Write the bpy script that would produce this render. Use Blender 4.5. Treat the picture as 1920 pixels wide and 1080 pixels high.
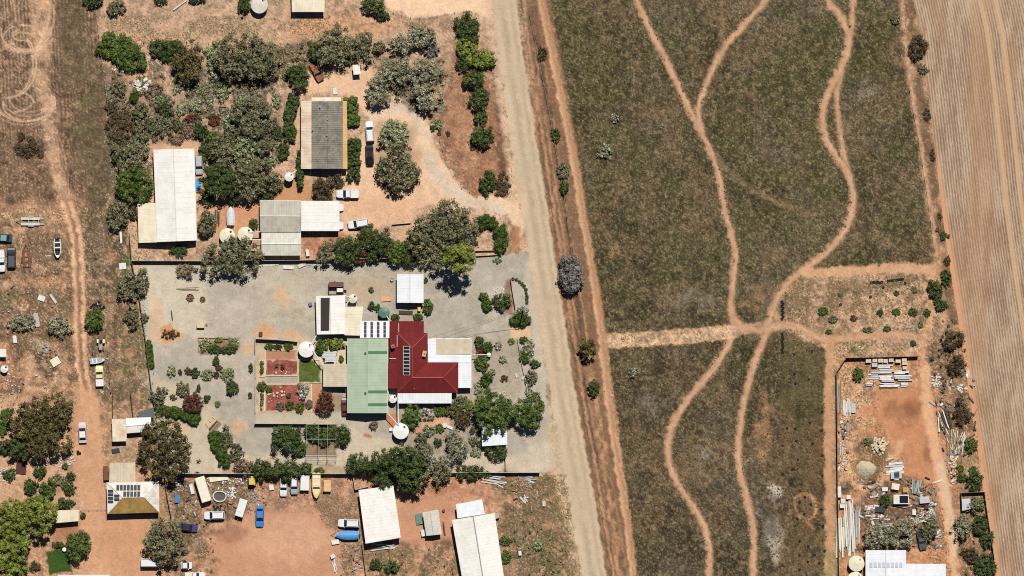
import bpy, math, random
import numpy as np
from mathutils import Vector

# ------------------------------------------------------------------ camera, sky, sun, exposure
scene = bpy.context.scene
for o in list(bpy.data.objects):
    bpy.data.objects.remove(o, do_unlink=True)
COL = scene.collection
CAM_H = 1500.0
cam_data = bpy.data.cameras.new('camera')
cam = bpy.data.objects.new('camera', cam_data)
COL.objects.link(cam)
cam.location = (0, 0, CAM_H)
cam.rotation_euler = (0, 0, 0)
cam_data.sensor_width = 36
cam_data.lens = 36 * CAM_H / 240.0
cam_data.clip_start = 10
cam_data.clip_end = 6000
scene.camera = cam

SUN_EL = math.radians(60)
SUN_AZ = math.radians(13.5)          # clockwise from +Y
world = bpy.data.worlds.new('World')
scene.world = world
world.use_nodes = True
wn = world.node_tree
wn.nodes.clear()
sky = wn.nodes.new('ShaderNodeTexSky')
sky.sky_type = 'NISHITA'
sky.sun_disc = False
sky.sun_elevation = SUN_EL
sky.sun_rotation = SUN_AZ
sky.air_density = 0.5               # dry clear inland air: deep shade
sky.dust_density = 0.2
bg = wn.nodes.new('ShaderNodeBackground')
bg.inputs['Strength'].default_value = 0.05
wo = wn.nodes.new('ShaderNodeOutputWorld')
wn.links.new(sky.outputs[0], bg.inputs[0])
wn.links.new(bg.outputs[0], wo.inputs[0])
sun_data = bpy.data.lights.new('sun', 'SUN')
sun_data.energy = 5.0
sun_data.angle = math.radians(0.5)
sun_data.color = (1.0, 0.965, 0.91)
sun = bpy.data.objects.new('sun', sun_data)
COL.objects.link(sun)
d = Vector((-math.sin(SUN_AZ) * math.cos(SUN_EL), -math.cos(SUN_AZ) * math.cos(SUN_EL), -math.sin(SUN_EL)))
sun.rotation_euler = d.to_track_quat('-Z', 'Y').to_euler()
sun.location = (60, 200, 400)
scene.view_settings.view_transform = 'Standard'
scene.view_settings.look = 'None'
scene.view_settings.exposure = 0.0
scene.view_settings.gamma = 1.0
scene.view_settings.use_curve_mapping = False
scene.cycles.use_denoising = False
scene.cycles.filter_width = 1.05
scene.cycles.max_bounces = 4
scene.cycles.diffuse_bounces = 1

# ------------------------------------------------------------------ helpers
S = 8.0                               # photograph pixels per metre on the ground
UNIT = 1.38                           # picture value of a white sheet lying in the sun
rng = np.random.default_rng(11)
random.seed(5)

def X(px): return (px - 960.0) / S
def Y(py): return (540.0 - py) / S
def P(px, py, z=0.0):
    return Vector((X(px), Y(py), z))

def lin(c):
    c = np.asarray(c, dtype=float) / 255.0
    return np.where(c <= 0.04045, c / 12.92, ((c + 0.055) / 1.055) ** 2.4)
def alb(c):
    return np.clip(lin(c) / UNIT, 0.004, 0.86)

MATS = {}
def mt(name, c, rough=0.7, var=0.12, scale=1.2, metal=0.0, stain=None, stain_amt=0.0, stain_scale=0.35, bump=0.0, spec=0.3, sheets=0.0):
    """procedural paint / metal / timber: base colour broken by noise, optional blotches of a second colour"""
    if name in MATS: return MATS[name]
    m = bpy.data.materials.new(name); m.use_nodes = True
    nt = m.node_tree; N = nt.nodes; L = nt.links
    b = N['Principled BSDF']
    b.inputs['Roughness'].default_value = rough
    b.inputs['Metallic'].default_value = metal
    b.inputs['Specular IOR Level'].default_value = spec
    geo = N.new('ShaderNodeNewGeometry')
    tex = N.new('ShaderNodeTexNoise'); tex.inputs['Scale'].default_value = scale; tex.inputs['Detail'].default_value = 5
    L.new(geo.outputs['Position'], tex.inputs['Vector'])
    mr = N.new('ShaderNodeMapRange')
    mr.inputs[1].default_value = 0.3; mr.inputs[2].default_value = 0.7
    mr.inputs[3].default_value = 1 - var; mr.inputs[4].default_value = 1 + var
    L.new(tex.outputs['Fac'], mr.inputs[0])
    base = N.new('ShaderNodeRGB'); a = alb(c); base.outputs[0].default_value = (*a, 1)
    src = base.outputs[0]
    if stain is not None:
        t2 = N.new('ShaderNodeTexNoise'); t2.inputs['Scale'].default_value = stain_scale; t2.inputs['Detail'].default_value = 6
        t2.inputs['Roughness'].default_value = 0.65
        L.new(geo.outputs['Position'], t2.inputs['Vector'])
        r2 = N.new('ShaderNodeMapRange'); r2.inputs[1].default_value = 0.46; r2.inputs[2].default_value = 0.66
        r2.inputs[3].default_value = 0; r2.inputs[4].default_value = stain_amt
        L.new(t2.outputs['Fac'], r2.inputs[0])
        mx = N.new('ShaderNodeMixRGB'); L.new(r2.outputs[0], mx.inputs[0]); L.new(src, mx.inputs[1])
        mx.inputs[2].default_value = (*alb(stain), 1); src = mx.outputs[0]
    mul = N.new('ShaderNodeMixRGB'); mul.blend_type = 'MULTIPLY'; mul.inputs[0].default_value = 1
    L.new(src, mul.inputs[1]); L.new(mr.outputs[0], mul.inputs[2])
    out = mul.outputs[0]
    if sheets:
        dv = N.new('ShaderNodeVectorMath'); dv.operation = 'DIVIDE'; dv.inputs[1].default_value = (0.82, 2.9, 50.0); L.new(geo.outputs['Position'], dv.inputs[0])
        fl = N.new('ShaderNodeVectorMath'); fl.operation = 'FLOOR'; L.new(dv.outputs[0], fl.inputs[0])
        wh = N.new('ShaderNodeTexWhiteNoise'); wh.noise_dimensions = '2D'; L.new(fl.outputs[0], wh.inputs['Vector'])
        r3 = N.new('ShaderNodeMapRange'); r3.inputs[3].default_value = 1 - sheets; r3.inputs[4].default_value = 1 + sheets * 0.5; L.new(wh.outputs['Value'], r3.inputs[0])
        m3 = N.new('ShaderNodeMixRGB'); m3.blend_type = 'MULTIPLY'; m3.inputs[0].default_value = 1; L.new(out, m3.inputs[1]); L.new(r3.outputs[0], m3.inputs[2]); out = m3.outputs[0]
    L.new(out, b.inputs['Base Color'])
    if bump:
        bp = N.new('ShaderNodeBump'); bp.inputs['Strength'].default_value = bump; bp.inputs['Distance'].default_value = 0.05
        L.new(tex.outputs['Fac'], bp.inputs['Height']); L.new(bp.outputs[0], b.inputs['Normal'])
    MATS[name] = m
    return m

def attr_mat(name, rough, spec, fine_scale, fine_amt, bump):
    m = bpy.data.materials.new(name); m.use_nodes = True
    nt = m.node_tree; N = nt.nodes; L = nt.links
    b = N['Principled BSDF']; b.inputs['Roughness'].default_value = rough; b.inputs['Specular IOR Level'].default_value = spec
    at = N.new('ShaderNodeAttribute'); at.attribute_name = 'col'
    geo = N.new('ShaderNodeNewGeometry')
    tex = N.new('ShaderNodeTexNoise'); tex.inputs['Scale'].default_value = fine_scale; tex.inputs['Detail'].default_value = 4
    L.new(geo.outputs['Position'], tex.inputs['Vector'])
    mr = N.new('ShaderNodeMapRange'); mr.inputs[1].default_value = 0.25; mr.inputs[2].default_value = 0.75
    mr.inputs[3].default_value = 1 - fine_amt; mr.inputs[4].default_value = 1 + fine_amt
    L.new(tex.outputs['Fac'], mr.inputs[0])
    mul = N.new('ShaderNodeMixRGB'); mul.blend_type = 'MULTIPLY'; mul.inputs[0].default_value = 1
    L.new(at.outputs['Color'], mul.inputs[1]); L.new(mr.outputs[0], mul.inputs[2])
    L.new(mul.outputs[0], b.inputs['Base Color'])
    if bump:
        bp = N.new('ShaderNodeBump'); bp.inputs['Strength'].default_value = bump; bp.inputs['Distance'].default_value = 0.08
        L.new(tex.outputs['Fac'], bp.inputs['Height']); L.new(bp.outputs[0], b.inputs['Normal'])
    return m

def mesh_np(name, verts, faces, cols=None):
    """faces: (n,k) int array; cols: per-vertex linear rgb"""
    me = bpy.data.meshes.new(name)
    nv, (nf, k) = len(verts), faces.shape
    me.vertices.add(nv); me.vertices.foreach_set('co', np.ascontiguousarray(verts, dtype=np.float32).ravel())
    me.loops.add(nf * k); me.loops.foreach_set('vertex_index', np.ascontiguousarray(faces, dtype=np.int32).ravel())
    me.polygons.add(nf)
    me.polygons.foreach_set('loop_start', np.arange(0, nf * k, k, dtype=np.int32))
    me.update(calc_edges=True)
    if cols is not None:
        a = me.color_attributes.new('col', 'FLOAT_COLOR', 'POINT')
        c4 = np.ones((nv, 4), dtype=np.float32); c4[:, :3] = cols
        a.data.foreach_set('color', c4.ravel())
    return me

class MB:
    """collects shapes; build() links them as one mesh object"""
    def __init__(s): s.v = []; s.f = []; s.m = []; s.cur = 0
    def add(s, vs, fs):
        n = len(s.v); s.v += [tuple(v) for v in vs]
        for f in fs: s.f.append(tuple(i + n for i in f)); s.m.append(s.cur)
        return s
    def box(s, cx, cy, z0, z1, sx, sy, rot=0.0, taper=1.0):
        c, sn = math.cos(rot), math.sin(rot); vs = []
        for z, t in ((z0, 1), (z1, taper)):
            for a, b in ((-1, -1), (1, -1), (1, 1), (-1, 1)):
                x, y = a * sx / 2 * t, b * sy / 2 * t
                vs.append((cx + x * c - y * sn, cy + x * sn + y * c, z))
        return s.add(vs, [(3, 2, 1, 0), (4, 5, 6, 7), (0, 1, 5, 4), (1, 2, 6, 5), (2, 3, 7, 6), (3, 0, 4, 7)])
    def prism(s, poly, z0, z1):
        n = len(poly)
        vs = [(p[0], p[1], z0) for p in poly] + [(p[0], p[1], z1) for p in poly]
        return s.add(vs, [tuple(range(n))[::-1], tuple(range(n, 2 * n))] + [(i, (i + 1) % n, n + (i + 1) % n, n + i) for i in range(n)])
    def slab(s, poly3, t):
        n = len(poly3)
        vs = [tuple(p) for p in poly3] + [(p[0], p[1], p[2] - t) for p in poly3]
        return s.add(vs, [tuple(range(n)), tuple(range(2 * n - 1, n - 1, -1))] + [(i, n + i, n + (i + 1) % n, (i + 1) % n) for i in range(n)])
    def cyl(s, x, y, z0, z1, r0, r1=None, n=16):
        r1 = r0 if r1 is None else r1
        vs = []
        for z, r in ((z0, r0), (z1, r1)):
            vs += [(x + r * math.cos(2 * math.pi * i / n), y + r * math.sin(2 * math.pi * i / n), z) for i in range(n)]
        return s.add(vs, [tuple(range(n))[::-1], tuple(range(n, 2 * n))] + [(i, (i + 1) % n, n + (i + 1) % n, n + i) for i in range(n)])
    def lathe(s, x, y, prof, n=24):
        vs = []
        for r, z in prof: vs += [(x + r * math.cos(2 * math.pi * i / n), y + r * math.sin(2 * math.pi * i / n), z) for i in range(n)]
        fs = [(k * n + i, k * n + (i + 1) % n, (k + 1) * n + (i + 1) % n, (k + 1) * n + i) for k in range(len(prof) - 1) for i in range(n)]
        fs.append(tuple(range((len(prof) - 1) * n, len(prof) * n)))
        return s.add(vs, fs)
    def tube(s, p0, p1, r, n=6, r1=None):
        p0, p1 = Vector(p0), Vector(p1); r1 = r if r1 is None else r1
        ax = (p1 - p0)
        if ax.length < 1e-6: return s
        ax.normalize()
        u = ax.orthogonal().normalized(); w = ax.cross(u); vs = []
        for p, rr in ((p0, r), (p1, r1)):
            for i in range(n):
                a = 2 * math.pi * i / n; q = p + u * (rr * math.cos(a)) + w * (rr * math.sin(a)); vs.append(tuple(q))
        return s.add(vs, [tuple(range(n))[::-1], tuple(range(n, 2 * n))] + [(i, (i + 1) % n, n + (i + 1) % n, n + i) for i in range(n)])
    def path(s, pts, r, n=6):
        for a, b in zip(pts[:-1], pts[1:]): s.tube(a, b, r, n)
        return s
    def loft(s, rings, cap=True):
        n = len(rings[0]); vs = [p for r in rings for p in r]; fs = []
        for k in range(len(rings) - 1):
            for i in range(n):
                fs.append((k * n + i, k * n + (i + 1) % n, (k + 1) * n + (i + 1) % n, (k + 1) * n + i))
        if cap: fs += [tuple(range(n))[::-1], tuple(range((len(rings) - 1) * n, len(rings) * n))]
        return s.add(vs, fs)
    def build(s, name, mats, parent=None, local=True, smooth=False):
        me = bpy.data.meshes.new(name)
        off = Vector((0, 0, 0))
        if parent is not None and not local:
            q = parent
            while q is not None: off += Vector(q.location); q = q.parent
        me.from_pydata([(v[0] - off.x, v[1] - off.y, v[2] - off.z) for v in s.v], [], s.f)
        mats = mats if isinstance(mats, (list, tuple)) else [mats]
        for m in mats: me.materials.append(m)
        if len(mats) > 1: me.polygons.foreach_set('material_index', s.m)
        if smooth: me.polygons.foreach_set('use_smooth', [True] * len(me.polygons))
        me.update()
        o = bpy.data.objects.new(name, me); COL.objects.link(o)
        if parent is not None: o.parent = parent
        return o

def tag(o, label, cat, group=None, kind=None):
    if label: o['label'] = label
    if cat: o['category'] = cat
    if group: o['group'] = group
    if kind: o['kind'] = kind
    return o
def thing(name, label, cat, loc=(0, 0, 0), rz=0.0, group=None):
    o = bpy.data.objects.new(name, None); COL.objects.link(o)
    o['kind'] = 'thing'; o.empty_display_size = 0.3; o.location = loc; o.rotation_euler = (0, 0, rz)
    return tag(o, label, cat, group)
def dup(root, loc, rz, label=None, scale=None):
    r = root.copy(); COL.objects.link(r); r.location = loc; r.rotation_euler = (0, 0, rz)
    if scale: r.scale = scale
    if label: r['label'] = label
    for ch in list(root.children):
        c = ch.copy(); COL.objects.link(c); c.parent = r
        for g in list(ch.children):
            e = g.copy(); COL.objects.link(e); e.parent = c
    return r
def crv(pts, n=6):
    """Catmull-Rom through the points"""
    pts = [np.array(p, float) for p in pts]
    if len(pts) < 3: return [tuple(p) for p in pts]
    ext = [2 * pts[0] - pts[1]] + pts + [2 * pts[-1] - pts[-2]]; out = []
    for i in range(1, len(ext) - 2):
        p0, p1, p2, p3 = ext[i - 1:i + 3]
        for k in range(n):
            t = k / n
            out.append(tuple(0.5 * ((2 * p1) + (-p0 + p2) * t + (2 * p0 - 5 * p1 + 4 * p2 - p3) * t * t + (-p0 + 3 * p1 - 3 * p2 + p3) * t ** 3)))
    out.append(tuple(pts[-1]))
    return out

# ------------------------------------------------------------------ ground: soil colours worked out on a 0.25 m lattice
GX = np.arange(-64, 1985, 2.0); GY = np.arange(-48, 1129, 2.0)
NX, NY = len(GX), len(GY)
PX, PY = np.meshgrid(GX, GY)
def vnoise(x, y, sc, seed):
    r = np.random.default_rng(seed).random((257, 257))
    u, v = x / sc + 40, y / sc + 40
    iu, iv = np.floor(u).astype(int), np.floor(v).astype(int)
    fu, fv = u - iu, v - iv
    fu, fv = fu * fu * (3 - 2 * fu), fv * fv * (3 - 2 * fv)
    a, b = iu % 256, iv % 256
    return (r[b, a] * (1 - fu) + r[b, a + 1] * fu) * (1 - fv) + (r[b + 1, a] * (1 - fu) + r[b + 1, a + 1] * fu) * fv
def fbm(x, y, sc, seed, oc=4, gain=0.55):
    t, amp, tot = 0, 1.0, 0
    for k in range(oc):
        t = t + amp * vnoise(x, y, sc / 2 ** k, seed + k * 7); tot += amp; amp *= gain
    return t / tot
N64 = fbm(PX, PY, 64, 1); N24 = fbm(PX, PY, 24, 2); N8 = fbm(PX, PY, 9, 3, 2); N160 = fbm(PX, PY, 160, 4)
NB = fbm(PX, PY, 40, 5); N24b = fbm(PX, PY, 20, 6); WN = rng.random(PX.shape); WN2 = rng.random(PX.shape)
WX = PX + (fbm(PX, PY, 22, 8) - 0.5) * 26; WY = PY + (fbm(PX, PY, 22, 9) - 0.5) * 26
WSX = PX + (N8 - 0.5) * 7; WSY = PY + (fbm(PX, PY, 8, 10, 2) - 0.5) * 7
CI = np.zeros(PX.shape + (3,)); MOT = np.full(PX.shape, 0.13); ZONE = np.zeros(PX.shape, np.int8); HZ = np.zeros(PX.shape)
CI[:] = lin((206, 158, 118))
BARE = np.zeros(PX.shape)
def bare(pts, a=1.0, soft=16.0):
    sl = win(pts, 40); BARE[sl] = np.maximum(BARE[sl], np.clip(0.5 - sdf_poly(pts, sl, 2) / soft, 0, 1) * a)

def win(pts, mg):
    a = np.array([p[:2] for p in pts], float)
    x0, x1 = np.searchsorted(GX, [a[:, 0].min() - mg, a[:, 0].max() + mg]); y0, y1 = np.searchsorted(GY, [a[:, 1].min() - mg, a[:, 1].max() + mg])
    return slice(y0, y1), slice(x0, x1)
def coords(sl, warp):
    if warp == 2: return WX[sl], WY[sl]
    if warp == 1: return WSX[sl], WSY[sl]
    return PX[sl], PY[sl]
def segd(x, y, a, b):
    ax, ay = a[:2]; bx, by = b[:2]; dx, dy = bx - ax, by - ay
    t = np.clip(((x - ax) * dx + (y - ay) * dy) / max(dx * dx + dy * dy, 1e-6), 0, 1)
    return np.hypot(x - ax - t * dx, y - ay - t * dy), t
def sdf_poly(pts, sl, warp):
    x, y = coords(sl, warp); dmin = np.full(x.shape, 1e9); ins = np.zeros(x.shape, bool)
    for i in range(len(pts)):
        a, b = pts[i], pts[(i + 1) % len(pts)]
        dmin = np.minimum(dmin, segd(x, y, a, b)[0])
        with np.errstate(divide='ignore', invalid='ignore'):
            ins ^= ((a[1] > y) != (b[1] > y)) & (x < (b[0] - a[0]) * (y - a[1]) / ((b[1] - a[1]) or 1e-9) + a[0])
    return np.where(ins, -dmin, dmin)
def apply(sl, al, rgb, mot=None, zone=None, dz=None):
    al = np.clip(al, 0, 1)
    c = lin(rgb) if not isinstance(rgb, np.ndarray) else rgb[sl]
    CI[sl] = CI[sl] * (1 - al[..., None]) + c * al[..., None]
    if mot is not None: MOT[sl] = MOT[sl] * (1 - al) + mot * al
    if zone is not None: ZONE[sl] = np.where(al > 0.5, zone, ZONE[sl])
    if dz is not None: HZ[sl] = HZ[sl] * (1 - al) + dz * al
def poly(pts, rgb, a=1.0, soft=4.0, warp=2, mot=None, zone=None, noise=None, dz=None):
    sl = win(pts, 40); d = sdf_poly(pts, sl, warp)
    al = np.clip(0.5 - d / soft, 0, 1) * a
    if noise is not None: al = al * np.clip((noise[0][sl] - noise[1]) / noise[2] + 0.5, 0, 1)
    apply(sl, al, rgb, mot, zone, dz)
def line(pts, w, rgb, a=1.0, soft=3.0, warp=1, mot=None, zone=None, noise=None, smooth=True, dz=None):
    pts = crv(pts) if smooth else pts
    sl = win(pts, 40 + w); x, y = coords(sl, warp); dmin = np.full(x.shape, 1e9)
    for p, q in zip(pts[:-1], pts[1:]):
        dd, t = segd(x, y, p, q)
        hw = (p[2] + (q[2] - p[2]) * t) / 2 if len(p) > 2 else w / 2
        dmin = np.minimum(dmin, dd - hw)
    al = np.clip(0.5 - dmin / soft, 0, 1) * a
    if noise is not None: al = al * np.clip((noise[0][sl] - noise[1]) / noise[2] + 0.5, 0, 1)
    apply(sl, al, rgb, mot, zone, dz)
def blob(cx, cy, rx, ry, rgb, a=1.0, soft=0.5, noise=None, mot=None):
    sl = win([(cx - rx, cy - ry), (cx + rx, cy + ry)], 30); x, y = WX[sl], WY[sl]
    r = np.hypot((x - cx) / rx, (y - cy) / ry)
    al = np.clip((1 - r) / soft + 0.5, 0, 1) * a
    if noise is not None: al = al * np.clip((noise[0][sl] - noise[1]) / noise[2] + 0.5, 0, 1)
    apply(sl, al, rgb, mot)

# dry scrubby soil everywhere first
full = (slice(None), slice(None))
apply(full, np.clip((N64 - 0.5) * 5 + 0.3, 0, 0.8), (178, 138, 102))
apply(full, np.clip((N24 - 0.52) * 7, 0, 0.7), (150, 122, 92))

# stubble field on the left
LF = [(-80, -60), (178, -60), (180, 20), (193, 120), (205, 200), (214, 280), (214, 330), (190, 390), (180, 440), (-80, 400)]
poly(LF, (124, 95, 70), soft=6, warp=1, mot=0.2, zone=4)
rowm = 0.5 + 0.5 * np.sin((PX - PY * 0.055 + (N64 - 0.5) * 6) * 2 * np.pi / 6.5)
sl = win(LF, 0); inlf = np.clip(-sdf_poly(LF, sl, 0) / 6, 0, 1)
apply(sl, inlf * np.clip(rowm[sl] * np.clip(1.25 - PY[sl] / 330, 0, 1), 0, 1) * 0.75 * (0.4 + 0.9 * N24[sl]), (192, 152, 116))
apply(sl, inlf * (1 - rowm[sl]) * np.clip(1.4 - PY[sl] / 330, 0, 1) * 0.55, (88, 66, 48))
apply(sl, inlf * np.clip((0.42 - N8[sl]) * 6, 0, 0.6), (92, 70, 52)); apply(sl, inlf * np.clip((WN[sl] - 0.82) * 4, 0, 0.6), (196, 156, 120))
poly([(98, -60), (180, -60), (205, 200), (212, 330), (150, 330), (110, 180)], (98, 82, 58), a=0.9, soft=20, noise=(N64, 0.36, 0.3))
poly([(130, 120), (206, 190), (214, 330), (150, 340)], (96, 92, 56), a=0.6, soft=30, noise=(N24, 0.52, 0.2))
blob(52, 276, 34, 26, (74, 62, 46), 0.85, noise=(N24, 0.42, 0.3))
line([(78, -60, 30), (76, 60, 30), (80, 150, 26), (92, 230, 22), (105, 310, 22), (128, 380, 24)], 20, (218, 172, 132), a=0.9, soft=12, warp=2, noise=(N24, 0.34, 0.3))
line([(58, -60), (60, 40), (70, 120)], 8, (206, 162, 120), a=0.5, soft=6)
# spun tyre marks
def loop(cx, cy, rx, ry, a0, a1, w=3.2, rot=0.0, spiral=1.0, al=0.8):
    p = []
    for k in range(30):
        t = k / 29; a = math.radians(a0 + (a1 - a0) * t); s = 1 + (spiral - 1) * t
        x, y = rx * s * math.cos(a), ry * s * math.sin(a)
        p.append((cx + x * math.cos(rot) - y * math.sin(rot), cy + x * math.sin(rot) + y * math.cos(rot)))
    line(p, w - .6, (228, 186, 148), a=min(1, al * 1.15), soft=1.9, warp=0, smooth=False, zone=4)
for k in range(4): loop(44 + 4 * k, 196 - 5 * k, 58 - 6 * k, 38 - 3 * k, -10 - 15 * k, 170, w=2.2, al=0.55); loop(44 + 2 * k, 74 + k, 40 - 5 * k, 27 - 3 * k, -80 + 20 * k, 200, w=2.2, al=0.5)
loop(42, 72, 36, 25, -100, 240); loop(46, 74, 32, 20, 40, 300, spiral=0.6, w=2.6)
loop(52, 60, 50, 36, 20, 190); loop(40, 66, 16, 10, 60, 260, w=2.4)
loop(48, 192, 56, 36, -20, 200); loop(52, 196, 46, 30, 0, 190); loop(20, 120, 48, 62, -50, 95, w=3); loop(12, 118, 50, 66, -40, 90, w=2.6)
loop(-8, 190, 70, 24, -60, 60, w=2.6); loop(40, 30, 60, 74, -70, 40, w=2.6, al=0.6); loop(20, 20, 72, 90, -50, 45, w=2.4, al=0.6); loop(-10, 200, 110, 50, -50, 50, w=2.4, al=0.6)
for k in range(5): line([(84 + k * 5, 240), (98 + k * 6, 300), (108 + k * 5, 360), (130 + k * 4, 420)], 2.4, (214, 170, 128), a=0.7, soft=2.2)
line([(14, -60), (30, 30), (34, 60)], 2.4, (206, 166, 126), a=0.6, soft=2)
line([(100, -60), (102, 10), (98, 50), (84, 84)], 3, (214, 170, 130), a=0.7, soft=2); line([(90, -60), (94, 10), (88, 60), (72, 90)], 3, (214, 170, 130), a=0.7, soft=2)

# left lower yards, patchy weeds over orange soil
poly([(-80, 390), (130, 380), (250, 400), (285, 760), (300, 900), (330, 1140), (-80, 1140)], (196, 144, 104), soft=20, mot=0.17, zone=0)
poly([(-80, 390), (130, 380), (250, 430), (262, 560), (282, 760), (205, 760), (170, 740), (140, 720), (-80, 760)], (110, 86, 62), a=0.9, soft=14, noise=(N24, 0.40, 0.2), mot=0.3)
poly([(158, 330), (212, 320), (240, 440), (250, 490), (258, 560), (165, 560), (162, 440)], (98, 84, 58), a=0.95, soft=12, noise=(N24, 0.32, 0.25), mot=0.28)
poly([(205, 620), (270, 600), (284, 760), (212, 745)], (108, 102, 62), a=0.8, soft=10, noise=(N24b, 0.44, 0.2), mot=0.22)
poly([(228, 480), (246, 480), (252, 528), (230, 524)], (84, 104, 46), a=0.9, soft=6)
for cx, cy, r in ((20, 565, 30), (250, 540, 22), (230, 650, 24), (255, 700, 20), (130, 560, 14)): blob(cx, cy, r, r * 0.7, (92, 96, 52), 0.6, noise=(N24b, 0.45, 0.2))
blob(93, 528, 10, 11, (204, 128, 88), 0.9); blob(42, 575, 8, 20, (222, 166, 124), 0.7); blob(118, 534, 8, 10, (214, 150, 108), 0.8)
poly([(-20, 380), (120, 375), (130, 415), (60, 425), (-20, 410)], (216, 164, 120), a=0.7, soft=20, noise=(N24, 0.42, 0.25))
line([(45, 430), (45, 470), (68, 500), (90, 510)], 8, (224, 172, 130), a=0.7, soft=6, warp=2)
poly([(-30, 650), (20, 640), (30, 700), (24, 720), (-30, 740)], (200, 140, 102), a=0.9, soft=14)
blob(88, 690, 26, 24, (92, 76, 58), 0.7, noise=(N24, 0.4, 0.3)); blob(80, 650, 14, 12, (176, 160, 138), 0.7)
line([(62, 670), (52, 690), (48, 712), (60, 730), (100, 720), (108, 700)], 9, (228, 182, 138), a=0.85, soft=6, warp=2)
line([(128, 380), (142, 440), (146, 520), (148, 600), (150, 680), (160, 740), (170, 800), (172, 880), (188, 960), (210, 1020)], 24, (166, 126, 92), a=0.8, soft=10, warp=2, zone=5)
for dx in (-7, 8): line([(124 + dx, 380), (142 + dx, 440), (147 + dx, 520), (149 + dx, 600), (152 + dx, 680), (162 + dx, 740), (172 + dx, 800)], 8, (230, 176, 134), a=0.95, soft=4, warp=1, zone=5, dz=-0.03)
line([(146, 470), (149, 600), (153, 690)], 5, (150, 118, 82), a=0.7, soft=4, warp=2, noise=(N24b, 0.45, 0.2))
poly([(140, 720), (185, 740), (195, 840), (200, 960), (300, 975), (315, 1140), (160, 1140), (150, 960), (140, 850)], (216, 162, 118), a=0.95, soft=16, mot=0.08, zone=5)
blob(240, 1010, 50, 60, (210, 152, 108), 0.6)
poly([(208, 828), (262, 815), (290, 870), (205, 866)], (176, 146, 112), a=0.8, soft=10, mot=0.14)
poly([(0, 745), (70, 740), (130, 800), (140, 900), (150, 950), (-20, 960), (-20, 760)], (214, 166, 124), a=0.8, soft=14, mot=0.12)
line([(30, 860), (60, 880), (90, 862), (120, 850)], 10, (228, 184, 142), a=0.8, soft=5); line([(45, 930), (70, 925), (80, 890), (112, 880), (130, 900), (148, 930)], 8, (226, 176, 132), a=0.8, soft=5)
poly([(85, 1032), (132, 1030), (136, 1072), (92, 1078)], (62, 88, 38), soft=3, warp=1, mot=0.14, zone=7)
poly([(100, 980), (150, 980), (150, 1012), (98, 1015)], (176, 116, 78), a=0.8, soft=6, warp=1)

# northern blocks
poly([(182, -60), (930, -60), (960, 250), (975, 400), (990, 480), (245, 488), (222, 330)], (210, 168, 132), soft=8, mot=0.15, zone=0)
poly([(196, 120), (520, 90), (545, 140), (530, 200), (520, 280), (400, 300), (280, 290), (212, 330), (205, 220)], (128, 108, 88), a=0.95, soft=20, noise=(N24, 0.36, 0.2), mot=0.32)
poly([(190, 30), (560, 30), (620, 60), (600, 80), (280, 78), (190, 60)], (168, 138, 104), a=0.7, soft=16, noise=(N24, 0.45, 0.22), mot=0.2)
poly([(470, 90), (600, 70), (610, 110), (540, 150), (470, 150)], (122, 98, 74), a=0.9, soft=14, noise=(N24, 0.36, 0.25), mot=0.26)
poly([(190, 55), (350, 70), (350, 80), (280, 82), (220, 70), (275, 95), (278, 130), (240, 145), (200, 130)], (222, 176, 134), a=0.75, soft=14)
line([(268, 150), (280, 120), (276, 85), (255, 70)], 14, (224, 172, 130), a=0.8, soft=8); line([(200, 115), (215, 135), (250, 146), (280, 138)], 10, (218, 160, 120), a=0.8, soft=6)
blob(325, 165, 34, 22, (222, 176, 136), 0.7); blob(243, 198, 14, 12, (226, 176, 134), 0.9); blob(375, 180, 40, 30, (170, 148, 128), 0.6)
line([(520, 150), (512, 200), (500, 260), (520, 310)], 16, (206, 162, 124), a=0.8, soft=10)
poly([(285, 268), (372, 268), (385, 340), (372, 380), (390, 400), (385, 440), (260, 470), (250, 440), (258, 380), (280, 370)], (222, 170, 126), a=0.9, soft=8, mot=0.1)
poly([(400, 385), (486, 380), (486, 430), (408, 440)], (216, 150, 104), a=0.9, soft=8, mot=0.1)
poly([(500, 350), (575, 328), (600, 380), (490, 384)], (204, 148, 98), a=0.95, soft=8, mot=0.08)
poly([(640, -60), (905, -60), (930, -10), (925, 40), (880, 22), (780, 32), (735, 20), (712, -10)], (242, 202, 162), soft=8, mot=0.07, zone=6)
poly([(600, 24), (690, 30), (740, 45), (720, 65), (640, 60), (560, 72), (530, 60)], (220, 160, 114), a=0.85, soft=14, mot=0.1)
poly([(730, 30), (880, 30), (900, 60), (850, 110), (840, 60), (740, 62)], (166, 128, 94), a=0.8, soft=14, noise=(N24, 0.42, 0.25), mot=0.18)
poly([(560, 150), (690, 130), (720, 190), (760, 190), (800, 230), (830, 290), (862, 350), (970, 375), (985, 420), (970, 470), (950, 400), (830, 385), (770, 400), (690, 430), (640, 440), (640, 330), (690, 230), (650, 170), (560, 185)], (230, 188, 150), a=0.95, soft=12, mot=0.08, zone=6)
poly([(640, 370), (760, 370), (800, 400), (690, 430), (640, 436)], (226, 178, 138), a=0.8, soft=16)
line([(700, 215), (735, 203), (765, 208), (788, 235), (803, 275), (818, 320), (845, 358), (880, 380), (930, 393), (985, 402)], 34, (230, 196, 162), a=0.95, soft=14, warp=2)
line([(725, 206), (765, 208), (788, 235)], 11, (206, 192, 172), a=0.7, soft=12); line([(808, 300), (824, 335), (860, 370), (930, 392)], 13, (204, 194, 176), a=0.75, soft=14, warp=2)
poly([(845, 100), (900, 110), (925, 180), (945, 300), (935, 360), (890, 368), (860, 345), (830, 280), (800, 215), (830, 200)], (166, 108, 74), a=0.95, soft=10, mot=0.2, zone=0)
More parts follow.
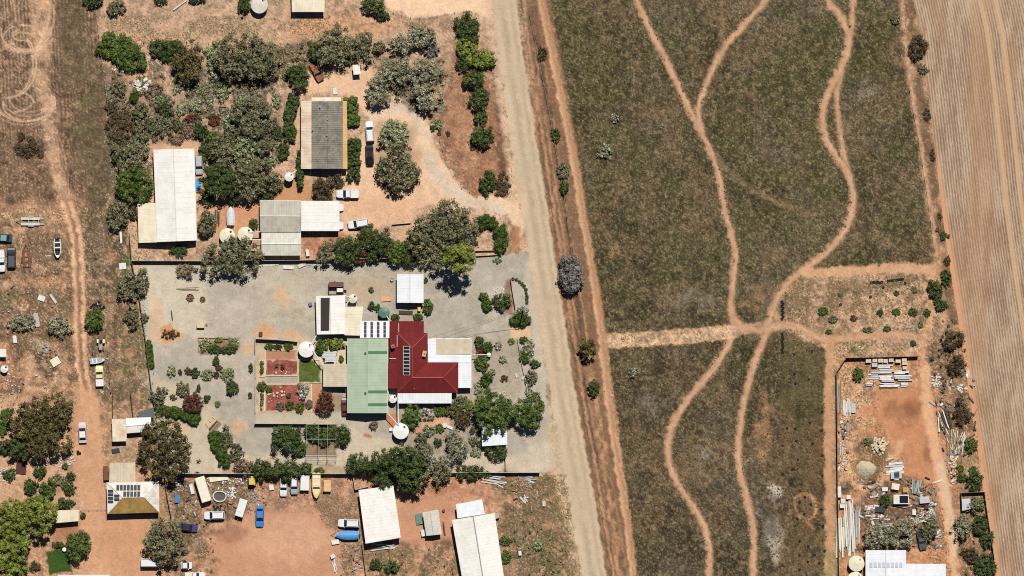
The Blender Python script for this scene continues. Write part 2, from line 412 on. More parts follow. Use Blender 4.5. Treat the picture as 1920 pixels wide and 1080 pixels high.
poly([(835, 120), (880, 130), (900, 260), (900, 340), (850, 320), (826, 240)], (196, 142, 104), a=0.7, soft=14, noise=(N24, 0.45, 0.25))
poly([(918, 60), (935, 180), (955, 300), (950, 360), (930, 330), (925, 180), (905, 70)], (112, 80, 58), a=0.9, soft=8, noise=(N24, 0.3, 0.3))
poly([(888, 432), (930, 432), (930, 472), (890, 472)], (212, 172, 138), a=0.9, soft=5, mot=0.14)
poly([(955, 420), (972, 425), (976, 475), (952, 475)], (178, 120, 84), a=0.9, soft=8)
poly([(566, 440), (640, 436), (680, 450), (600, 490), (566, 488)], (190, 124, 86), a=0.9, soft=8)
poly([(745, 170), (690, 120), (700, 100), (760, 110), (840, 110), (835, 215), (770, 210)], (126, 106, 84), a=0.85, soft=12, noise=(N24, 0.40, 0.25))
poly([(700, 225), (780, 240), (785, 350), (720, 358), (700, 300)], (172, 138, 106), a=0.6, soft=12)

# gravel yard of the big house
GY_ = [(246, 494), (500, 492), (700, 490), (890, 486), (985, 474), (996, 500), (1006, 560), (1016, 650), (1024, 740), (1034, 830), (1042, 880), (1020, 886), (900, 884), (600, 888), (340, 888), (312, 880), (296, 830), (286, 760), (276, 660), (264, 570)]
poly(GY_, (193, 180, 162), soft=9, warp=1, mot=0.07, zone=2)
apply(full, np.where(ZONE == 2, np.clip((N64 - 0.5) * 3 + 0.25, 0, 0.5), 0), (178, 170, 155))
apply(full, np.where(ZONE == 2, np.clip((N24 - 0.5) * 3, 0, 0.4), 0), (206, 196, 178))
apply(full, np.where(ZONE == 2, np.clip((N160 - 0.48) * 4, 0, 0.5), 0), (170, 162, 146))
poly([(246, 494), (380, 494), (385, 540), (395, 590), (370, 630), (290, 640), (275, 600)], (212, 200, 176), a=0.9, soft=24)
poly([(500, 520), (590, 510), (588, 620), (480, 610)], (196, 184, 158), a=0.5, soft=30)
poly([(270, 700), (330, 720), (400, 760), (440, 830), (430, 886), (330, 886), (290, 800)], (206, 190, 164), a=0.9, soft=20)
poly([(440, 850), (560, 855), (660, 800), (760, 830), (760, 860), (640, 888), (430, 888)], (210, 192, 166), a=0.9, soft=18)
poly([(850, 850), (1035, 820), (1040, 884), (860, 884)], (212, 194, 168), a=0.8, soft=16)
poly([(925, 830), (985, 810), (990, 850), (935, 862)], (170, 164, 150), a=0.6, soft=10)
for cx, cy, rx, ry in ((497, 622, 22, 12), (545, 632, 26, 10), (320, 630, 30, 14), (335, 800, 16, 10), (288, 590, 12, 40), (255, 500, 12, 12), (447, 800, 12, 14), (463, 652, 14, 16), (530, 560, 14, 20), (770, 560, 12, 10)): blob(cx, cy, rx, ry, (226, 178, 138), 0.6)
poly([(655, 510), (745, 510), (745, 570), (660, 570)], (196, 174, 144), a=0.7, soft=14)
for off in (0, 9):
    for a_ in ([(1000, 500), (940, 505), (880, 530), (840, 560), (820, 600)], [(985, 495), (900, 500), (800, 500), (700, 505), (600, 508), (500, 530), (460, 580), (455, 640), (450, 720), (455, 800), (470, 850)], [(590, 600), (520, 590), (460, 600), (400, 590), (350, 560), (330, 530)], [(470, 850), (560, 870), (660, 862), (720, 840)], [(1035, 860), (980, 845), (940, 850), (880, 868)]):
        line([(p[0] + off * .5, p[1] + off) for p in a_], 4, (210, 196, 172) if off else (168, 157, 138), a=0.4, soft=5, warp=1, noise=(N64, 0.42, 0.3))
for cx, cy in ((650, 505), (700, 520), (560, 580), (430, 760), (900, 600), (820, 545)): blob(cx, cy, 10, 6, (150, 140, 124), 0.4)
blob(318, 626, 16, 15, (216, 152, 108), 0.95, soft=0.35)
blob(495, 622, 14, 11, (222, 164, 118), 0.8, soft=0.5)
line([(990, 470), (1000, 490), (1016, 560), (1022, 600)], 10, (210, 196, 174), a=0.8, soft=8)
poly([(955, 612), (995, 612), (996, 634), (962, 634)], (228, 190, 150), soft=3, warp=1)
poly([(886, 630), (968, 630), (985, 735), (970, 745), (886, 745)], (178, 164, 144), a=0.9, soft=6, mot=0.12)
poly([(965, 530), (990, 540), (992, 585), (970, 590)], (186, 178, 160), soft=5)
poly([(944, 522), (956, 522), (962, 585), (948, 590)], (150, 116, 90), a=0.9, soft=4)
poly([(730, 760), (890, 745), (900, 800), (900, 850), (760, 850), (760, 800)], (164, 148, 126), a=0.75, soft=10, mot=0.15)
poly([(790, 780), (840, 776), (842, 800), (795, 806)], (222, 172, 136), a=0.9, soft=5)
blob(688, 813, 7, 6, (186, 122, 82), 0.9)
# paths and garden rooms west of the green shed
poly([(480, 640), (600, 640), (600, 775), (480, 775)], (214, 186, 154), soft=3, warp=1, mot=0.07, zone=0)
poly([(498, 657), (554, 657), (554, 674), (498, 674)], (190, 132, 98), soft=2, warp=0, mot=0.08)
poly([(499, 676), (557, 676), (557, 703), (499, 703)], (158, 82, 70), soft=2, warp=1, mot=0.45)
poly([(500, 705), (557, 705), (557, 719), (500, 719)], (182, 172, 152), soft=2, warp=0)
poly([(498, 722), (572, 722), (572, 770), (498, 770)], (160, 82, 70), soft=2, warp=1, mot=0.45)
poly([(560, 676), (601, 676), (601, 717), (560, 717)], (88, 102, 48), soft=3, warp=1, mot=0.3, zone=7)
blob(572, 705, 12, 8, (120, 118, 66), 0.5); blob(592, 686, 8, 6, (104, 112, 58), 0.5)
poly([(585, 720), (602, 720), (602, 772), (585, 772)], (206, 142, 104), soft=2, warp=0)
poly([(622, 738), (643, 738), (643, 772), (622, 772)], (168, 148, 122), soft=2, warp=0)
poly([(480, 775), (645, 775), (645, 793), (480, 793)], (196, 184, 162), soft=3, warp=1)
poly([(592, 630), (652, 630), (652, 684), (592, 684)], (222, 204, 174), soft=3, warp=0)
poly([(575, 797), (632, 797), (632, 860), (575, 860)], (146, 124, 98), soft=4, warp=1, mot=0.15)
poly([(722, 775), (745, 775), (742, 800), (722, 798)], (196, 134, 96), soft=3)
poly([(375, 634), (446, 632), (448, 660), (373, 660)], (142, 118, 90), a=0.9, soft=4, mot=0.16)
# strip along the southern fence
poly([(420, 872), (760, 870), (760, 890), (420, 890)], (168, 140, 108), a=0.7, soft=6)

# southern blocks
poly([(312, 892), (1012, 890), (1060, 950), (1085, 1140), (315, 1140), (325, 980)], (210, 150, 112), soft=5, warp=1, mot=0.10, zone=0)
poly([(315, 892), (480, 892), (480, 940), (460, 970), (400, 1000), (360, 1080), (330, 1080), (325, 960)], (112, 90, 66), a=0.92, soft=14, noise=(N24, 0.38, 0.2), mot=0.34)
poly([(480, 895), (660, 895), (672, 960), (600, 950), (500, 960)], (160, 116, 84), a=0.7, soft=16, noise=(N24, 0.47, 0.2), mot=0.2)
poly([(600, 940), (670, 930), (690, 1080), (640, 1080), (640, 1000), (610, 970)], (140, 110, 82), a=0.75, soft=12, noise=(N24, 0.46, 0.2), mot=0.24)
poly([(740, 900), (960, 890), (960, 940), (880, 930), (760, 940)], (166, 110, 76), a=0.8, soft=14, noise=(N24, 0.42, 0.25), mot=0.15)
poly([(690, 1020), (850, 1010), (870, 1090), (690, 1090)], (122, 100, 66), a=0.85, soft=12, noise=(N24b, 0.42, 0.2), mot=0.28)
poly([(925, 890), (1050, 895), (1070, 960), (1085, 1090), (950, 1090), (935, 960)], (116, 100, 68), a=0.9, soft=14, noise=(N24, 0.38, 0.2), mot=0.32)
poly([(950, 970), (1060, 960), (1075, 1090), (960, 1090)], (96, 98, 54), a=0.75, soft=12, noise=(N24b, 0.5, 0.12), mot=0.2)
for cx, cy, r in ((362, 975, 16), (395, 1060, 20), (700, 1050, 26), (780, 1070, 24), (1010, 1020, 30), (350, 960, 10)): blob(cx, cy, r, r * 0.8, (98, 96, 52), 0.7, noise=(N24b, 0.45, 0.2))
blob(540, 1010, 80, 46, (224, 170, 130), 0.7); blob(430, 1000, 30, 14, (150, 100, 72), 0.5)
for k in range(4): loop(545, 1030, 34 + 7 * k, 20 + 6 * k, -60 - 8 * k, 50, w=2.4, al=0.25)
poly([(1040, 880), (1062, 895), (1062, 920), (1035, 905)], (222, 150, 116), a=0.9, soft=10)

# paddocks to the right of the road
PD = [(1020, -60), (1690, -60), (1706, 120), (1724, 260), (1742, 380), (1752, 480), (1740, 500), (1520, 512), (1470, 540), (1440, 600), (1380, 612), (1140, 628), (1125, 580), (1095, 420), (1072, 280), (1040, 120)]
poly(PD, (88, 79, 57), soft=7, warp=1, mot=0.30, zone=3)
PD2 = [(1140, 655), (1380, 632), (1440, 616), (1545, 640), (1552, 760), (1556, 1140), (1200, 1140), (1180, 960), (1160, 800)]
poly(PD2, (70, 60, 46), soft=6, warp=1, mot=0.28, zone=3)
pad = np.where(ZONE == 3, 1.0, 0.0)
apply(full, pad * np.clip((N24 - 0.48) * 4, 0, 0.5), (104, 93, 70))
apply(full, pad * np.clip((NB - 0.47) * 5, 0, 0.7) * np.clip((PX - 1000) / 500, 0.4, 1) * np.clip(1.25 - PY / 900, 0.2, 1), (92, 90, 50))
apply(full, pad * np.clip((N160 - 0.5) * 6, 0, 0.45), (106, 92, 70))
N90 = fbm(PX, PY, 90, 33); apply(full, pad * np.clip((N90 - 0.55) * 7, 0, 0.5), (112, 98, 82)); apply(full, pad * np.clip((0.47 - N90) * 8, 0, 0.75), (68, 62, 42)); N90b = fbm(PX, PY, 70, 35); apply(full, pad * np.clip((N90b - 0.54) * 8, 0, 0.6) * np.clip(1.3 - PY / 600, 0.15, 1), (82, 84, 46)); apply(full, pad * np.clip((0.40 - N90b) * 9, 0, 0.45), (132, 108, 80))
N5 = fbm(PX, PY, 5.5, 31, 2)
apply(full, pad * np.clip((N5 - 0.58) * 5, 0, 0.5), (146, 126, 96))
apply(full, pad * np.clip((0.40 - N5) * 5, 0, 0.6), (66, 56, 42))
apply(full, pad * np.clip((WN - 0.80) * 3.0, 0, 0.6), (152, 132, 102)); apply(full, pad * np.clip((WN2 - 0.72) * 2.6, 0, 0.7), (58, 50, 36))
for cx, cy, rx, ry, c in ((1300, 560, 40, 18, (140, 128, 108)), (1230, 760, 30, 20, (134, 120, 102)), (1630, 170, 16, 10, (150, 136, 116)), (1430, 560, 30, 30, (150, 118, 86)), (1320, 850, 14, 12, (150, 136, 120)), (1150, 470, 12, 14, (182, 142, 104)), (1290, 880, 30, 40, (140, 118, 92)), (1640, 450, 40, 20, (142, 120, 92)), (1530, 900, 26, 120, (128, 98, 70)), (1430, 800, 14, 70, (196, 146, 106))):
    blob(cx, cy, rx, ry, c, 0.6, noise=(N24b, 0.45, 0.25))
blob(1452, 922, 10, 18, (206, 194, 176), 0.7, soft=0.5, noise=(N24b, 0.36, 0.2)); blob(1456, 1020, 10, 34, (206, 190, 166), 0.65, soft=0.5, noise=(N24b, 0.42, 0.16)); blob(1450, 1000, 16, 30, (150, 140, 126), 0.5); blob(1418, 965, 10, 16, (160, 146, 128), 0.7, noise=(N24b, 0.45, 0.2))
poly([(1462, 640), (1552, 650), (1552, 800), (1464, 800)], (92, 84, 52), a=0.7, soft=10, noise=(N24, 0.42, 0.25), mot=0.25)
poly([(1470, 800), (1552, 800), (1552, 1140), (1470, 1140)], (118, 92, 66), a=0.6, soft=14, noise=(N24, 0.45, 0.2))
line([(1490, 935, 6), (1506, 925, 6), (1525, 935, 6), (1530, 960, 6), (1515, 975, 6)], 5, (196, 152, 112), a=0.8, soft=4)
line([(1490, 935), (1494, 960), (1510, 975), (1525, 990)], 5, (180, 138, 100), a=0.6, soft=4)
# block with planted shrubs and tyres
poly([(1490, 525), (1745, 505), (1762, 520), (1750, 640), (1735, 670), (1570, 670), (1470, 620), (1455, 580)], (212, 170, 132), a=0.95, soft=10, mot=0.24, zone=0)
poly([(1465, 560), (1490, 525), (1600, 525), (1620, 560), (1560, 620), (1480, 612)], (128, 108, 74), a=0.8, soft=10, noise=(N24, 0.43, 0.2), mot=0.24)
apply(win(PD, 40), np.where((PX > 1480) & (PX < 1745) & (PY > 515) & (PY < 660), np.clip((N24b - 0.5) * 8, 0, 0.7), 0)[win(PD, 40)], (140, 112, 80))
blob(1695, 528, 26, 9, (84, 72, 56), 0.7); blob(1640, 531, 16, 9, (84, 72, 56), 0.7); blob(1600, 548, 22, 12, (96, 90, 56), 0.7, noise=(N24, 0.4, 0.3)); blob(1468, 578, 10, 22, (64, 56, 44), 0.7)
blob(1606, 652, 28, 15, (78, 104, 44), 0.9, noise=(N24b, 0.36, 0.2)); blob(1705, 640, 14, 14, (204, 190, 170), 0.6); blob(1712, 612, 14, 10, (200, 184, 164), 0.5)
# bike tracks
TC = (208, 160, 122)
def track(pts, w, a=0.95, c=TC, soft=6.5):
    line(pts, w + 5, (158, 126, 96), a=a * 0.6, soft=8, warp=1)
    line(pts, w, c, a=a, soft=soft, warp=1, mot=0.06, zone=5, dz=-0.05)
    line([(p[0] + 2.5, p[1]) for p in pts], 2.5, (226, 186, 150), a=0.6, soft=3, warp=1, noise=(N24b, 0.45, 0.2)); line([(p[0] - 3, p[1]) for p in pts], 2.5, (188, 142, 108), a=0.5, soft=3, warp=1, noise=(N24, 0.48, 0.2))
T3 = [(1535, -60), (1552, 0), (1576, 30), (1589, 62), (1588, 95), (1572, 135), (1552, 175), (1541, 215), (1546, 252), (1563, 288), (1583, 315), (1597, 350), (1600, 382), (1588, 424), (1560, 462), (1522, 494), (1488, 520), (1462, 550), (1447, 582), (1437, 625), (1420, 665), (1404, 712), (1391, 770), (1384, 832), (1386, 880), (1400, 932), (1412, 992), (1413, 1050), (1410, 1140)]
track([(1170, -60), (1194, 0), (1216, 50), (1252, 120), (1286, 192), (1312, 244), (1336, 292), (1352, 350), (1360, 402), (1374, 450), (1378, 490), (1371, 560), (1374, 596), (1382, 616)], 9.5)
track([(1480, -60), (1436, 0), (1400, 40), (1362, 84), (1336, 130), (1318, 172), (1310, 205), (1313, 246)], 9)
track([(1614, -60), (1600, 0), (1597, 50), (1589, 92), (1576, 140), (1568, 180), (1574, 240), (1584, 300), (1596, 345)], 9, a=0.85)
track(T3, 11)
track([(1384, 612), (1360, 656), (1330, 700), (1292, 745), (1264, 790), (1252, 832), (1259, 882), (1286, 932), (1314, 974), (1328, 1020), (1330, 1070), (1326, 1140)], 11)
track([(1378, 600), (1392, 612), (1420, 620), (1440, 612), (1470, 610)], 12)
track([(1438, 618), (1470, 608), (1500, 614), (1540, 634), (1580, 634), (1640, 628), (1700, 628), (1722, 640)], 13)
line([(1345, 295), (1380, 335), (1430, 365), (1500, 395), (1540, 400)], 8, (146, 124, 94), a=0.65, soft=10)
line([(1352, 0), (1354, 40), (1352, 90)], 8, (150, 124, 92), a=0.6, soft=8); line([(1352, -20), (1400, 10), (1420, -20)], 26, (140, 116, 86), a=0.5, soft=16)
line([(1138, 640), (1250, 634), (1372, 622)], 24, (214, 176, 138), a=0.95, soft=6, mot=0.30, zone=0)
line([(1138, 650), (1250, 645), (1372, 633)], 4, (222, 176, 134), a=0.8, soft=4); line([(1138, 627), (1250, 622), (1372, 612)], 4, (222, 176, 134), a=0.8, soft=4)
line([(1510, 512), (1620, 506), (1700, 502), (1742, 505)], 17, (216, 166, 124), a=0.95, soft=6, mot=0.1, zone=5)
line([(1703, -60), (1712, 60), (1724, 150), (1738, 250), (1752, 350), (1764, 440), (1774, 520), (1786, 600)], 20, (110, 86, 62), a=0.9, soft=8, warp=2, mot=0.25, zone=0, noise=(N24, 0.30, 0.25))
bare([(1700, -60), (1716, -60), (1740, 200), (1770, 400), (1790, 600), (1770, 600), (1745, 350), (1716, 150)], 0.7, 8)
line([(1688, -60), (1693, 40), (1703, 130), (1716, 220), (1732, 320), (1746, 410), (1755, 480), (1754, 520)], 11, (176, 134, 100), a=0.8, soft=7, zone=5)
line([(1690, -60), (1695, 40), (1705, 130), (1718, 220), (1734, 320), (1748, 410), (1757, 480)], 4, (214, 168, 128), a=0.8, soft=4)
line([(1755, 500), (1742, 545), (1744, 590), (1734, 640), (1730, 690), (1738, 740)], 12, (214, 160, 116), a=0.9, soft=6, zone=5)
# right yard
poly([(1572, 672), (1722, 668), (1745, 690), (1770, 760), (1790, 840), (1800, 920), (1830, 1040), (1840, 1140), (1572, 1140), (1568, 720)], (206, 142, 98), soft=8, mot=0.12, zone=0)
poly([(1574, 680), (1640, 700), (1640, 760), (1630, 830), (1580, 900), (1574, 800)], (226, 176, 134), a=0.8, soft=14, noise=(N24, 0.42, 0.25), mot=0.22)
poly([(1740, 640), (1800, 640), (1820, 740), (1830, 860), (1790, 850), (1766, 780), (1740, 720)], (134, 98, 74), a=0.9, soft=12, noise=(N24, 0.38, 0.2), mot=0.32)
poly([(1578, 900), (1700, 890), (1752, 930), (1760, 1010), (1690, 1030), (1578, 1040)], (100, 78, 58), a=0.9, soft=10, noise=(N24, 0.34, 0.2), mot=0.3)
poly([(1600, 830), (1660, 815), (1665, 850), (1650, 895), (1605, 890)], (124, 98, 68), a=0.9, soft=12, mot=0.2)
line([(1594, 830), (1592, 880), (1610, 912), (1640, 912), (1665, 880), (1690, 830)], 13, (228, 174, 126), a=0.9, soft=6)
for cx, cy, rx, ry in ((1672, 768, 14, 20), (1700, 780, 22, 22), (1750, 852, 18, 22), (1710, 760, 20, 16)): blob(cx, cy, rx, ry, (140, 92, 64), 0.6, noise=(N24, 0.40, 0.3))
line([(1735, 690), (1740, 770), (1755, 850), (1770, 920), (1782, 990), (1790, 1060), (1795, 1140)], 20, (230, 178, 134), a=0.95, soft=8, zone=5)
line([(1765, 870), (1780, 960), (1792, 1040)], 12, (224, 196, 164), a=0.7, soft=10)
poly([(1785, 930), (1850, 930), (1868, 1100), (1800, 1100), (1795, 1000)], (134, 108, 76), a=0.8, soft=10, noise=(N24, 0.4, 0.2), mot=0.24)
line([(1558, 640), (1553, 720), (1552, 860), (1554, 1000), (1552, 1140)], 15, (206, 156, 114), a=0.9, soft=5, zone=5, mot=0.1)
line([(1568, 690), (1570, 1140)], 5, (120, 96, 70), a=0.8, soft=4); poly([(1545, 1040), (1575, 1040), (1575, 1140), (1545, 1140)], (150, 140, 84), a=0.6, soft=10)

# road, verges, roadside tracks
RD = [(934, -60, 47), (944, 0, 47), (957, 100, 47), (972, 200, 48), (987, 300, 48), (1003, 400, 49), (1018, 500, 49), (1034, 600, 49), (1049, 700, 48), (1066, 800, 48), (1084, 900, 48), (1101, 1000, 47), (1114, 1080, 47), (1122, 1140, 47)]
line([(p[0] - 26, p[1]) for p in RD[:6]], 22, (228, 188, 152), a=0.85, soft=10, warp=1, mot=0.08)
line([(p[0] - 28, p[1]) for p in RD[6:11]], 24, (204, 190, 168), a=0.9, soft=12, warp=2, mot=0.06)
line([(p[0] - 30, p[1]) for p in RD[9:]], 20, (206, 180, 140), a=0.8, soft=12, warp=2)
VR = [(976, -60), (1018, -60), (1062, 160), (1098, 380), (1130, 590), (1140, 660), (1160, 850), (1200, 1140), (1130, 1140), (1092, 900), (1050, 600), (1012, 300)]
poly(VR, (140, 102, 74), soft=8, warp=1, mot=0.16, zone=0)
verge = lambda off: [(p[0] + off, p[1]) for p in RD]
line(verge(38), 12, (196, 146, 106), a=0.8, soft=8, warp=2, noise=(N24b, 0.4, 0.3)); line(verge(52), 8, (124, 96, 72), a=0.8, soft=7, warp=2, noise=(N24, 0.42, 0.3))
line(verge(28), 7, (98, 90, 54), a=0.75, soft=5, warp=2, noise=(N24, 0.46, 0.2))
for k, off in enumerate((33, 37, 42, 47, 57, 62)): line([(p[0] + off, p[1]) for p in RD], 2.6, [(96, 72, 54), (198, 148, 110)][k % 2], a=0.85, soft=2.6, warp=1, noise=(N64, 0.40, 0.25))
DT = [(984, -60), (994, 30), (1008, 100), (1026, 190), (1044, 290), (1058, 370), (1066, 430), (1078, 520), (1084, 600), (1094, 700), (1112, 820), (1130, 900), (1150, 1000), (1168, 1090)]
line(DT, 6, (84, 66, 52), a=0.85, soft=5, warp=1, noise=(N24, 0.36, 0.3), dz=-0.25)
RT = [(1004, -60), (1014, 0), (1032, 80), (1048, 160), (1064, 240), (1080, 320), (1092, 400), (1106, 480), (1120, 570), (1130, 650), (1142, 750), (1156, 850), (1172, 950), (1186, 1060), (1194, 1140)]
line([(p[0] - 14, p[1]) for p in RT], 9, (128, 100, 74), a=0.7, soft=8, warp=2, noise=(N24, 0.44, 0.25))
line(RT, 14, (208, 158, 116), a=0.9, soft=6, warp=1, zone=5)
line([(p[0] + 2, p[1]) for p in RT], 3, (160, 122, 90), a=0.6, soft=3); line([(p[0] - 5, p[1]) for p in RT], 3.5, (230, 180, 138), a=0.7, soft=3)
line([(p[0] - 26, p[1]) for p in RT[9:]], 9, (206, 150, 108), a=0.8, soft=6, warp=2)
for q in range(0, 14): blob(RT[q % len(RT)][0] - 18, RT[q % len(RT)][1] + 40, 8, 26, (104, 100, 56), 0.5, noise=(N24b, 0.5, 0.15))
line(RD, 47, (202, 180, 150), a=1, soft=4, warp=1, mot=0.035, zone=1, dz=0.03)
for off, c, w in ((-15, (220, 198, 168), 6), (-4, (182, 160, 130), 6), (7, (214, 192, 162), 6), (14, (184, 162, 132), 4), (-21, (224, 194, 160), 5), (21, (224, 198, 164), 4)): line(verge(off), w, c, a=0.65, soft=6, warp=1, noise=(N64, 0.38, 0.35))
poly([(885 + 100, 408), (992, 410), (994, 438), (988, 440)], (170, 168, 160), a=0.7, soft=8)
poly([(960, 372), (984, 385), (990, 420), (980, 440), (962, 400)], (232, 196, 162), a=0.9, soft=10)

# colour of the finished lattice: grain and mottling, then the sheets, one per kind of ground
N4 = fbm(PX, PY, 4.5, 41, 2); N12 = fbm(PX, PY, 13, 42, 3)
for b_ in ([(400, 990), (470, 960), (600, 960), (640, 1000), (640, 1100), (400, 1100)], [(690, 925), (850, 920), (850, 1010), (770, 1030), (700, 1020)], [(1640, 735), (1735, 725), (1770, 850), (1780, 960), (1740, 900), (1690, 880), (1660, 800)], [(500, 325), (590, 325), (600, 386), (490, 386)], [(280, 262), (390, 262), (390, 300), (280, 282)], [(400, 375), (487, 375), (487, 450), (400, 450)], [(100, 975), (160, 975), (160, 1020), (100, 1020)], [(480, 640), (652, 632), (652, 792), (480, 792)]): bare(b_)
bare(VR, 0.8, 8); bare([(826, 100), (945, 60), (955, 360), (890, 368), (826, 240)], 0.5)
soft_z = np.isin(ZONE, (0, 4)).astype(float) * (1 - 0.85 * BARE) * np.where(ZONE == 4, 0.35, 1.0)
apply(full, soft_z * np.clip((N12 - 0.50) * 5, 0, 0.55) * np.clip((N64 - 0.36) * 6, 0, 1), (146, 120, 94))
apply(full, soft_z * np.clip((0.42 - N12) * 5, 0, 0.35), (222, 180, 142))
apply(full, soft_z * np.clip((N4 - 0.60) * 4, 0, 0.5) * np.clip((N64 - 0.3) * 4, 0, 1), (112, 92, 68))
apply(full, soft_z * np.clip((WN2 - 0.86) * 4, 0, 0.5), (112, 92, 68)); apply(full, soft_z * np.clip((WN - 0.86) * 4, 0, 0.5), (232, 196, 160))
MOT = MOT * (1 - 0.45 * BARE)
grain = 1 + (MOT + 0.03)[..., None] * ((WN - 0.5) * 2.2 + (N8 - 0.5) * 2.2 + (N24 - 0.5) * 1.2)[..., None]
CI = np.clip(CI * grain, 0.002, 1)
lum = (CI @ np.array([0.3, 0.55, 0.15]))[..., None]
sat = (np.where(np.isin(ZONE, (6,)), 0.92, 1.0) * np.where(np.isin(ZONE, (0, 4, 5)), np.where(PX < 1000, 0.89, 0.94), 1.0))[..., None]
sat = np.where(ZONE[..., None] == 7, 1.0, sat)
CI = np.clip(lum + (CI - lum) * sat, 0.002, 1) * np.where(np.isin(ZONE, (6,)), 1.06, 1.0)[..., None]
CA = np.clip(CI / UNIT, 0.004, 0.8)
HZ = HZ + (N64 - 0.5) * 0.10 + (N8 - 0.5) * 0.05 * (MOT / 0.15) - 0.02
FLD = [(1712, -60), (1716, 0), (1730, 60), (1743, 160), (1757, 280), (1768, 380), (1780, 470), (1796, 570), (1811, 670), (1826, 770), (1842, 880), (1858, 1000), (1872, 1100), (1880, 1140)]
fx = lambda y: np.interp(y, [p[1] for p in FLD], [p[0] for p in FLD])
ZONE[PX > fx(PY) + 3] = 8
EARTH = attr_mat('earth', 0.95, 0.1, 5.0, 0.16, 0.35)
VZ = np.stack([X(PX), Y(PY), HZ], -1).reshape(-1, 3)
CF = CA.reshape(-1, 3)
idx = np.arange(NX * NY).reshape(NY, NX)
quads = np.stack([idx[:-1, :-1], idx[1:, :-1], idx[1:, 1:], idx[:-1, 1:]], -1).reshape(-1, 4)
qz = ZONE[:-1, :-1].reshape(-1)
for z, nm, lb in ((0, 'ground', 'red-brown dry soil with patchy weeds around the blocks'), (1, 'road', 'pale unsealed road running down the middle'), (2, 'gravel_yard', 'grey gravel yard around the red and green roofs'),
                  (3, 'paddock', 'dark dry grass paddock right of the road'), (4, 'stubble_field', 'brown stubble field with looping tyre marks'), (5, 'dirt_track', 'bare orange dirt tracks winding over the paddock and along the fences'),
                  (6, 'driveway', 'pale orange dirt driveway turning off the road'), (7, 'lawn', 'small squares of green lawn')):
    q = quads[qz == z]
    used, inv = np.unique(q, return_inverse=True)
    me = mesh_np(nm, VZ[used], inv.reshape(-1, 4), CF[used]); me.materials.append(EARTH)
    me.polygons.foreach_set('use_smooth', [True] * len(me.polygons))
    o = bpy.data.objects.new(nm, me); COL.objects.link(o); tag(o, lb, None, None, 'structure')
# ploughed field: rows follow the fence line, ridges are real
us = np.arange(-4, 300, 1.0); vs_ = np.arange(-48, 1131, 4.0)
U, V = np.meshgrid(us, vs_)
FX = fx(V) + U
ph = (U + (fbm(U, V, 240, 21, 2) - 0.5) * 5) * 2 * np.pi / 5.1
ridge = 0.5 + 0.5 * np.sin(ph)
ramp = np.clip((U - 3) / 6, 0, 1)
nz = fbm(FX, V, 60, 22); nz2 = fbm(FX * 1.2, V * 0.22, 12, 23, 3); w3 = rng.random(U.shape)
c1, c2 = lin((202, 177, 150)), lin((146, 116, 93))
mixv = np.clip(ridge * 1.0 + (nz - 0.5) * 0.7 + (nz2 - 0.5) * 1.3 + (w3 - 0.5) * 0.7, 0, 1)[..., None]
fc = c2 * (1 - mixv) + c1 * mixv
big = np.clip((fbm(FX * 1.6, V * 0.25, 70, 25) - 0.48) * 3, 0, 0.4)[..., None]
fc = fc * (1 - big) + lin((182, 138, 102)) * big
for off in (122, 150, 262):
    tl = np.clip(1.6 - np.abs(U - off - (V / 1080) * -10) / 3.5, 0, 0.75)[..., None]
    fc = fc * (1 - tl) + lin((212, 176, 138)) * tl
edge = (np.clip(1 - (U - 2) / (4 + 5 * np.clip((V - 300) / 200, 0.3, 1)), 0, 1) * np.clip((V - 250) / 150, 0.1, 1))[..., None]
fc = fc * (1 - edge) + lin((216, 162, 122)) * edge
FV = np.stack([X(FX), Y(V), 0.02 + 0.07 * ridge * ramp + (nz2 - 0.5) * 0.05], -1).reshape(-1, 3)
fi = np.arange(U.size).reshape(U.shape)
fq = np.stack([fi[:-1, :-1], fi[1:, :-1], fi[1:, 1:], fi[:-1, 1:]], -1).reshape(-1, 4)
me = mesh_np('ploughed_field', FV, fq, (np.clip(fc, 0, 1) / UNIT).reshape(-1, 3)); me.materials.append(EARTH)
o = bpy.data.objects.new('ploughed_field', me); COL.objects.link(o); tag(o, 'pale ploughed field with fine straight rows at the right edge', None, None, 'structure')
# the land beyond, out to the horizon
ol = MB()
for x0, x1, y0, y1 in ((-3000, 3000, 72, 3000), (-3000, 3000, -3000, -73), (-3000, -127.7, -73, 72), (127.7, 3000, -73, 72)):
    ol.add([(x0, y0, -0.06), (x1, y0, -0.06), (x1, y1, -0.06), (x0, y1, -0.06)], [(0, 1, 2, 3)])
o = ol.build('surrounding_land', mt('far_soil', (176, 140, 104), 0.95, 0.3, 0.03, stain=(112, 98, 70), stain_amt=0.9, stain_scale=0.012))
tag(o, 'dry farmland stretching away around the blocks', None, None, 'structure')
def soil_at(px, py):
    j = np.clip(((np.asarray(px) - GX[0]) / 2).astype(int), 0, NX - 1); i = np.clip(((np.asarray(py) - GY[0]) / 2).astype(int), 0, NY - 1)
    return i, j

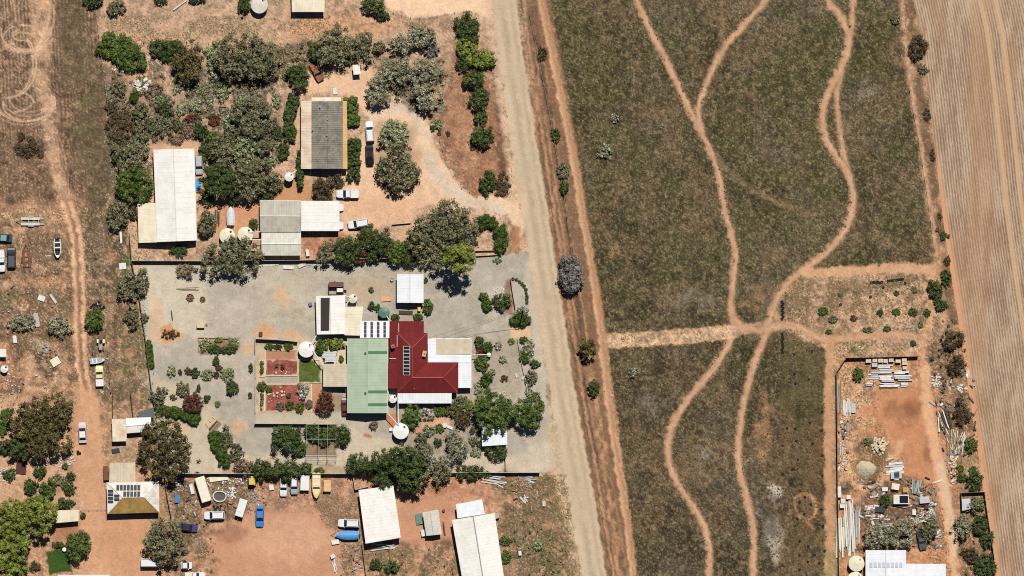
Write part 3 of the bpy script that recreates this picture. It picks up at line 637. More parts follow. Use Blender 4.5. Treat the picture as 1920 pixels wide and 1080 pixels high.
# ------------------------------------------------------------------ buildings
WHITE = mt('white_roof_steel', (250, 246, 238), 0.5, 0.05, 1.5, stain=(230, 220, 204), stain_amt=0.45, sheets=0.035)
WHITE2 = mt('bright_white_steel', (246, 247, 250), 0.45, 0.04, 1.5, stain=(232, 234, 238), stain_amt=0.6, sheets=0.06)
CREAM = mt('cream_roof_steel', (246, 234, 206), 0.55, 0.06, 1.2, stain=(226, 210, 178), stain_amt=0.6, sheets=0.07)
BEIGE = mt('beige_roof_steel', (216, 200, 172), 0.6, 0.08, 1.0, stain=(196, 180, 150), stain_amt=0.5, sheets=0.08)
GREYR = mt('grey_roof_steel', (196, 190, 172), 0.6, 0.10, 1.0, stain=(172, 166, 148), stain_amt=0.5, sheets=0.1)
PALEG = mt('pale_grey_roof_steel', (222, 217, 202), 0.55, 0.08, 1.0, stain=(198, 192, 174), stain_amt=0.5, sheets=0.1)
ASB = mt('weathered_cement_sheet', (150, 144, 130), 0.9, 0.22, 2.6, stain=(108, 102, 92), stain_amt=0.8, stain_scale=0.5, bump=0.3)
RUSTW = mt('rust_streaked_white_steel', (240, 224, 198), 0.6, 0.08, 1.0, stain=(206, 150, 100), stain_amt=0.75, stain_scale=0.5, sheets=0.1)
OCHRE = mt('ochre_verandah_steel', (224, 182, 116), 0.6, 0.1, 1.0, stain=(206, 160, 100), stain_amt=0.5)
RUSTY = mt('rusted_yellow_steel', (190, 152, 84), 0.7, 0.14, 0.8, stain=(140, 124, 84), stain_amt=0.8, stain_scale=0.45, sheets=0.15)
FLAKE = mt('flaking_white_steel', (240, 234, 224), 0.6, 0.06, 1.5, stain=(196, 150, 116), stain_amt=0.55, stain_scale=0.8, sheets=0.08)
GREEN = mt('pale_green_steel', (184, 200, 172), 0.65, 0.06, 1.0, stain=(164, 186, 152), stain_amt=0.7, stain_scale=0.5, sheets=0.07)
GREEND = mt('dark_green_skylight', (84, 130, 96), 0.35, 0.06, 1.0)
RED = mt('red_painted_steel', (124, 44, 44), 0.8, 0.12, 1.6, stain=(118, 40, 42), stain_amt=0.7, stain_scale=0.6, spec=0.12, sheets=0.09)
REDCAP = mt('red_ridge_flashing', (166, 66, 66), 0.5, 0.05)
WALLW = mt('cream_wall_cladding', (214, 204, 184), 0.8, 0.08)
WALLB = mt('brick_wall', (168, 112, 84), 0.9, 0.2, 3.0)
WALLG = mt('green_wall_cladding', (120, 138, 110), 0.7, 0.08)
WALLD = mt('grey_wall_cladding', (150, 146, 138), 0.8, 0.1)
DOORM = mt('roller_door_steel', (196, 192, 182), 0.5, 0.06)
TRIM = mt('white_trim', (240, 238, 230), 0.5, 0.04)
TIMBER = mt('weathered_timber', (150, 126, 100), 0.9, 0.25, 3.0)
TIMBERL = mt('pale_timber', (214, 186, 148), 0.85, 0.2, 3.0)
DARKT = mt('dark_timber', (84, 70, 58), 0.9, 0.25, 3.0)
GALV = mt('galvanised_steel', (176, 176, 172), 0.45, 0.1, 2.0, metal=0.3)
STEELW = mt('white_sheet_steel', (236, 234, 228), 0.5, 0.08, 1.5, stain=(200, 192, 178), stain_amt=0.6, stain_scale=0.9)
GLASS = mt('window_glass', (40, 48, 56), 0.08, 0.1, 1.0, spec=0.6)
RUBBER = mt('black_rubber', (34, 33, 33), 0.85, 0.2, 4.0)
BLACK = mt('black_plastic', (28, 28, 30), 0.6, 0.15)
PANELD = mt('solar_cell_dark', (38, 40, 48), 0.15, 0.08, 2.0, spec=0.5)
PANELG = mt('solar_cell_grey', (72, 74, 76), 0.25, 0.08, 2.0)
MAT_ = mt('pool_heating_matting', (58, 50, 46), 0.7, 0.15, 2.5)
PURPLE = mt('tinted_skylight', (88, 76, 84), 0.2, 0.2, 2.5)
CONC = mt('concrete', (196, 188, 172), 0.9, 0.12, 2.0)
STONE = mt('pale_limestone', (226, 206, 174), 0.9, 0.16, 2.0, bump=0.4)
STONEW = mt('white_quartz_rock', (232, 224, 212), 0.9, 0.14, 2.0, bump=0.4)
FENCEM = mt('steel_fence_sheet', (190, 182, 166), 0.6, 0.08)
RUST = mt('rusted_iron', (124, 84, 66), 0.85, 0.25, 2.5)
POLY = mt('cream_tank_polymer', (236, 228, 200), 0.5, 0.05)
TANKW = mt('white_tank_steel', (244, 243, 238), 0.45, 0.05)
TANKG = mt('green_tank_steel', (92, 134, 112), 0.5, 0.08)
SAIL = mt('shade_sail_cloth', (206, 206, 208), 0.8, 0.06)

def ribs(mb, poly3, e, sp, h=0.026, w=0.09):
    """raised ribs up the slope of a planar convex roof polygon; e = horizontal eave direction"""
    p = [Vector(q) for q in poly3]; e = Vector(e).normalized()
    n = Vector((0, 0, 0))
    for i in range(1, len(p) - 1): n += (p[i] - p[0]).cross(p[i + 1] - p[0])
    n.normalize()
    if n.z < 0: n = -n
    ts = [q.dot(e) for q in p]; t = min(ts) + sp * 0.5
    while t < max(ts) - sp * 0.3:
        hit = []
        for i in range(len(p)):
            a, b, ta, tb = p[i], p[(i + 1) % len(p)], ts[i], ts[(i + 1) % len(p)]
            if (ta - t) * (tb - t) < 0: hit.append(a + (b - a) * ((t - ta) / (tb - ta)))
        if len(hit) >= 2 and (hit[0] - hit[1]).length > 0.3:
            a, b = hit[0], hit[1]
            o = e * (w / 2); k = e * (w / 4); u = n * h; b0 = n * 0.002
            mb.add([a - o + b0, a - k + u, a + k + u, a + o + b0, b - o + b0, b - k + u, b + k + u, b + o + b0],
                   [(0, 1, 5, 4), (1, 2, 6, 5), (2, 3, 7, 6), (0, 3, 2, 1), (4, 5, 6, 7)])
        t += sp

def inset(c4, m):
    c = sum((Vector(q) for q in c4), Vector((0, 0, 0))) / len(c4)
    out = []
    for q in c4:
        v = Vector(q) - c; L = v.length; out.append(c + v * max(0.2, (L - m * 1.4) / L))
    return out

def wall_piece(t, a, b, f, w, h, z, mat, name, parent=None, proud=0.03, th=0.06):
    """a door, window or panel standing on the wall from a to b (outside on the right-hand side when walking a to b)"""
    a, b = Vector((a[0], a[1], 0)), Vector((b[0], b[1], 0)); u = (b - a).normalized(); nrm = Vector((u.y, -u.x, 0))
    c = a + (b - a) * f + nrm * proud
    mb = MB(); mb.box(c.x, c.y, z, z + h, w, th, math.atan2(u.y, u.x))
    return mb.build(name, mat, parent or t, local=False)

def shed(name, label, cat, c4, eave, ridge, axis, roofm, wallm, rib=0.76, openw=False, hz=None, doors=(), capm=None, gut=True, roofname='roof', split=False):
    """c4: photograph corners TL, TR, BR, BL. axis 'v' / 'h': gable ridge; 's': single slope with corner heights hz"""
    q = [P(*c) for c in c4]; cx = sum((p for p in q), Vector((0, 0, 0))) / 4
    t = thing(name, label, cat, (cx.x, cx.y, 0))
    TL, TR, BR, BL = q
    rf = MB(); zf = lambda p, z: Vector((p.x, p.y, z))
    if axis == 's':
        hs = hz or [eave] * 4; top = [zf(p, h) for p, h in zip(q, hs)]
        rf.slab(top[::-1], 0.07)
        dx = abs(hs[0] + hs[3] - hs[1] - hs[2]); dy = abs(hs[0] + hs[1] - hs[2] - hs[3])
        e = (TL - BL) if dx > dy else (TR - TL); ribs(rf, top, e, rib); slopes = []
    elif axis == 'v':
        A, B = (TL + TR) / 2, (BL + BR) / 2
        s1 = [zf(TL, eave), zf(BL, eave), zf(B, ridge), zf(A, ridge)]; s2 = [zf(A, ridge), zf(B, ridge), zf(BR, eave), zf(TR, eave)]
        for s_ in (s1, s2): rf.slab(s_, 0.07); ribs(rf, s_, TL - BL, rib)
    else:
        A, B = (TL + BL) / 2, (TR + BR) / 2
        s1 = [zf(TL, eave), zf(A, ridge), zf(B, ridge), zf(TR, eave)]; s2 = [zf(A, ridge), zf(BL, eave), zf(BR, eave), zf(B, ridge)]
        for s_ in (s1, s2): rf.slab(s_, 0.07); ribs(rf, s_, TR - TL, rib)
    roof = rf.build(roofname, roofm, t, local=False)
    if axis in 'vh':
        m = MB(); m.tube(zf(A, ridge + 0.03), zf(B, ridge + 0.03), 0.13, 6); m.build('ridge_cap', capm or roofm, roof, local=False)
    if gut:
        ed = {'v': [(TL, BL), (TR, BR)], 'h': [(TL, TR), (BL, BR)], 's': [(BL, BR)]}[axis]
        for a, b in ed:
            za = eave if axis != 's' else (hs[3]); zb = eave if axis != 's' else hs[2]
            m = MB(); m.tube(zf(a, za - 0.1), zf(b, zb - 0.1), 0.075, 6); m.build('gutter', TRIM, roof, local=False)
    w = inset(q, 0.25); low = (min(hs) if axis == 's' else eave) - 0.10
    if openw:
        for p in w + [(w[0] + w[1]) / 2, (w[2] + w[3]) / 2]:
            m = MB(); m.box(p.x, p.y, -0.02, low, 0.1, 0.1); m.build('post', GALV, t, local=False)
    else:
        m = MB(); m.prism([w[3], w[2], w[1], w[0]], -0.05, low)
        if axis == 'v':
            for a, b in ((w[0], w[1]), (w[3], w[2])):
                c = (a + b) / 2; m.add([zf(a, low), zf(b, low), zf(c, ridge - 0.16)], [(0, 1, 2)])
        if axis == 'h':
            for a, b in ((w[0], w[3]), (w[1], w[2])):
                c = (a + b) / 2; m.add([zf(a, low), zf(b, low), zf(c, ridge - 0.16)], [(0, 1, 2)])
        m.build('wall', wallm, t, local=False)
        sides = {'S': (w[3], w[2]), 'E': (w[2], w[1]), 'N': (w[1], w[0]), 'W': (w[0], w[3])}
        for side, kind, f in doors:
            a, b = sides[side]
            if kind == 'roller': wall_piece(t, a, b, f, 2.8, min(2.4, low - 0.2), 0, DOORM, 'roller_door')
            elif kind == 'door':
                d_ = wall_piece(t, a, b, f, 0.9, 2.05, 0, TIMBER, 'door'); wall_piece(t, a, b, f + 0.3 / max(1.5, (b - a).length), 0.12, 0.06, 1.0, GALV, 'handle', d_, 0.08)
            else:
                d_ = wall_piece(t, a, b, f, 1.5, 1.1, 1.0, TRIM, 'window'); wall_piece(t, a, b, f, 1.3, 0.9, 1.1, GLASS, 'pane', d_, 0.05)
    return t

def roof_patch(t, roof_z, c4, mat, name, parent, lift=0.05, th=0.05):
    """flat piece lying on a roof: c4 pixel corners with a height function"""
    top = [Vector((*P(*c).xy, roof_z(*c) + lift)) for c in c4]
    m = MB(); m.slab(top[::-1], th); return m.build(name, mat, parent, local=False)

# long white shed with lean-to
t = shed('machinery_shed', 'long white gabled shed beside left fence, silver car along its wall', 'shed', [(289, 281), (365, 279), (370, 451), (296, 454)], 2.9, 3.7, 'v', WHITE, WALLW, 1.2, doors=(('S', 'roller', 0.3), ('S', 'door', 0.7), ('E', 'window', 0.4), ('E', 'roller', 0.7)))
l4 = [P(259, 382), P(292.5, 381), P(295.5, 454.5), P(261, 455.5)]
m = MB(); tp = [Vector((p.x, p.y, h)) for p, h in zip(l4, (2.3, 2.78, 2.78, 2.3))]; m.slab(tp[::-1], 0.06); ribs(m, tp, l4[0] - l4[3], 1.2); lr = m.build('lean_to_roof', CREAM, t, local=False)
m = MB(); m.prism([p for p in inset(l4, 0.2)][::-1], -0.05, 2.2); m.build('lean_to_wall', WALLW, t, local=False)
wall_piece(t, l4[3] + Vector((0.3, 0.2, 0)), l4[2] + Vector((-0.2, 0.2, 0)), 0.5, 2.4, 1.95, 0, DOORM, 'roller_door')

# weathered house under a grey cement-sheet roof
t = thing('cottage', 'cottage with weathered grey corrugated roof between green hedges', 'house', (*P(608, 254).xy, 0))
zr = 3.7
def pl(c, z): return Vector((*P(*c).xy, z))
for nm, c4, zs, mm, sp, hh in (('roof', [(585, 191), (616, 191), (616, 317), (585, 317)], (2.95, zr, zr, 2.95), ASB, 0.5, 0.07), ('roof', [(616, 191), (643, 191), (643, 317), (616, 317)], (zr, 2.95, 2.95, zr), ASB, 0.5, 0.07),
                          ('verandah_roof', [(565, 190), (584.8, 190), (584.8, 317), (565, 317)], (2.5, 2.9, 2.9, 2.5), RUSTW, 0.76, 0.04), ('verandah_roof', [(643.2, 190), (651, 190), (652, 317), (643.2, 317)], (2.9, 2.7, 2.7, 2.9), OCHRE, 0.76, 0.04)):
    m = MB(); tp = [pl(c, z) for c, z in zip(c4, zs)]; m.slab(tp[::-1], 0.06); ribs(m, tp, Vector((0, 1, 0)), sp, hh, 0.2 if sp == 0.5 else 0.09); m.build(nm, mm, t, local=False)
m = MB(); m.prism([P(586, 316), P(642, 316), P(642, 192), P(586, 192)], -0.05, 2.9)
for yy in (316, 192): m.add([pl((586, yy), 2.9), pl((642, yy), 2.9), pl((616, yy), 3.6)], [(0, 1, 2)])
m.build('wall', WALLB, t, local=False)
for yy in (192, 220, 250, 280, 315):
    m = MB(); p = P(566.5, yy); m.box(p.x, p.y, 0, 2.42, 0.1, 0.1); m.build('verandah_post', TRIM, t, local=False)
m = MB(); m.tube(pl((616, 190), zr + 0.03), pl((616, 317.5), zr + 0.03), 0.14); m.build('ridge_cap', ASB, t, local=False)
m = MB(); m.slab([pl(c, 2.5) for c in [(585, 183), (585, 190), (640, 190), (640, 183)]][::-1], 0.06); m.build('porch_roof', CREAM, t, local=False)
for (x, y) in ((601, 201), (615, 224), (614, 254), (587, 243)):
    m = MB(); p = P(x, y); m.cyl(p.x, p.y, 2.9, 4.05, 0.09, n=8); m.cyl(p.x, p.y, 4.05, 4.2, 0.16, n=8); m.build('vent_pipe', GALV, t, local=False)
wall_piece(t, P(586, 316), P(642, 316), 0.3, 1.5, 1.1, 1.0, TRIM, 'window'); wall_piece(t, P(586, 316), P(642, 316), 0.7, 0.9, 2.05, 0, TIMBER, 'door')
tag_o = MB(); p = P(613, 187); tag_o.box(p.x, p.y, 2.45, 2.9, 1.1, 0.9); tag_o.build('water_heater', TRIM, t, local=False)

# three joined sheds and a white carport
shed('barn', 'grey double-pitched barn roof joined to white carport', 'shed', [(488, 376), (565, 376.5), (564.5, 435), (488.5, 435)], 2.8, 3.3, 'h', GREYR, WALLD, 0.6, doors=(('W', 'door', 0.5), ('N', 'window', 0.4)), capm=TRIM)
shed('garden_shed', 'pale grey lower shed beside two cream water tanks', 'shed', [(491, 436), (565, 436), (565, 479), (491, 479)], 2.5, 2.9, 'h', PALEG, WALLD, 0.6, doors=(('S', 'window', 0.5), ('E', 'door', 0.4)), capm=TRIM)
shed('carport', 'white ribbed carport roof with two cars poking out', 'carport', [(565.5, 377), (637, 377), (637, 433), (565.5, 433)], 2.7, 2.9, 's', WHITE, WALLD, 0.8, openw=True, hz=[2.75, 2.55, 2.55, 2.75])
shed('garden_shed', 'small cream shed at the top edge of the frame', 'shed', [(547, -30), (610, -30), (609, 23), (548, 23)], 2.6, 3.0, 's', CREAM, WALLW, 0.76, hz=[2.9, 2.9, 2.6, 2.6], doors=(('S', 'door', 0.5),))

# workshop with heating mat and skillion
t = shed('workshop', 'white workshop roof carrying a dark brown heating mat', 'shed', [(593, 555), (647.5, 553.5), (647.5, 626), (595, 627)], 2.7, 3.2, 'v', WHITE, WALLW, 0.76, doors=(('W', 'door', 0.3), ('W', 'roller', 0.6), ('S', 'window', 0.5)))
zf_ = lambda x, y: 2.7 + 0.5 * max(0, min(1, (x - 593) / 27))
rr = [c for c in t.children if c.name.startswith('roof')][0]
roof_patch(t, zf_, [(602, 558.5), (619, 558.5), (618, 619.5), (602, 620)], MAT_, 'heating_mat', t, 0.12)
shed('skillion', 'cream flat-roofed skillion between workshop and skylight roof', 'shed', [(648, 575), (681.5, 575), (676, 629), (646.5, 628)], 2.6, 2.6, 's', CREAM, WALLW, 0.76, hz=[2.65, 2.55, 2.5, 2.6], doors=(('N', 'door', 0.5),))
t = shed('patio_roof', 'bright white patio roof with four rows of dark skylights', 'patio roof', [(676, 601.5), (730.5, 601.5), (730.5, 633.5), (675.5, 633.5)], 2.9, 2.9, 's', WHITE2, WALLW, 0.76, openw=True, hz=[2.75, 2.75, 2.95, 2.95])
for k in range(4):
    for j in range(4):
        x0 = 683 + k * 12.1; y0 = 603.5 + j * 7.4
        roof_patch(t, lambda x, y: 2.75 + 0.2 * (y - 601.5) / 32, [(x0, y0), (x0 + 4.8, y0), (x0 + 4.8, y0 + 6.6), (x0, y0 + 6.6)], PURPLE, 'skylight', t, 0.09)

# green shed
t = shed('green_shed', 'long pale green gabled shed with three dark green skylight strips', 'shed', [(652, 634.5), (727, 634.5), (727, 774), (652, 774)], 3.0, 3.9, 'v', GREEN, WALLG, 0.76, doors=(('S', 'roller', 0.3), ('S', 'roller', 0.75), ('W', 'window', 0.6)))
zg = lambda x, y: 3.0 + 0.9 * (1 - abs(x - 689.5) / 37.5)
for y0 in (658, 731.5, 755.5): roof_patch(t, zg, [(691, y0), (726.5, y0), (726.5, y0 + 5.3), (691, y0 + 5.3)], GREEND, 'skylight', t, 0.08)
for (x, y) in ((686, 661.5), (686, 736)):
    m = MB(); p = P(x, y); m.cyl(p.x, p.y, 3.7, 4.25, 0.17, n=10); m.cyl(p.x, p.y, 4.25, 4.4, 0.26, 0.1, n=10); m.build('roof_vent', GREEND, t, local=False)
shed('awning', 'cream ribbed awning against the green shed beside the shade sail', 'awning', [(606.5, 682), (651, 682), (651, 724.5), (606.5, 724.5)], 2.5, 2.5, 's', BEIGE, WALLW, 0.5, openw=True, hz=[2.4, 2.8, 2.8, 2.4])

# the red-roofed house
E, R = 2.75, 4.15
t = thing('red_roof_house', 'L-shaped house with dark red hipped roof and a column of solar panels', 'house', (*P(790, 680).xy, 0))
hp = {'nw': (745, 624, E), 'ne': (802, 624, E), 'in': (802, 679, E), 'ee': (859, 679, E), 'se': (859, 736, E), 'sw': (745, 736, E), 'a': (773.5, 652, R), 'b': (773.5, 707.5, R), 'c': (831, 707.5, R)}
V3 = {k: Vector((*P(v[0], v[1]).xy, v[2])) for k, v in hp.items()}
for f in (('nw', 'ne', 'a'), ('ne', 'in', 'b', 'a'), ('in', 'ee', 'c', 'b'), ('ee', 'se', 'c'), ('se', 'sw', 'b', 'c'), ('sw', 'nw', 'a', 'b')):
    m = MB(); pp = [V3[k] for k in f]; m.slab(pp[::-1], 0.06); ribs(m, pp, pp[1] - pp[0], 0.5, 0.03, 0.08); m.build('roof_slope', RED, t, local=False)
for a, b in (('nw', 'a'), ('ne', 'a'), ('a', 'b'), ('b', 'c'), ('ee', 'c'), ('se', 'c'), ('sw', 'b')):
    m = MB(); m.tube(V3[a] + Vector((0, 0, 0.02)), V3[b] + Vector((0, 0, 0.02)), 0.11); m.build('ridge_cap', REDCAP, t, local=False)
for c4, zs in (([(731, 602), (795, 602), (795, 624), (731, 624)], (2.45, 2.45, 2.72, 2.72)), ([(728, 680), (745, 680), (745, 728), (728, 728)], (2.4, 2.72, 2.72, 2.4)), ([(731, 624.3), (745, 624.3), (745, 679.7), (731, 679.7)], (2.45, 2.72, 2.72, 2.45))):
    m = MB(); pp = [pl(c, z) for c, z in zip(c4, zs)]; m.slab(pp[::-1], 0.06); e = Vector((1, 0, 0)) if zs[0] == zs[1] else Vector((0, 1, 0)); ribs(m, pp, e, 0.5, 0.03, 0.08); m.build('lean_to_roof', RED, t, local=False)
m = MB(); m.prism([P(748, 733), P(856, 733), P(856, 682), P(799, 682), P(799, 627), P(748, 627)], -0.05, 2.68); m.build('wall', WALLB, t, local=False)
m = MB(); m.prism([P(731, 725), P(747.5, 725), P(747.5, 605), P(792, 605), P(792, 603.5), P(734, 603.5)], -0.05, 2.35); m.build('wall', WALLB, t, local=False)
for a, b, f, kd in (((799, 682), (799, 627), 0.5, 'w'), ((748, 733), (856, 733), 0.25, 'w'), ((748, 733), (856, 733), 0.5, 'd'), ((748, 733), (856, 733), 0.75, 'w'), ((856, 733), (856, 682), 0.4, 'w')):
    if kd == 'w':
        d_ = wall_piece(t, P(*a), P(*b), f, 1.6, 1.2, 0.9, TRIM, 'window'); wall_piece(t, P(*a), P(*b), f, 1.4, 1.0, 1.0, GLASS, 'pane', d_, 0.06)
    else:
        d_ = wall_piece(t, P(*a), P(*b), f, 0.95, 2.05, 0, DARKT, 'door'); wall_piece(t, P(*a), P(*b), f + 0.03, 0.12, 0.06, 1.0, GALV, 'handle', d_, 0.08)
zw = lambda x, y: E + (R - E) * max(0, min(1, (x - 745) / 28.5))
for k in range(8):
    y0 = 648.6 + k * 6.85; zz = lambda x, y: zw(x, y)
    po = roof_patch(t, zz, [(756.3, y0), (769.3, y0), (769.3, y0 + 6.4), (756.3, y0 + 6.4)], TRIM, 'solar_panel', t, 0.13, 0.05)
    roof_patch(t, zz, [(757, y0 + 0.6), (768.6, y0 + 0.6), (768.6, y0 + 5.8), (757, y0 + 5.8)], PANELD, 'cell', po, 0.15, 0.05)
for (x, y, sx, sy, r_) in ((796, 663, 0.7, 1.2, -0.25), (737.5, 649, 0.7, 0.7, 0.3)):
    m = MB(); p = P(x, y); m.box(p.x, p.y, 2.4, 4.0, sx, sy, r_); m.box(p.x, p.y, 4.0, 4.12, sx + 0.16, sy + 0.16, r_)
    ch = m.build('chimney', TIMBERL if sx != sy else WALLB, t, local=False); m = MB(); m.cyl(p.x, p.y, 4.12, 4.4, 0.14, n=8); m.build('chimney_pot', DARKT, ch, local=False)
for a, b in (((748, 606), (748, 622)), ((745, 628), (745, 650)), ((730, 672), (743, 672))):
    m = MB(); za = 2.75; m.tube(pl(a, za), pl(b, za), 0.07); m.build('conduit', TRIM, t, local=False)
m = MB(); p = P(777, 728); m.cyl(p.x, p.y, 2.7, 3.5, 0.07, n=8); m.build('vent_pipe', GALV, t, local=False)
for c4, zs, mm, nm, sp in (([(802.5, 634), (884, 634), (884, 679), (802.5, 679)], (2.55, 2.45, 2.45, 2.55), WHITE2, 'verandah_roof', 0.76), ([(859.5, 679.3), (884, 679.3), (884, 727), (859.5, 727)], (2.6, 2.42, 2.42, 2.6), WHITE2, 'verandah_roof', 0.5), ([(746, 737), (847, 736.8), (847, 756), (746, 756)], (2.6, 2.6, 2.4, 2.4), WHITE2, 'verandah_roof', 0.76)):
    m = MB(); pp = [pl(c, z) for c, z in zip(c4, zs)]; m.slab(pp[::-1], 0.06); e = Vector((1, 0, 0)) if zs[0] == zs[1] else Vector((0, 1, 0)); ribs(m, pp, e, sp); m.build(nm, mm, t, local=False)
roof_patch(t, lambda x, y: 2.56, [(818, 635.5), (883, 635.5), (883, 664), (818, 664)], BEIGE, 'deck_roof', t, 0.07, 0.06)
for (x, y) in ((882, 636), (882, 658), (882, 680), (882, 704), (882, 725), (748, 754.5), (780, 754.5), (812, 754.5), (845, 754.5), (825, 636), (850, 636)):
    m = MB(); p = P(x, y); m.box(p.x, p.y, -0.03, 2.36, 0.11, 0.11); m.build('verandah_post', TRIM, t, local=False)
m = MB(); p = P(871, 703); m.box(p.x, p.y, -0.05, 0.12, 2.8, 6); p = P(796, 746); m.box(p.x, p.y, -0.05, 0.12, 12.4, 2.2); m.build('verandah_floor', CONC, t, local=False)

# smaller roofs
t = shed('carport', 'small square white gabled carport north of the red roof', 'carport', [(745, 514), (794, 514.5), (794, 568), (745, 567.5)], 2.6, 3.0, 'v', WHITE2, WALLW, 0.76, doors=(('S', 'roller', 0.5),))
shed('carport', 'flat white carport half hidden under two round green trees', 'carport', [(903, 793), (951, 793), (951, 833), (904, 836)], 2.5, 2.5, 's', WHITE2, WALLW, 0.76, openw=True, hz=[2.55, 2.55, 2.45, 2.45])
t = thing('chicken_pen', 'small open rusty pen holding a white box beside workshop', 'pen', (*P(630, 541).xy, 0))
for c4, z in (([(617, 529), (644, 529), (644, 537), (617, 537)], 1.9), ):
    m = MB(); m.slab([pl(c, z) for c in c4][::-1], 0.05); m.build('roof', RUST, t, local=False)
for a, b in (((617, 529), (617, 552)), ((644, 529), (644, 552)), ((617, 529), (644, 529)), ((617, 552), (644, 552))):
    m = MB()
    pa, pb = P(*a), P(*b); c = (pa + pb) / 2; m.box(c.x, c.y, 0, 1.6, max(0.06, abs(pa.x - pb.x)), max(0.06, abs(pa.y - pb.y))); m.build('mesh_panel', RUST, t, local=False)
o = MB().box(*P(637.5, 544).xy, 0, 1.15, 1.3, 0.8).box(*P(637.5, 544).xy, 1.15, 1.22, 1.4, 0.9).build('white_box', TRIM); tag(o, 'white lidded box inside the small rusty pen', 'box')
# shade sail
t = thing('shade_sail', 'pale grey shade sail stretched above the house courtyard', 'shade sail', (*P(619, 669).xy, 0))
n = 8; A = [(607, 658), (632, 657.5), (630, 679.5), (609, 680)]; hs = (2.9, 2.5, 2.9, 2.5); vs = []
for j in range(n + 1):
    for i in range(n + 1):
        u, v = i / n, j / n; k = 1 - 0.16 * math.sin(math.pi * u) * (abs(v - 0.5) * 2) ** 2; k2 = 1 - 0.16 * math.sin(math.pi * v) * (abs(u - 0.5) * 2) ** 2
        u2, v2 = 0.5 + (u - 0.5) * k2, 0.5 + (v - 0.5) * k; x = (1 - v2) * ((1 - u2) * A[0][0] + u2 * A[1][0]) + v2 * ((1 - u2) * A[3][0] + u2 * A[2][0]); y = (1 - v2) * ((1 - u2) * A[0][1] + u2 * A[1][1]) + v2 * ((1 - u2) * A[3][1] + u2 * A[2][1])
        z = (1 - v) * ((1 - u) * hs[0] + u * hs[1]) + v * ((1 - u) * hs[3] + u * hs[2]) + 0.05 * math.sin(v * 20); vs.append((*P(x, y).xy, z))
m = MB(); m.add(vs, [(j * (n + 1) + i, (j + 1) * (n + 1) + i, (j + 1) * (n + 1) + i + 1, j * (n + 1) + i + 1) for j in range(n) for i in range(n)]); m.build('cloth', SAIL, t, local=False)
for (x, y), z in zip([(606, 657), (633, 656.5), (631, 680.5), (608, 681)], hs):
    m = MB(); p = P(x, y); m.cyl(p.x, p.y, -0.1, z + 0.1, 0.06, n=8); m.build('post', GALV, t, local=False)
# netted orchard frame
t = thing('orchard_frame', 'thin steel pergola frame over the small citrus plot', 'pergola', (*P(602, 828).xy, 0))
for a, b in (((575, 795), (575, 862)), ((597.5, 795), (597.5, 862)), ((614.5, 795), (614.5, 862)), ((630.5, 795), (630.5, 862)), ((575, 795), (630.5, 795)), ((575, 823), (630.5, 823)), ((573, 854), (630.5, 854)), ((573, 858), (630.5, 858)), ((573, 862), (630.5, 862))):
    m = MB(); m.tube(pl(a, 2.2), pl(b, 2.2), 0.045); m.build('rail', GALV if a[0] != b[0] or a[1] < 800 else DARKT, t, local=False)
for x in (575, 597.5, 614.5, 630.5):
    for y in (795, 823, 862):
        m = MB(); p = P(x, y); m.cyl(p.x, p.y, -0.1, 2.2, 0.045, n=6); m.build('post', GALV, t, local=False)

# rusty-roofed house lower left, with its panels
t = thing('hipped_cottage', 'white hipped cottage with rusty yellow front slope and grey solar panels', 'house', (*P(251, 934).xy, 0))
E2, R2 = 2.8, 4.4
C = {'nw': (201, 904, E2), 'ne': (299, 902, E2), 'se': (300, 960, E2), 'sw': (203, 963, E2), 'a': (232, 931.5, R2), 'b': (272, 931, R2)}
C = {k: Vector((*P(v[0], v[1]).xy, v[2])) for k, v in C.items()}
for f, mm in ((('nw', 'ne', 'b', 'a'), FLAKE), (('ne', 'se', 'b'), FLAKE), (('se', 'sw', 'a', 'b'), RUSTY), (('sw', 'nw', 'a'), WHITE)):
    m = MB(); pp = [C[k] for k in f]; m.slab(pp[::-1], 0.06); ribs(m, pp, pp[1] - pp[0], 0.76); o = m.build('roof_slope', mm, t, local=False)
    if mm is RUSTY: o['label'] = 'rust-stained yellow front slope'
for a, b in (('nw', 'a'), ('ne', 'b'), ('se', 'b'), ('sw', 'a'), ('a', 'b')):
    m = MB(); m.tube(C[a] + Vector((0, 0, .02)), C[b] + Vector((0, 0, .02)), 0.1); m.build('ridge_cap', FLAKE, t, local=False)
m = MB(); m.prism([P(205, 960), P(297, 957), P(296, 905), P(205, 907)], -0.05, 2.72); m.build('wall', WALLW, t, local=False)
for f in (0.2, 0.55, 0.8):
    d_ = wall_piece(t, P(205, 960), P(297, 957), f, 1.4, 1.1, 1.0, TRIM, 'window'); wall_piece(t, P(205, 960), P(297, 957), f, 1.2, 0.9, 1.1, GLASS, 'pane', d_, 0.06)
wall_piece(t, P(205, 960), P(297, 957), 0.38, 0.9, 2.05, 0, DARKT, 'door')
zn = lambda x, y: E2 + (R2 - E2) * (y - 903) / 28.3
zwst = lambda x, y: E2 + (R2 - E2) * (x - 201.5) / 30
for k in range(7): roof_patch(t, zn, [(220 + k * 6.55, 908.5), (225.3 + k * 6.55, 908.5), (225.3 + k * 6.55, 918.5), (220 + k * 6.55, 918.5)], PANELG, 'solar_panel', t, 0.12)
for k in range(5): roof_patch(t, zn, [(233.2 + k * 6.55, 920.5), (238.4 + k * 6.55, 920.5), (238.4 + k * 6.55, 930), (233.2 + k * 6.55, 930)], PANELG, 'solar_panel', t, 0.12)
for k in range(4): roof_patch(t, zwst, [(203.5, 917.5 + k * 6.6), (214, 917.5 + k * 6.6), (214, 922.6 + k * 6.6), (203.5, 922.6 + k * 6.6)], PANELG, 'solar_panel', t, 0.12)
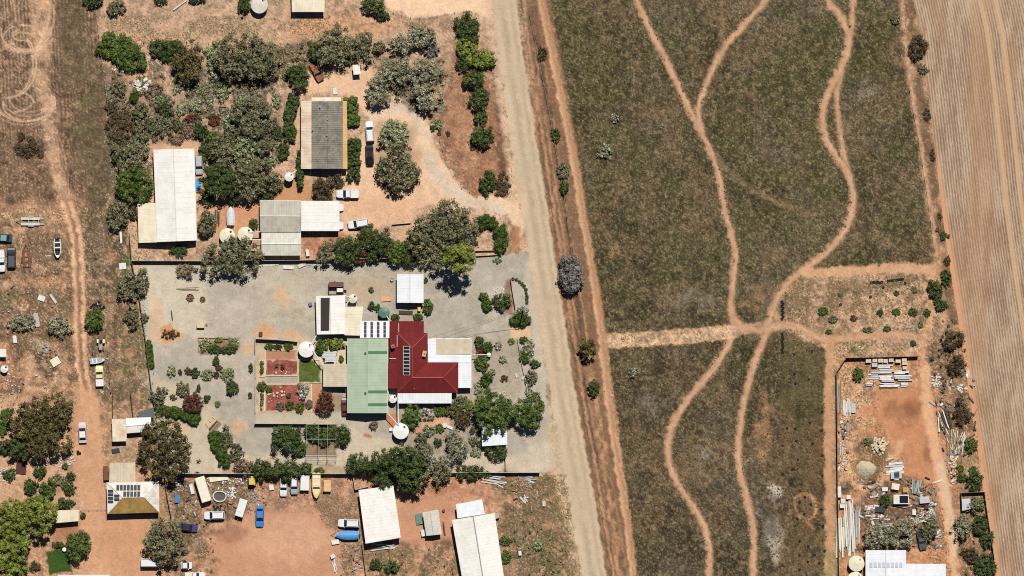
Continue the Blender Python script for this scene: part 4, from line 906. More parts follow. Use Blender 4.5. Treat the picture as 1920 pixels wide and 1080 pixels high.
for k in range(2): roof_patch(t, zwst, [(216, 926.3 + k * 6.6), (226, 926.3 + k * 6.6), (226, 931.5 + k * 6.6), (216, 931.5 + k * 6.6)], PANELG, 'solar_panel', t, 0.12)
shed('annexe', 'flat cream annexe adjoining the hipped cottage', 'annexe', [(207, 867), (254.5, 867), (254.5, 903), (206, 903)], 2.7, 2.7, 's', BEIGE, WALLW, 0.76, hz=[2.55, 2.55, 2.75, 2.75], doors=(('W', 'door', 0.5),))
shed('stock_shed', 'rust-streaked low shed roof beside the sheep pen', 'shed', [(211, 785), (238, 785), (238.5, 826.5), (212, 827.5)], 2.2, 2.2, 's', RUSTW, DARKT, 0.76, hz=[2.3, 2.3, 2.1, 2.1])
shed('stock_shed', 'low white gabled shed joined to the rust-streaked roof', 'shed', [(237.5, 784), (284, 782.5), (285.5, 808), (238.5, 812)], 2.2, 2.6, 'h', WHITE, DARKT, 0.76)
shed('lean_to', 'dark grey tilted lean-to behind the low white shed', 'shed', [(259, 773), (289, 763), (291, 782), (260, 784)], 2.0, 2.0, 's', mt('slate_grey_steel', (104, 106, 108), 0.6, 0.1), DARKT, 0.76, hz=[1.7, 2.3, 2.3, 1.7])
shed('awning', 'small cream awning beside the large lime-green tree', 'awning', [(100, 956.5), (148.5, 955), (149, 976), (104, 980)], 2.5, 2.5, 's', CREAM, WALLW, 0.76, openw=True, hz=[2.6, 2.6, 2.4, 2.4])
shed('garden_shed', 'white shed roof edge cut by the bottom frame', 'shed', [(110, 1077), (207, 1077), (207, 1110), (110, 1110)], 2.6, 2.6, 's', WHITE, WALLW, 0.76, hz=[2.7, 2.7, 2.5, 2.5])
# southern sheds
shed('storage_shed', 'large tilted white shed beside the blue boat', 'shed', [(673, 918), (738, 909.5), (752, 1007), (686, 1018)], 3.0, 3.25, 's', WHITE, WALLW, 0.76, hz=[3.2, 3.0, 3.0, 3.2], doors=(('S', 'roller', 0.5), ('W', 'door', 0.5)))
shed('garden_shed', 'small weathered grey shed between two large white sheds', 'shed', [(793, 960), (821, 955), (828, 1001), (800, 1004)], 2.3, 2.6, 'v', PALEG, WALLD, 0.6, doors=(('S', 'door', 0.5),))
shed('lean_to', 'pale lean-to with grey and white sheets above the long shed', 'shed', [(855, 945), (904, 935.5), (909, 963), (858, 971)], 2.4, 2.4, 's', WHITE2, WALLW, 0.76, hz=[2.5, 2.5, 2.6, 2.6])
shed('storage_shed', 'long white gabled shed cut by the bottom frame, grey ridge', 'shed', [(848, 974), (927, 961), (950, 1120), (876, 1134)], 3.2, 3.9, 'v', WHITE, WALLW, 0.76, doors=(('E', 'roller', 0.4), ('W', 'door', 0.5)), capm=GALV)
# far-right building
t = shed('workshop', 'bright white building at the bottom beside round cream tanks', 'shed', [(1622, 1030.5), (1697, 1030.5), (1697, 1120), (1622, 1120)], 3.0, 3.4, 'v', WHITE2, WALLW, 1.2, doors=(('N', 'door', 0.5),))
for k in range(8): roof_patch(t, lambda x, y: 3.0 + 0.4 * (1 - abs(x - 1659.5) / 37.5), [(1629 + k * 8, 1053.5), (1634.5 + k * 8, 1053.5), (1634.5 + k * 8, 1063), (1629 + k * 8, 1063)], mt('translucent_panel', (206, 210, 226), 0.3, 0.1, 3.0), 'solar_panel', t, 0.1)
shed('lean_to', 'white lower roof joined right of the white building', 'shed', [(1697.5, 1056), (1772, 1056.5), (1772, 1120), (1697.5, 1120)], 2.6, 2.6, 's', WHITE2, WALLW, 1.2, hz=[2.7, 2.5, 2.5, 2.7])
shed('garden_shed', 'tiny grey shed in the walled corner beside the ploughed field', 'shed', [(1802, 935), (1818, 934), (1819, 953), (1803, 957)], 2.2, 2.2, 's', mt('lilac_grey_steel', (206, 208, 214), 0.5, 0.08), WALLD, 0.76, hz=[2.2, 2.2, 2.1, 2.1])
shed('garden_shed', 'little white shed on the scrubby block above the cottage', 'shed', [(662, 122.5), (674.5, 121.5), (677, 139.5), (663.5, 140.5)], 2.1, 2.1, 's', WHITE, WALLW, 0.76, hz=[2.2, 2.2, 2.1, 2.1])

# ------------------------------------------------------------------ tanks
def tank(label, px, py, r, h, mat, pipe=None, group=None, seg=8, cone=0.25, roofm=None):
    p = P(px, py); t = thing('water_tank', label, 'water tank', (p.x, p.y, 0)); R_ = r / S
    m = MB(); prof = [(R_, -0.05)]
    k = 6
    for i in range(k):
        z0 = h * i / k; prof += [(R_, z0 + 0.03), (R_ + 0.035, z0 + h / k * 0.5), (R_, z0 + h / k - 0.02)]
    m.lathe(0, 0, prof, 28); m.build('wall', mat, t, smooth=False)
    m = MB(); m.lathe(0, 0, [(R_ + 0.05, h - 0.05), (R_ + 0.05, h), (R_ * 0.5, h + cone * 0.6), (0.12, h + cone), (0.02, h + cone)], 28); m.build('roof', roofm or mat, t)
    for i in range(seg):
        a = 2 * math.pi * i / seg; m = MB(); m.tube((0.1 * math.cos(a), 0.1 * math.sin(a), h + cone + 0.01), (R_ * math.cos(a), R_ * math.sin(a), h + 0.02), 0.025, 5); m.build('roof_rib', roofm or mat, t)
    m = MB(); m.cyl(R_ * 0.45, R_ * 0.55, h + cone * 0.3, h + cone * 0.3 + 0.12, 0.25, n=12); m.build('hatch', BLACK if seg < 9 else GALV, t)
    for i, (a, b) in enumerate(pipe or []):
        m = MB(); m.tube(Vector((*P(a[0], a[1]).xy, a[2])), Vector((*P(b[0], b[1]).xy, b[2])), 0.11, 8); m.build('inlet_pipe', TRIM, t, local=False)
    return t
tank('round white water tank in the courtyard beside the little lawn', 575, 655, 14.6, 2.4, TANKW, [((581, 650, 2.75), (594, 629, 2.7)), ((587, 657, 2.75), (606, 684, 2.6))])
tank('large white water tank south of the green shed', 752, 808, 14.6, 2.5, TANKW, [((748, 797, 2.85), (727, 774, 2.9)), ((748, 796, 2.85), (746, 740, 2.6))])
tank('left of two cream water tanks near the covered boat', 427, 442.5, 14.2, 2.3, POLY, [])
tank('right of two cream water tanks, piped to the barn', 461, 440, 14.2, 2.3, POLY, [((466, 436, 2.6), (489, 435, 2.7)), ((462, 450, 2.6), (491, 450, 2.45))])
tank('small white tank on a stand in the trees west of the cottage', 543, 332, 8, 2.8, TANKW, [((545, 328, 3.1), (557, 320, 2.8))])
tank('small cream water tank against the workshop', 662, 560, 8, 2.2, POLY, [((657, 558, 2.5), (645, 553, 2.6)), ((656, 562, 2.5), (648, 574, 2.6))])
tank('green ribbed water tank by the patio roof', 720.5, 586, 10, 2.1, TANKG, [((725, 592, 2.4), (731, 601, 2.6))], seg=16)
tank('small white tank tucked between green shed and verandah', 737, 748, 7, 2.2, TANKW, [((731, 745, 2.5), (727, 731, 2.9))])
tank('grey water tank cut by the top edge of the frame', 487, 10, 15.5, 2.2, PALEG, [((495, 2, 2.4), (505, -8, 2.6))])
tank('cream ribbed tank at the bottom beside the bright white building', 1605, 1056, 14.5, 2.3, POLY, [], seg=12)
tank('cream tank cut by the bottom frame below its twin', 1603, 1086, 14.5, 2.3, POLY, [], seg=12)
p = P(917, 665); t = thing('water_butt', 'small white round tank at the end of a long white pipe', 'water tank', (p.x, p.y, 0))
m = MB(); m.lathe(0, 0, [(0.45, -0.05), (0.5, 1.5), (0.5, 1.6), (0.12, 1.75)], 18); m.build('barrel', TANKW, t)
m = MB(); m.tube((0, 0, 1.78), (*((P(884, 664) - p).xy), 2.3), 0.08); m.build('pipe', TRIM, t); m = MB(); m.cyl(0, 0, 1.72, 1.84, 0.12, n=10); m.build('cap', GALV, t)
for lbl, x, y, r, h in (('short white tank at the left edge, lower of two', 9, 692, 6.5, 1.5),):
    tank(lbl, x, y, r, h, TANKW, [])
o = shed('garden_shed', 'small white shed at the left edge by the bare yard', 'shed', [(-12, 654), (13, 654), (13, 669), (-12, 669)], 2.0, 2.0, 's', WHITE, WALLW, 0.76, hz=[2.1, 2.1, 1.9, 1.9])
# windmill-style aerial stand poles under the small stand tank
for nm, a, b in (('tank_ladder', (531, 342), (531, 360)),):
    pass

# ------------------------------------------------------------------ fences and walls
def sheet_fence(label, pts, h, mat=FENCEM, panel=2.35, name='sheet_fence', cat='fence', rails=True):
    p0 = P(*pts[0]); t = thing(name, label, cat, (p0.x, p0.y, 0)); shared = {}
    for a, b in zip(pts[:-1], pts[1:]):
        A, B = P(*a), P(*b); L = (B - A).length; n = max(1, round(L / panel)); ang = math.atan2(B.y - A.y, B.x - A.x); w = L / n
        key = round(w, 3)
        if key not in shared:
            m = MB(); k = 6
            for i in range(k): m.box(-w / 2 + w / k * (i + 0.5), 0.018 * (i % 2), 0.02, h, w / k, 0.03)
            m.box(0, 0.005, h - 0.05, h + 0.015, w, 0.08)
            o = m.build('panel', mat, t); shared[key] = o.data; bpy.data.objects.remove(o)
        for i in range(n):
            c = A + (B - A) * ((i + 0.5) / n)
            o = bpy.data.objects.new('panel', shared[key]); COL.objects.link(o); o.parent = t; o.location = (c.x - p0.x, c.y - p0.y, 0); o.rotation_euler = (0, 0, ang)
        if 'post' not in shared:
            m = MB(); m.box(0, 0, -0.2, h + 0.04, 0.07, 0.07); o = m.build('post', mat, t); shared['post'] = o.data; bpy.data.objects.remove(o)
        for i in range(n + 1):
            c = A + (B - A) * (i / n); o = bpy.data.objects.new('post', shared['post']); COL.objects.link(o); o.parent = t; o.location = (c.x - p0.x, c.y - p0.y, 0); o.rotation_euler = (0, 0, ang)
    return t
def wire_fence(label, pts, h=1.2, gap=4.0, mat=DARKT, name='wire_fence', r=0.07):
    p0 = P(*pts[0]); t = thing(name, label, 'fence', (p0.x, p0.y, 0)); pm = None; allp = []
    for a, b in zip(pts[:-1], pts[1:]):
        A, B = P(*a), P(*b); n = max(1, round((B - A).length / gap))
        allp += [A + (B - A) * (i / n) for i in range(n)]
    allp.append(P(*pts[-1]))
    for c in allp:
        if pm is None:
            m = MB(); m.cyl(0, 0, -0.2, h, r, n=6); o = m.build('post', mat, t); pm = o.data; bpy.data.objects.remove(o)
        o = bpy.data.objects.new('post', pm); COL.objects.link(o); o.parent = t; o.location = (c.x - p0.x, c.y - p0.y, 0)
    for z in (0.3, 0.65, 1.0):
        m = MB(); m.path([Vector((c.x - p0.x, c.y - p0.y, z * h / 1.2)) for c in allp], 0.012, 4); m.build('wire', GALV, t)
    return t
sheet_fence('tall steel fence along the top of the gravel yard', [(246, 489), (390, 489.5), (566, 488), (700, 484.5), (812, 484)], 1.7)
sheet_fence('tall dark fence down the left side of the gravel yard', [(243, 440), (247, 489), (262, 560), (275, 650), (285, 735), (291, 765)], 1.6, mt('brown_fence_sheet', (132, 118, 100), 0.7, 0.1))
sheet_fence('steel fence along the bottom of the gravel yard', [(338, 887.5), (470, 888), (640, 888), (800, 886.5), (1012, 885.5)], 1.75, mt('pale_fence_sheet', (214, 206, 190), 0.6, 0.08))
sheet_fence('fence between the hipped cottage and the cluttered yard', [(309, 890), (314, 930), (320, 960), (326, 990)], 1.5, WALLD)
sheet_fence('garden wall with hard black shadow north of the planted beds', [(480, 635), (520, 637), (558, 640.5)], 1.7, mt('rendered_wall', (218, 200, 170), 0.9, 0.08))
sheet_fence('pale low wall south of the planted beds', [(478, 794), (560, 794.5), (631, 794.5)], 1.6, MATS['rendered_wall'], name='garden_wall', cat='wall')
sheet_fence('narrow wall left of the garden, upper length', [(479, 634), (478.5, 660)], 1.4, MATS['rendered_wall'], name='garden_wall', cat='wall')
sheet_fence('narrow wall left of the garden, middle length', [(479, 672), (479, 709)], 1.0, MATS['rendered_wall'], name='garden_wall', cat='wall')
sheet_fence('narrow wall left of the garden, lower length', [(479, 720), (479, 774)], 1.0, MATS['rendered_wall'], name='garden_wall', cat='wall')
sheet_fence('black fence of the yard beside the winding tracks', [(1573, 1100), (1570, 900), (1568, 698), (1586, 671), (1721, 668)], 1.7, mt('black_fence_sheet', (120, 112, 98), 0.7, 0.1))
sheet_fence('corner fence around the tiny grey shed', [(1803, 958), (1801, 924), (1845, 922), (1850, 960), (1858, 1010), (1864, 1050)], 1.6, MATS['black_fence_sheet'])
sheet_fence('short double wall beside the hedge at the driveway mouth, upper', [(892, 470), (936, 469)], 0.9, MATS['rendered_wall'], name='garden_wall', cat='wall')
sheet_fence('short double wall beside the hedge at the driveway mouth, lower', [(893, 480), (934, 477.5)], 0.7, MATS['rendered_wall'], name='garden_wall', cat='wall')
sheet_fence('low dark front fence beside the arc of little shrubs', [(957, 524), (961, 550), (966, 580)], 0.9, mt('dark_fence_sheet', (76, 68, 60), 0.8, 0.1))
sheet_fence('white low front fence below the letterbox slab', [(970, 634), (978, 680), (990, 738)], 0.8, mt('white_pickets', (220, 212, 198), 0.7, 0.08))
sheet_fence('white fence above the tilted shed', [(662, 892), (666, 918), (690, 912)], 1.4, MATS['pale_fence_sheet'])
sheet_fence('fence beside the blue boat running off the bottom', [(679, 1018), (683, 1050), (688, 1090)], 1.4, WALLD)
sheet_fence('short dark wall below the round green trees', [(947, 858), (948, 884)], 1.1, MATS['dark_fence_sheet'], name='garden_wall', cat='wall')
sheet_fence('pale wall in front of the driveway trees', [(735, 421), (770, 418)], 0.7, MATS['rendered_wall'], name='garden_wall', cat='wall')
wire_fence('wire fence along the stubble field edge', [(178, -20), (181, 30), (192, 120), (203, 200), (212, 275)], 1.25, 2.2)
wire_fence('curved wire fence below the top driveway', [(722, 10), (738, 24), (770, 33), (805, 33), (835, 26), (870, 21), (893, 24)], 1.0, 2.5)
wire_fence('wire fence along the red verge beside the curved driveway', [(822, 235), (825, 265), (835, 300), (850, 330), (866, 352), (895, 368)], 0.9, 2.5)
wire_fence('post fence left of the fenced grass strip', [(196, 596), (203, 660), (208, 735)], 1.2, 2.6)
wire_fence('short post fence around the bare yard', [(37, 650), (39, 730), (26, 756), (4, 760)], 1.1, 2.4)
wire_fence('wire fence across the weedy blocks below the white shed', [(284, 752), (288, 700)], 1.0, 2.0)
wire_fence('wire fence from the shed to the left hedges', [(270, 78), (285, 77), (350, 78), (392, 80)], 1.1, 2.6)
wire_fence('roadside wire fence in the ditch line', [(994, 30), (1026, 190), (1058, 370), (1078, 520)], 1.1, 5)
wire_fence('wire fence on the far right track', [(1706, 170), (1722, 260), (1738, 360), (1752, 470)], 1.1, 6)
for lb, pts in (('dark rail fence on the left of the sheep pen', [(211, 738), (211.5, 784)]), ('dark rail fence on the right of the sheep pen', [(245, 738), (250, 783)])):
    sheet_fence(lb, pts, 1.1, DARKT, 1.6, name='pen_fence')
wire_fence('thin gate rail across the cottage driveway', [(152, 956), (198, 955)], 1.0, 2.0, GALV, 'field_gate')

# power pole with crossarm and service wires
p = P(981, 581); t = thing('power_pole', 'tall timber power pole with crossarm among the front shrubs', 'power pole', (p.x, p.y, 0))
m = MB(); m.cyl(0, 0, -0.5, 8.4, 0.16, 0.12, n=10); m.build('pole', TIMBER, t)
m = MB(); m.box(0, 0.0, 7.9, 8.02, 1.9, 0.11, 0.25); arm = m.build('crossarm', DARKT, t)
for k in (-0.8, 0.8): m = MB(); m.cyl(k * math.cos(.25), k * math.sin(.25), 8.02, 8.2, 0.06, n=8); m.build('insulator', TRIM, arm)
for (x, y, z) in ((802, 634, 3.0), (830, 634, 2.8)):
    e = P(x, y, z) - p; pts = [Vector((e.x * k / 14, e.y * k / 14, 7.95 + (z - 7.95) * k / 14 - 1.0 * math.sin(math.pi * k / 14))) for k in range(15)]
    m = MB(); m.path(pts, 0.025, 4); m.build('service_wire', BLACK, t)

# ------------------------------------------------------------------ trees, shrubs and hedges
LEAF = attr_mat('leaves', 0.65, 0.15, 9.0, 0.12, 0.0)
BARK = mt('bark', (128, 110, 92), 0.95, 0.25, 4.0, bump=0.4)
GREY_BARK = mt('grey_bark', (150, 140, 130), 0.95, 0.2, 4.0)
# kind: (leaf colour, second colour, share of second, leaf size, gaps 0..1, clump size)
KINDS = {
    'E': ((144, 139, 103), (106, 106, 76), 0.45, 0.40, 0.5, 0.20), 'O': ((118, 110, 66), (84, 76, 46), 0.4, 0.38, 0.45, 0.20),
    'D': ((98, 110, 62), (68, 82, 44), 0.5, 0.34, 0.3, 0.22), 'M': ((108, 126, 62), (80, 98, 44), 0.5, 0.36, 0.18, 0.20),
    'G': ((182, 178, 150), (138, 136, 106), 0.45, 0.38, 0.5, 0.20), 'L': ((144, 154, 72), (112, 124, 52), 0.4, 0.34, 0.15, 0.19),
    'B': ((168, 144, 118), (126, 104, 84), 0.5, 0.28, 0.5, 0.24), 'S': ((176, 180, 140), (126, 136, 92), 0.4, 0.36, 0.45, 0.26),
    'R': ((132, 82, 66), (92, 60, 46), 0.45, 0.32, 0.35, 0.22), 'V': ((150, 143, 136), (116, 110, 104), 0.5, 0.34, 0.25, 0.18),
    'W': ((218, 208, 200), (146, 144, 122), 0.5, 0.28, 0.4, 0.26), 'H': ((90, 112, 50), (68, 88, 38), 0.5, 0.24, 0.1, 0.24),
    'K': ((116, 98, 72), (86, 74, 52), 0.5, 0.30, 0.5, 0.22),
}
ICO_V = []
_f = (1 + 5 ** 0.5) / 2
for a, b in ((1, _f), (-1, _f), (1, -_f), (-1, -_f)): ICO_V += [(0, a, b), (a, b, 0), (b, 0, a)]
ICO_V = np.array(ICO_V) / math.sqrt(1 + _f * _f)
def _icof():
    d2 = ((ICO_V[:, None] - ICO_V[None]) ** 2).sum(-1); e = d2 < 1.3; out = []
    for i in range(12):
        for j in range(i + 1, 12):
            for k in range(j + 1, 12):
                if e[i, j] and e[j, k] and e[i, k]:
                    n = np.cross(ICO_V[j] - ICO_V[i], ICO_V[k] - ICO_V[i]); out.append((i, j, k) if n @ ICO_V[i] > 0 else (i, k, j))
    return np.array(out)
ICO_F = _icof()
def leaf_mesh(name, C, Rr, kind, rg, leaf=None, dens=1.0, zmin=0.02, core=0.78):
    """leaf-sized quads over many clumps (centres C, radii Rr) with a dense inner mass per clump"""
    c1, c2, share, ls, gaps, _ = KINDS[kind]; ls = leaf or ls
    c1, c2 = alb(c1), alb(c2)
    cnt = np.maximum(5, (4 * np.pi * Rr ** 2 * 0.75 / (ls * ls * 0.62) * dens).astype(int)); tot = cnt.sum()
    ci = np.repeat(np.arange(len(C)), cnt)
    d = rg.normal(size=(tot, 3)); d[:, 2] = d[:, 2] * 0.9 + 0.25; d /= np.linalg.norm(d, axis=1, keepdims=True)
    pos = C[ci] + d * (Rr[ci] * rg.uniform(0.72, 1.16, tot))[:, None] * np.array([1, 1, 0.85])
    pos[:, 2] = np.maximum(pos[:, 2], zmin + rg.random(tot) * 0.06)
    nrm = d + rg.normal(size=(tot, 3)) * 0.55; nrm /= np.linalg.norm(nrm, axis=1, keepdims=True)
    t = np.cross(nrm, rg.normal(size=(tot, 3))); t /= np.linalg.norm(t, axis=1, keepdims=True) + 1e-9; b = np.cross(nrm, t)
    sz = ls * rg.uniform(0.6, 1.25, tot)[:, None]
    V = np.stack([pos - t * sz * 0.62, pos - b * sz * 0.36, pos + t * sz * 0.62, pos + b * sz * 0.36], 1).reshape(-1, 3)
    cl = rg.random(len(C)); mix = np.clip((rg.random(tot) * 0.7 + cl[ci] * 0.6 - 0.3 < share).astype(float), 0, 1)[:, None]
    col = (c1 * (1 - mix) + c2 * mix) * rg.uniform(0.80, 1.30, (tot, 1)) * (0.86 + 0.36 * cl[ci])[:, None]
    F = np.arange(tot * 4).reshape(-1, 4)
    CV = np.repeat(col, 4, axis=0)
    if core:
        kv = (ICO_V[None] * (Rr * core)[:, None, None] * rg.uniform(0.8, 1.1, (len(C), 12, 1)) + C[:, None]).reshape(-1, 3)
        kv[:, 2] = np.maximum(kv[:, 2], 0.01)
        kf = (ICO_F[None] + (np.arange(len(C)) * 12)[:, None, None]).reshape(-1, 3) + len(V)
        kf = np.concatenate([kf, kf[:, 2:3]], 1)          # filled below as triangles
        kc = np.repeat((c1 * 0.5 + c2 * 0.5) * (0.85 + 0.2 * cl)[:, None], 12, axis=0)
        V2 = np.concatenate([V, kv]); C2 = np.concatenate([CV, kc])
        me = bpy.data.meshes.new(name); nl = F.size + kf[:, :3].size
        me.vertices.add(len(V2)); me.vertices.foreach_set('co', V2.astype(np.float32).ravel())
        me.loops.add(nl); me.loops.foreach_set('vertex_index', np.concatenate([F.ravel(), kf[:, :3].ravel()]).astype(np.int32))
        me.polygons.add(len(F) + len(kf)); me.polygons.foreach_set('loop_start', np.concatenate([np.arange(0, F.size, 4), F.size + np.arange(0, len(kf) * 3, 3)]).astype(np.int32))
        me.update(calc_edges=True); a = me.color_attributes.new('col', 'FLOAT_COLOR', 'POINT'); c4 = np.ones((len(V2), 4), np.float32); c4[:, :3] = C2; a.data.foreach_set('color', c4.ravel())
    else: me = mesh_np(name, V, F, CV)
    me.materials.append(LEAF); return me
def limb(mb, pts, r0, r1, n=6):
    k = len(pts) - 1
    for i in range(k): mb.tube(pts[i], pts[i + 1], r0 + (r1 - r0) * i / k, n, r0 + (r1 - r0) * (i + 1) / k)
SEED = [100]
def plant(px, py, rx, ry, h, kind, label, name=None, group=None, rot=0.0, base=None):
    SEED[0] += 1; rg = np.random.default_rng(SEED[0]); p = P(px, py)
    kk = 1.02 if kind in 'GV' else 1.1; rx, ry = rx * kk / S, ry * kk / S; gaps, cs = KINDS[kind][4], KINDS[kind][5]; rm = math.sqrt(rx * ry); tree = h > 2.6
    hb = base if base is not None else (h * 0.30 if tree else 0.0); rc = max(0.2, min(cs * rm * 1.15, 0.85)); n = int(max(3, (1.5 - 0.9 * gaps) * (rm / rc) ** 2 * 1.25))
    # best-candidate scatter keeps the clumps apart, so the outline stays uneven and gaps open
    pts = []
    for i in range(n):
        best, bd = None, -1
        for _ in range(6):
            a, r = rg.uniform(0, 2 * np.pi), math.sqrt(rg.random()) * (1 - 0.72 * rc / rm if rm > rc else 0.1); q = (r * math.cos(a), r * math.sin(a)); dd = min([(q[0] - s[0]) ** 2 + (q[1] - s[1]) ** 2 for s in pts] or [9])
            if dd > bd: best, bd = q, dd
        pts.append(best)
    pts = np.array(pts); rr = np.hypot(pts[:, 0], pts[:, 1]); dome = np.sqrt(np.clip(1 - (rr * 0.95) ** 2, 0.05, 1)); ang_ = np.arctan2(pts[:, 1], pts[:, 0]); f1, f2 = rg.uniform(0, 6.28, 2); wob = (1 + rg.normal(size=n) * 0.08) * (1 + (0.13 * np.sin(2 * ang_ + f1) + 0.10 * np.sin(3 * ang_ + f2) + 0.06 * np.sin(5 * ang_ + f1)) * (0.9 if gaps >= 0.4 else 0.35)) if kind != 'H' and rm > 1.2 else np.ones(n)
    C = np.zeros((n, 3)); x, y = pts[:, 0] * rx * wob, pts[:, 1] * ry * wob; C[:, 0] = x * math.cos(rot) - y * math.sin(rot); C[:, 1] = x * math.sin(rot) + y * math.cos(rot)
    C[:, 2] = hb + (h - hb) * (0.15 + 0.72 * dome * rg.uniform(0.40, 1.12, n)); Rr = rc * rg.uniform(0.7, 1.2, n); C[:, 2] = np.minimum(C[:, 2], np.maximum(h - Rr * 0.7, 0.15))
    if hb > 0: C[:, 2] = np.maximum(C[:, 2], hb + Rr * 0.5)
    nm = name or {True: 'tree', False: 'shrub'}[tree]
    t = thing(nm, label, 'tree' if 'tree' in nm or tree else ('hedge' if 'hedge' in nm else 'shrub'), (p.x, p.y, 0), 0, group)
    me = leaf_mesh('crown', C, Rr, kind, rg, dens=1.0 - 0.45 * gaps, core=0.8 - 0.28 * gaps, leaf=None if rm > 0.9 else KINDS[kind][3] * 0.72)
    o = bpy.data.objects.new('crown' if tree else 'foliage', me); COL.objects.link(o); o.parent = t
    m = MB(); r0 = max(0.04, 0.035 * h + 0.03 * rm); top = hb + (h - hb) * 0.35
    if tree:
        k = (rg.uniform(-.2, .2), rg.uniform(-.2, .2)); limb(m, [(0, 0, -0.2), (k[0] * .5, k[1] * .5, top * 0.5), (k[0], k[1], top)], r0, r0 * 0.6, 7)
        for i in rg.permutation(n)[:min(n, 10)]: limb(m, [(k[0], k[1], top * rg.uniform(0.6, 1)), tuple((C[i] * 0.55 + np.array([k[0], k[1], top]) * 0.45)), tuple(C[i])], r0 * 0.45, 0.03, 5)
        m.build('trunk', GREY_BARK if kind in 'GEV' else BARK, t)
    else:
        for i in rg.permutation(n)[:min(n, 5)]: limb(m, [(0, 0, -0.1), tuple(C[i])], r0, 0.02, 5)
        m.build('stem', BARK, t)
    return t
def hedge(label, pts, w, h, kind='H', name='hedge', cat='hedge'):
    SEED[0] += 1; rg = np.random.default_rng(SEED[0]); q = crv(pts, 8) if len(pts) > 2 else [tuple(np.array(pts[0]) + (np.array(pts[1]) - np.array(pts[0])) * k / 8) for k in range(9)]; p0 = P(*pts[0]); t = thing(name, label, cat, (p0.x, p0.y, 0))
    C = []; L = sum(math.dist(a[:2], b[:2]) for a, b in zip(q[:-1], q[1:])); n = int(max(6, L / S * w / S * 5.5)); R_ = min(0.5, w / S * 0.3)
    for i in range(n):
        s_ = rg.random() * (len(q) - 1); k = int(s_); f = s_ - k; a, b = np.array(q[k][:2]), np.array(q[min(k + 1, len(q) - 1)][:2]); c = a + (b - a) * f; dv = (b - a) / (np.linalg.norm(b - a) + 1e-6); off = rg.uniform(-0.5, 0.5) * (w - R_ * S * 1.3)
        pp = P(c[0] - dv[1] * off, c[1] + dv[0] * off); C.append((pp.x - p0.x, pp.y - p0.y, rg.uniform(0.35, 1) * max(0.2, h - R_ * 0.8)))
    C = np.array(C); me = leaf_mesh('foliage', C, np.full(n, R_) * rg.uniform(0.8, 1.2, n), kind, rg, dens=0.9, core=0.85)
    o = bpy.data.objects.new('foliage', me); COL.objects.link(o); o.parent = t
    m = MB()
    for i in range(0, len(q), 3): pp = P(*q[i][:2]); m.tube((pp.x - p0.x, pp.y - p0.y, -0.1), (pp.x - p0.x, pp.y - p0.y, h * 0.6), 0.04, 5)
    m.build('stems', BARK, t); return t

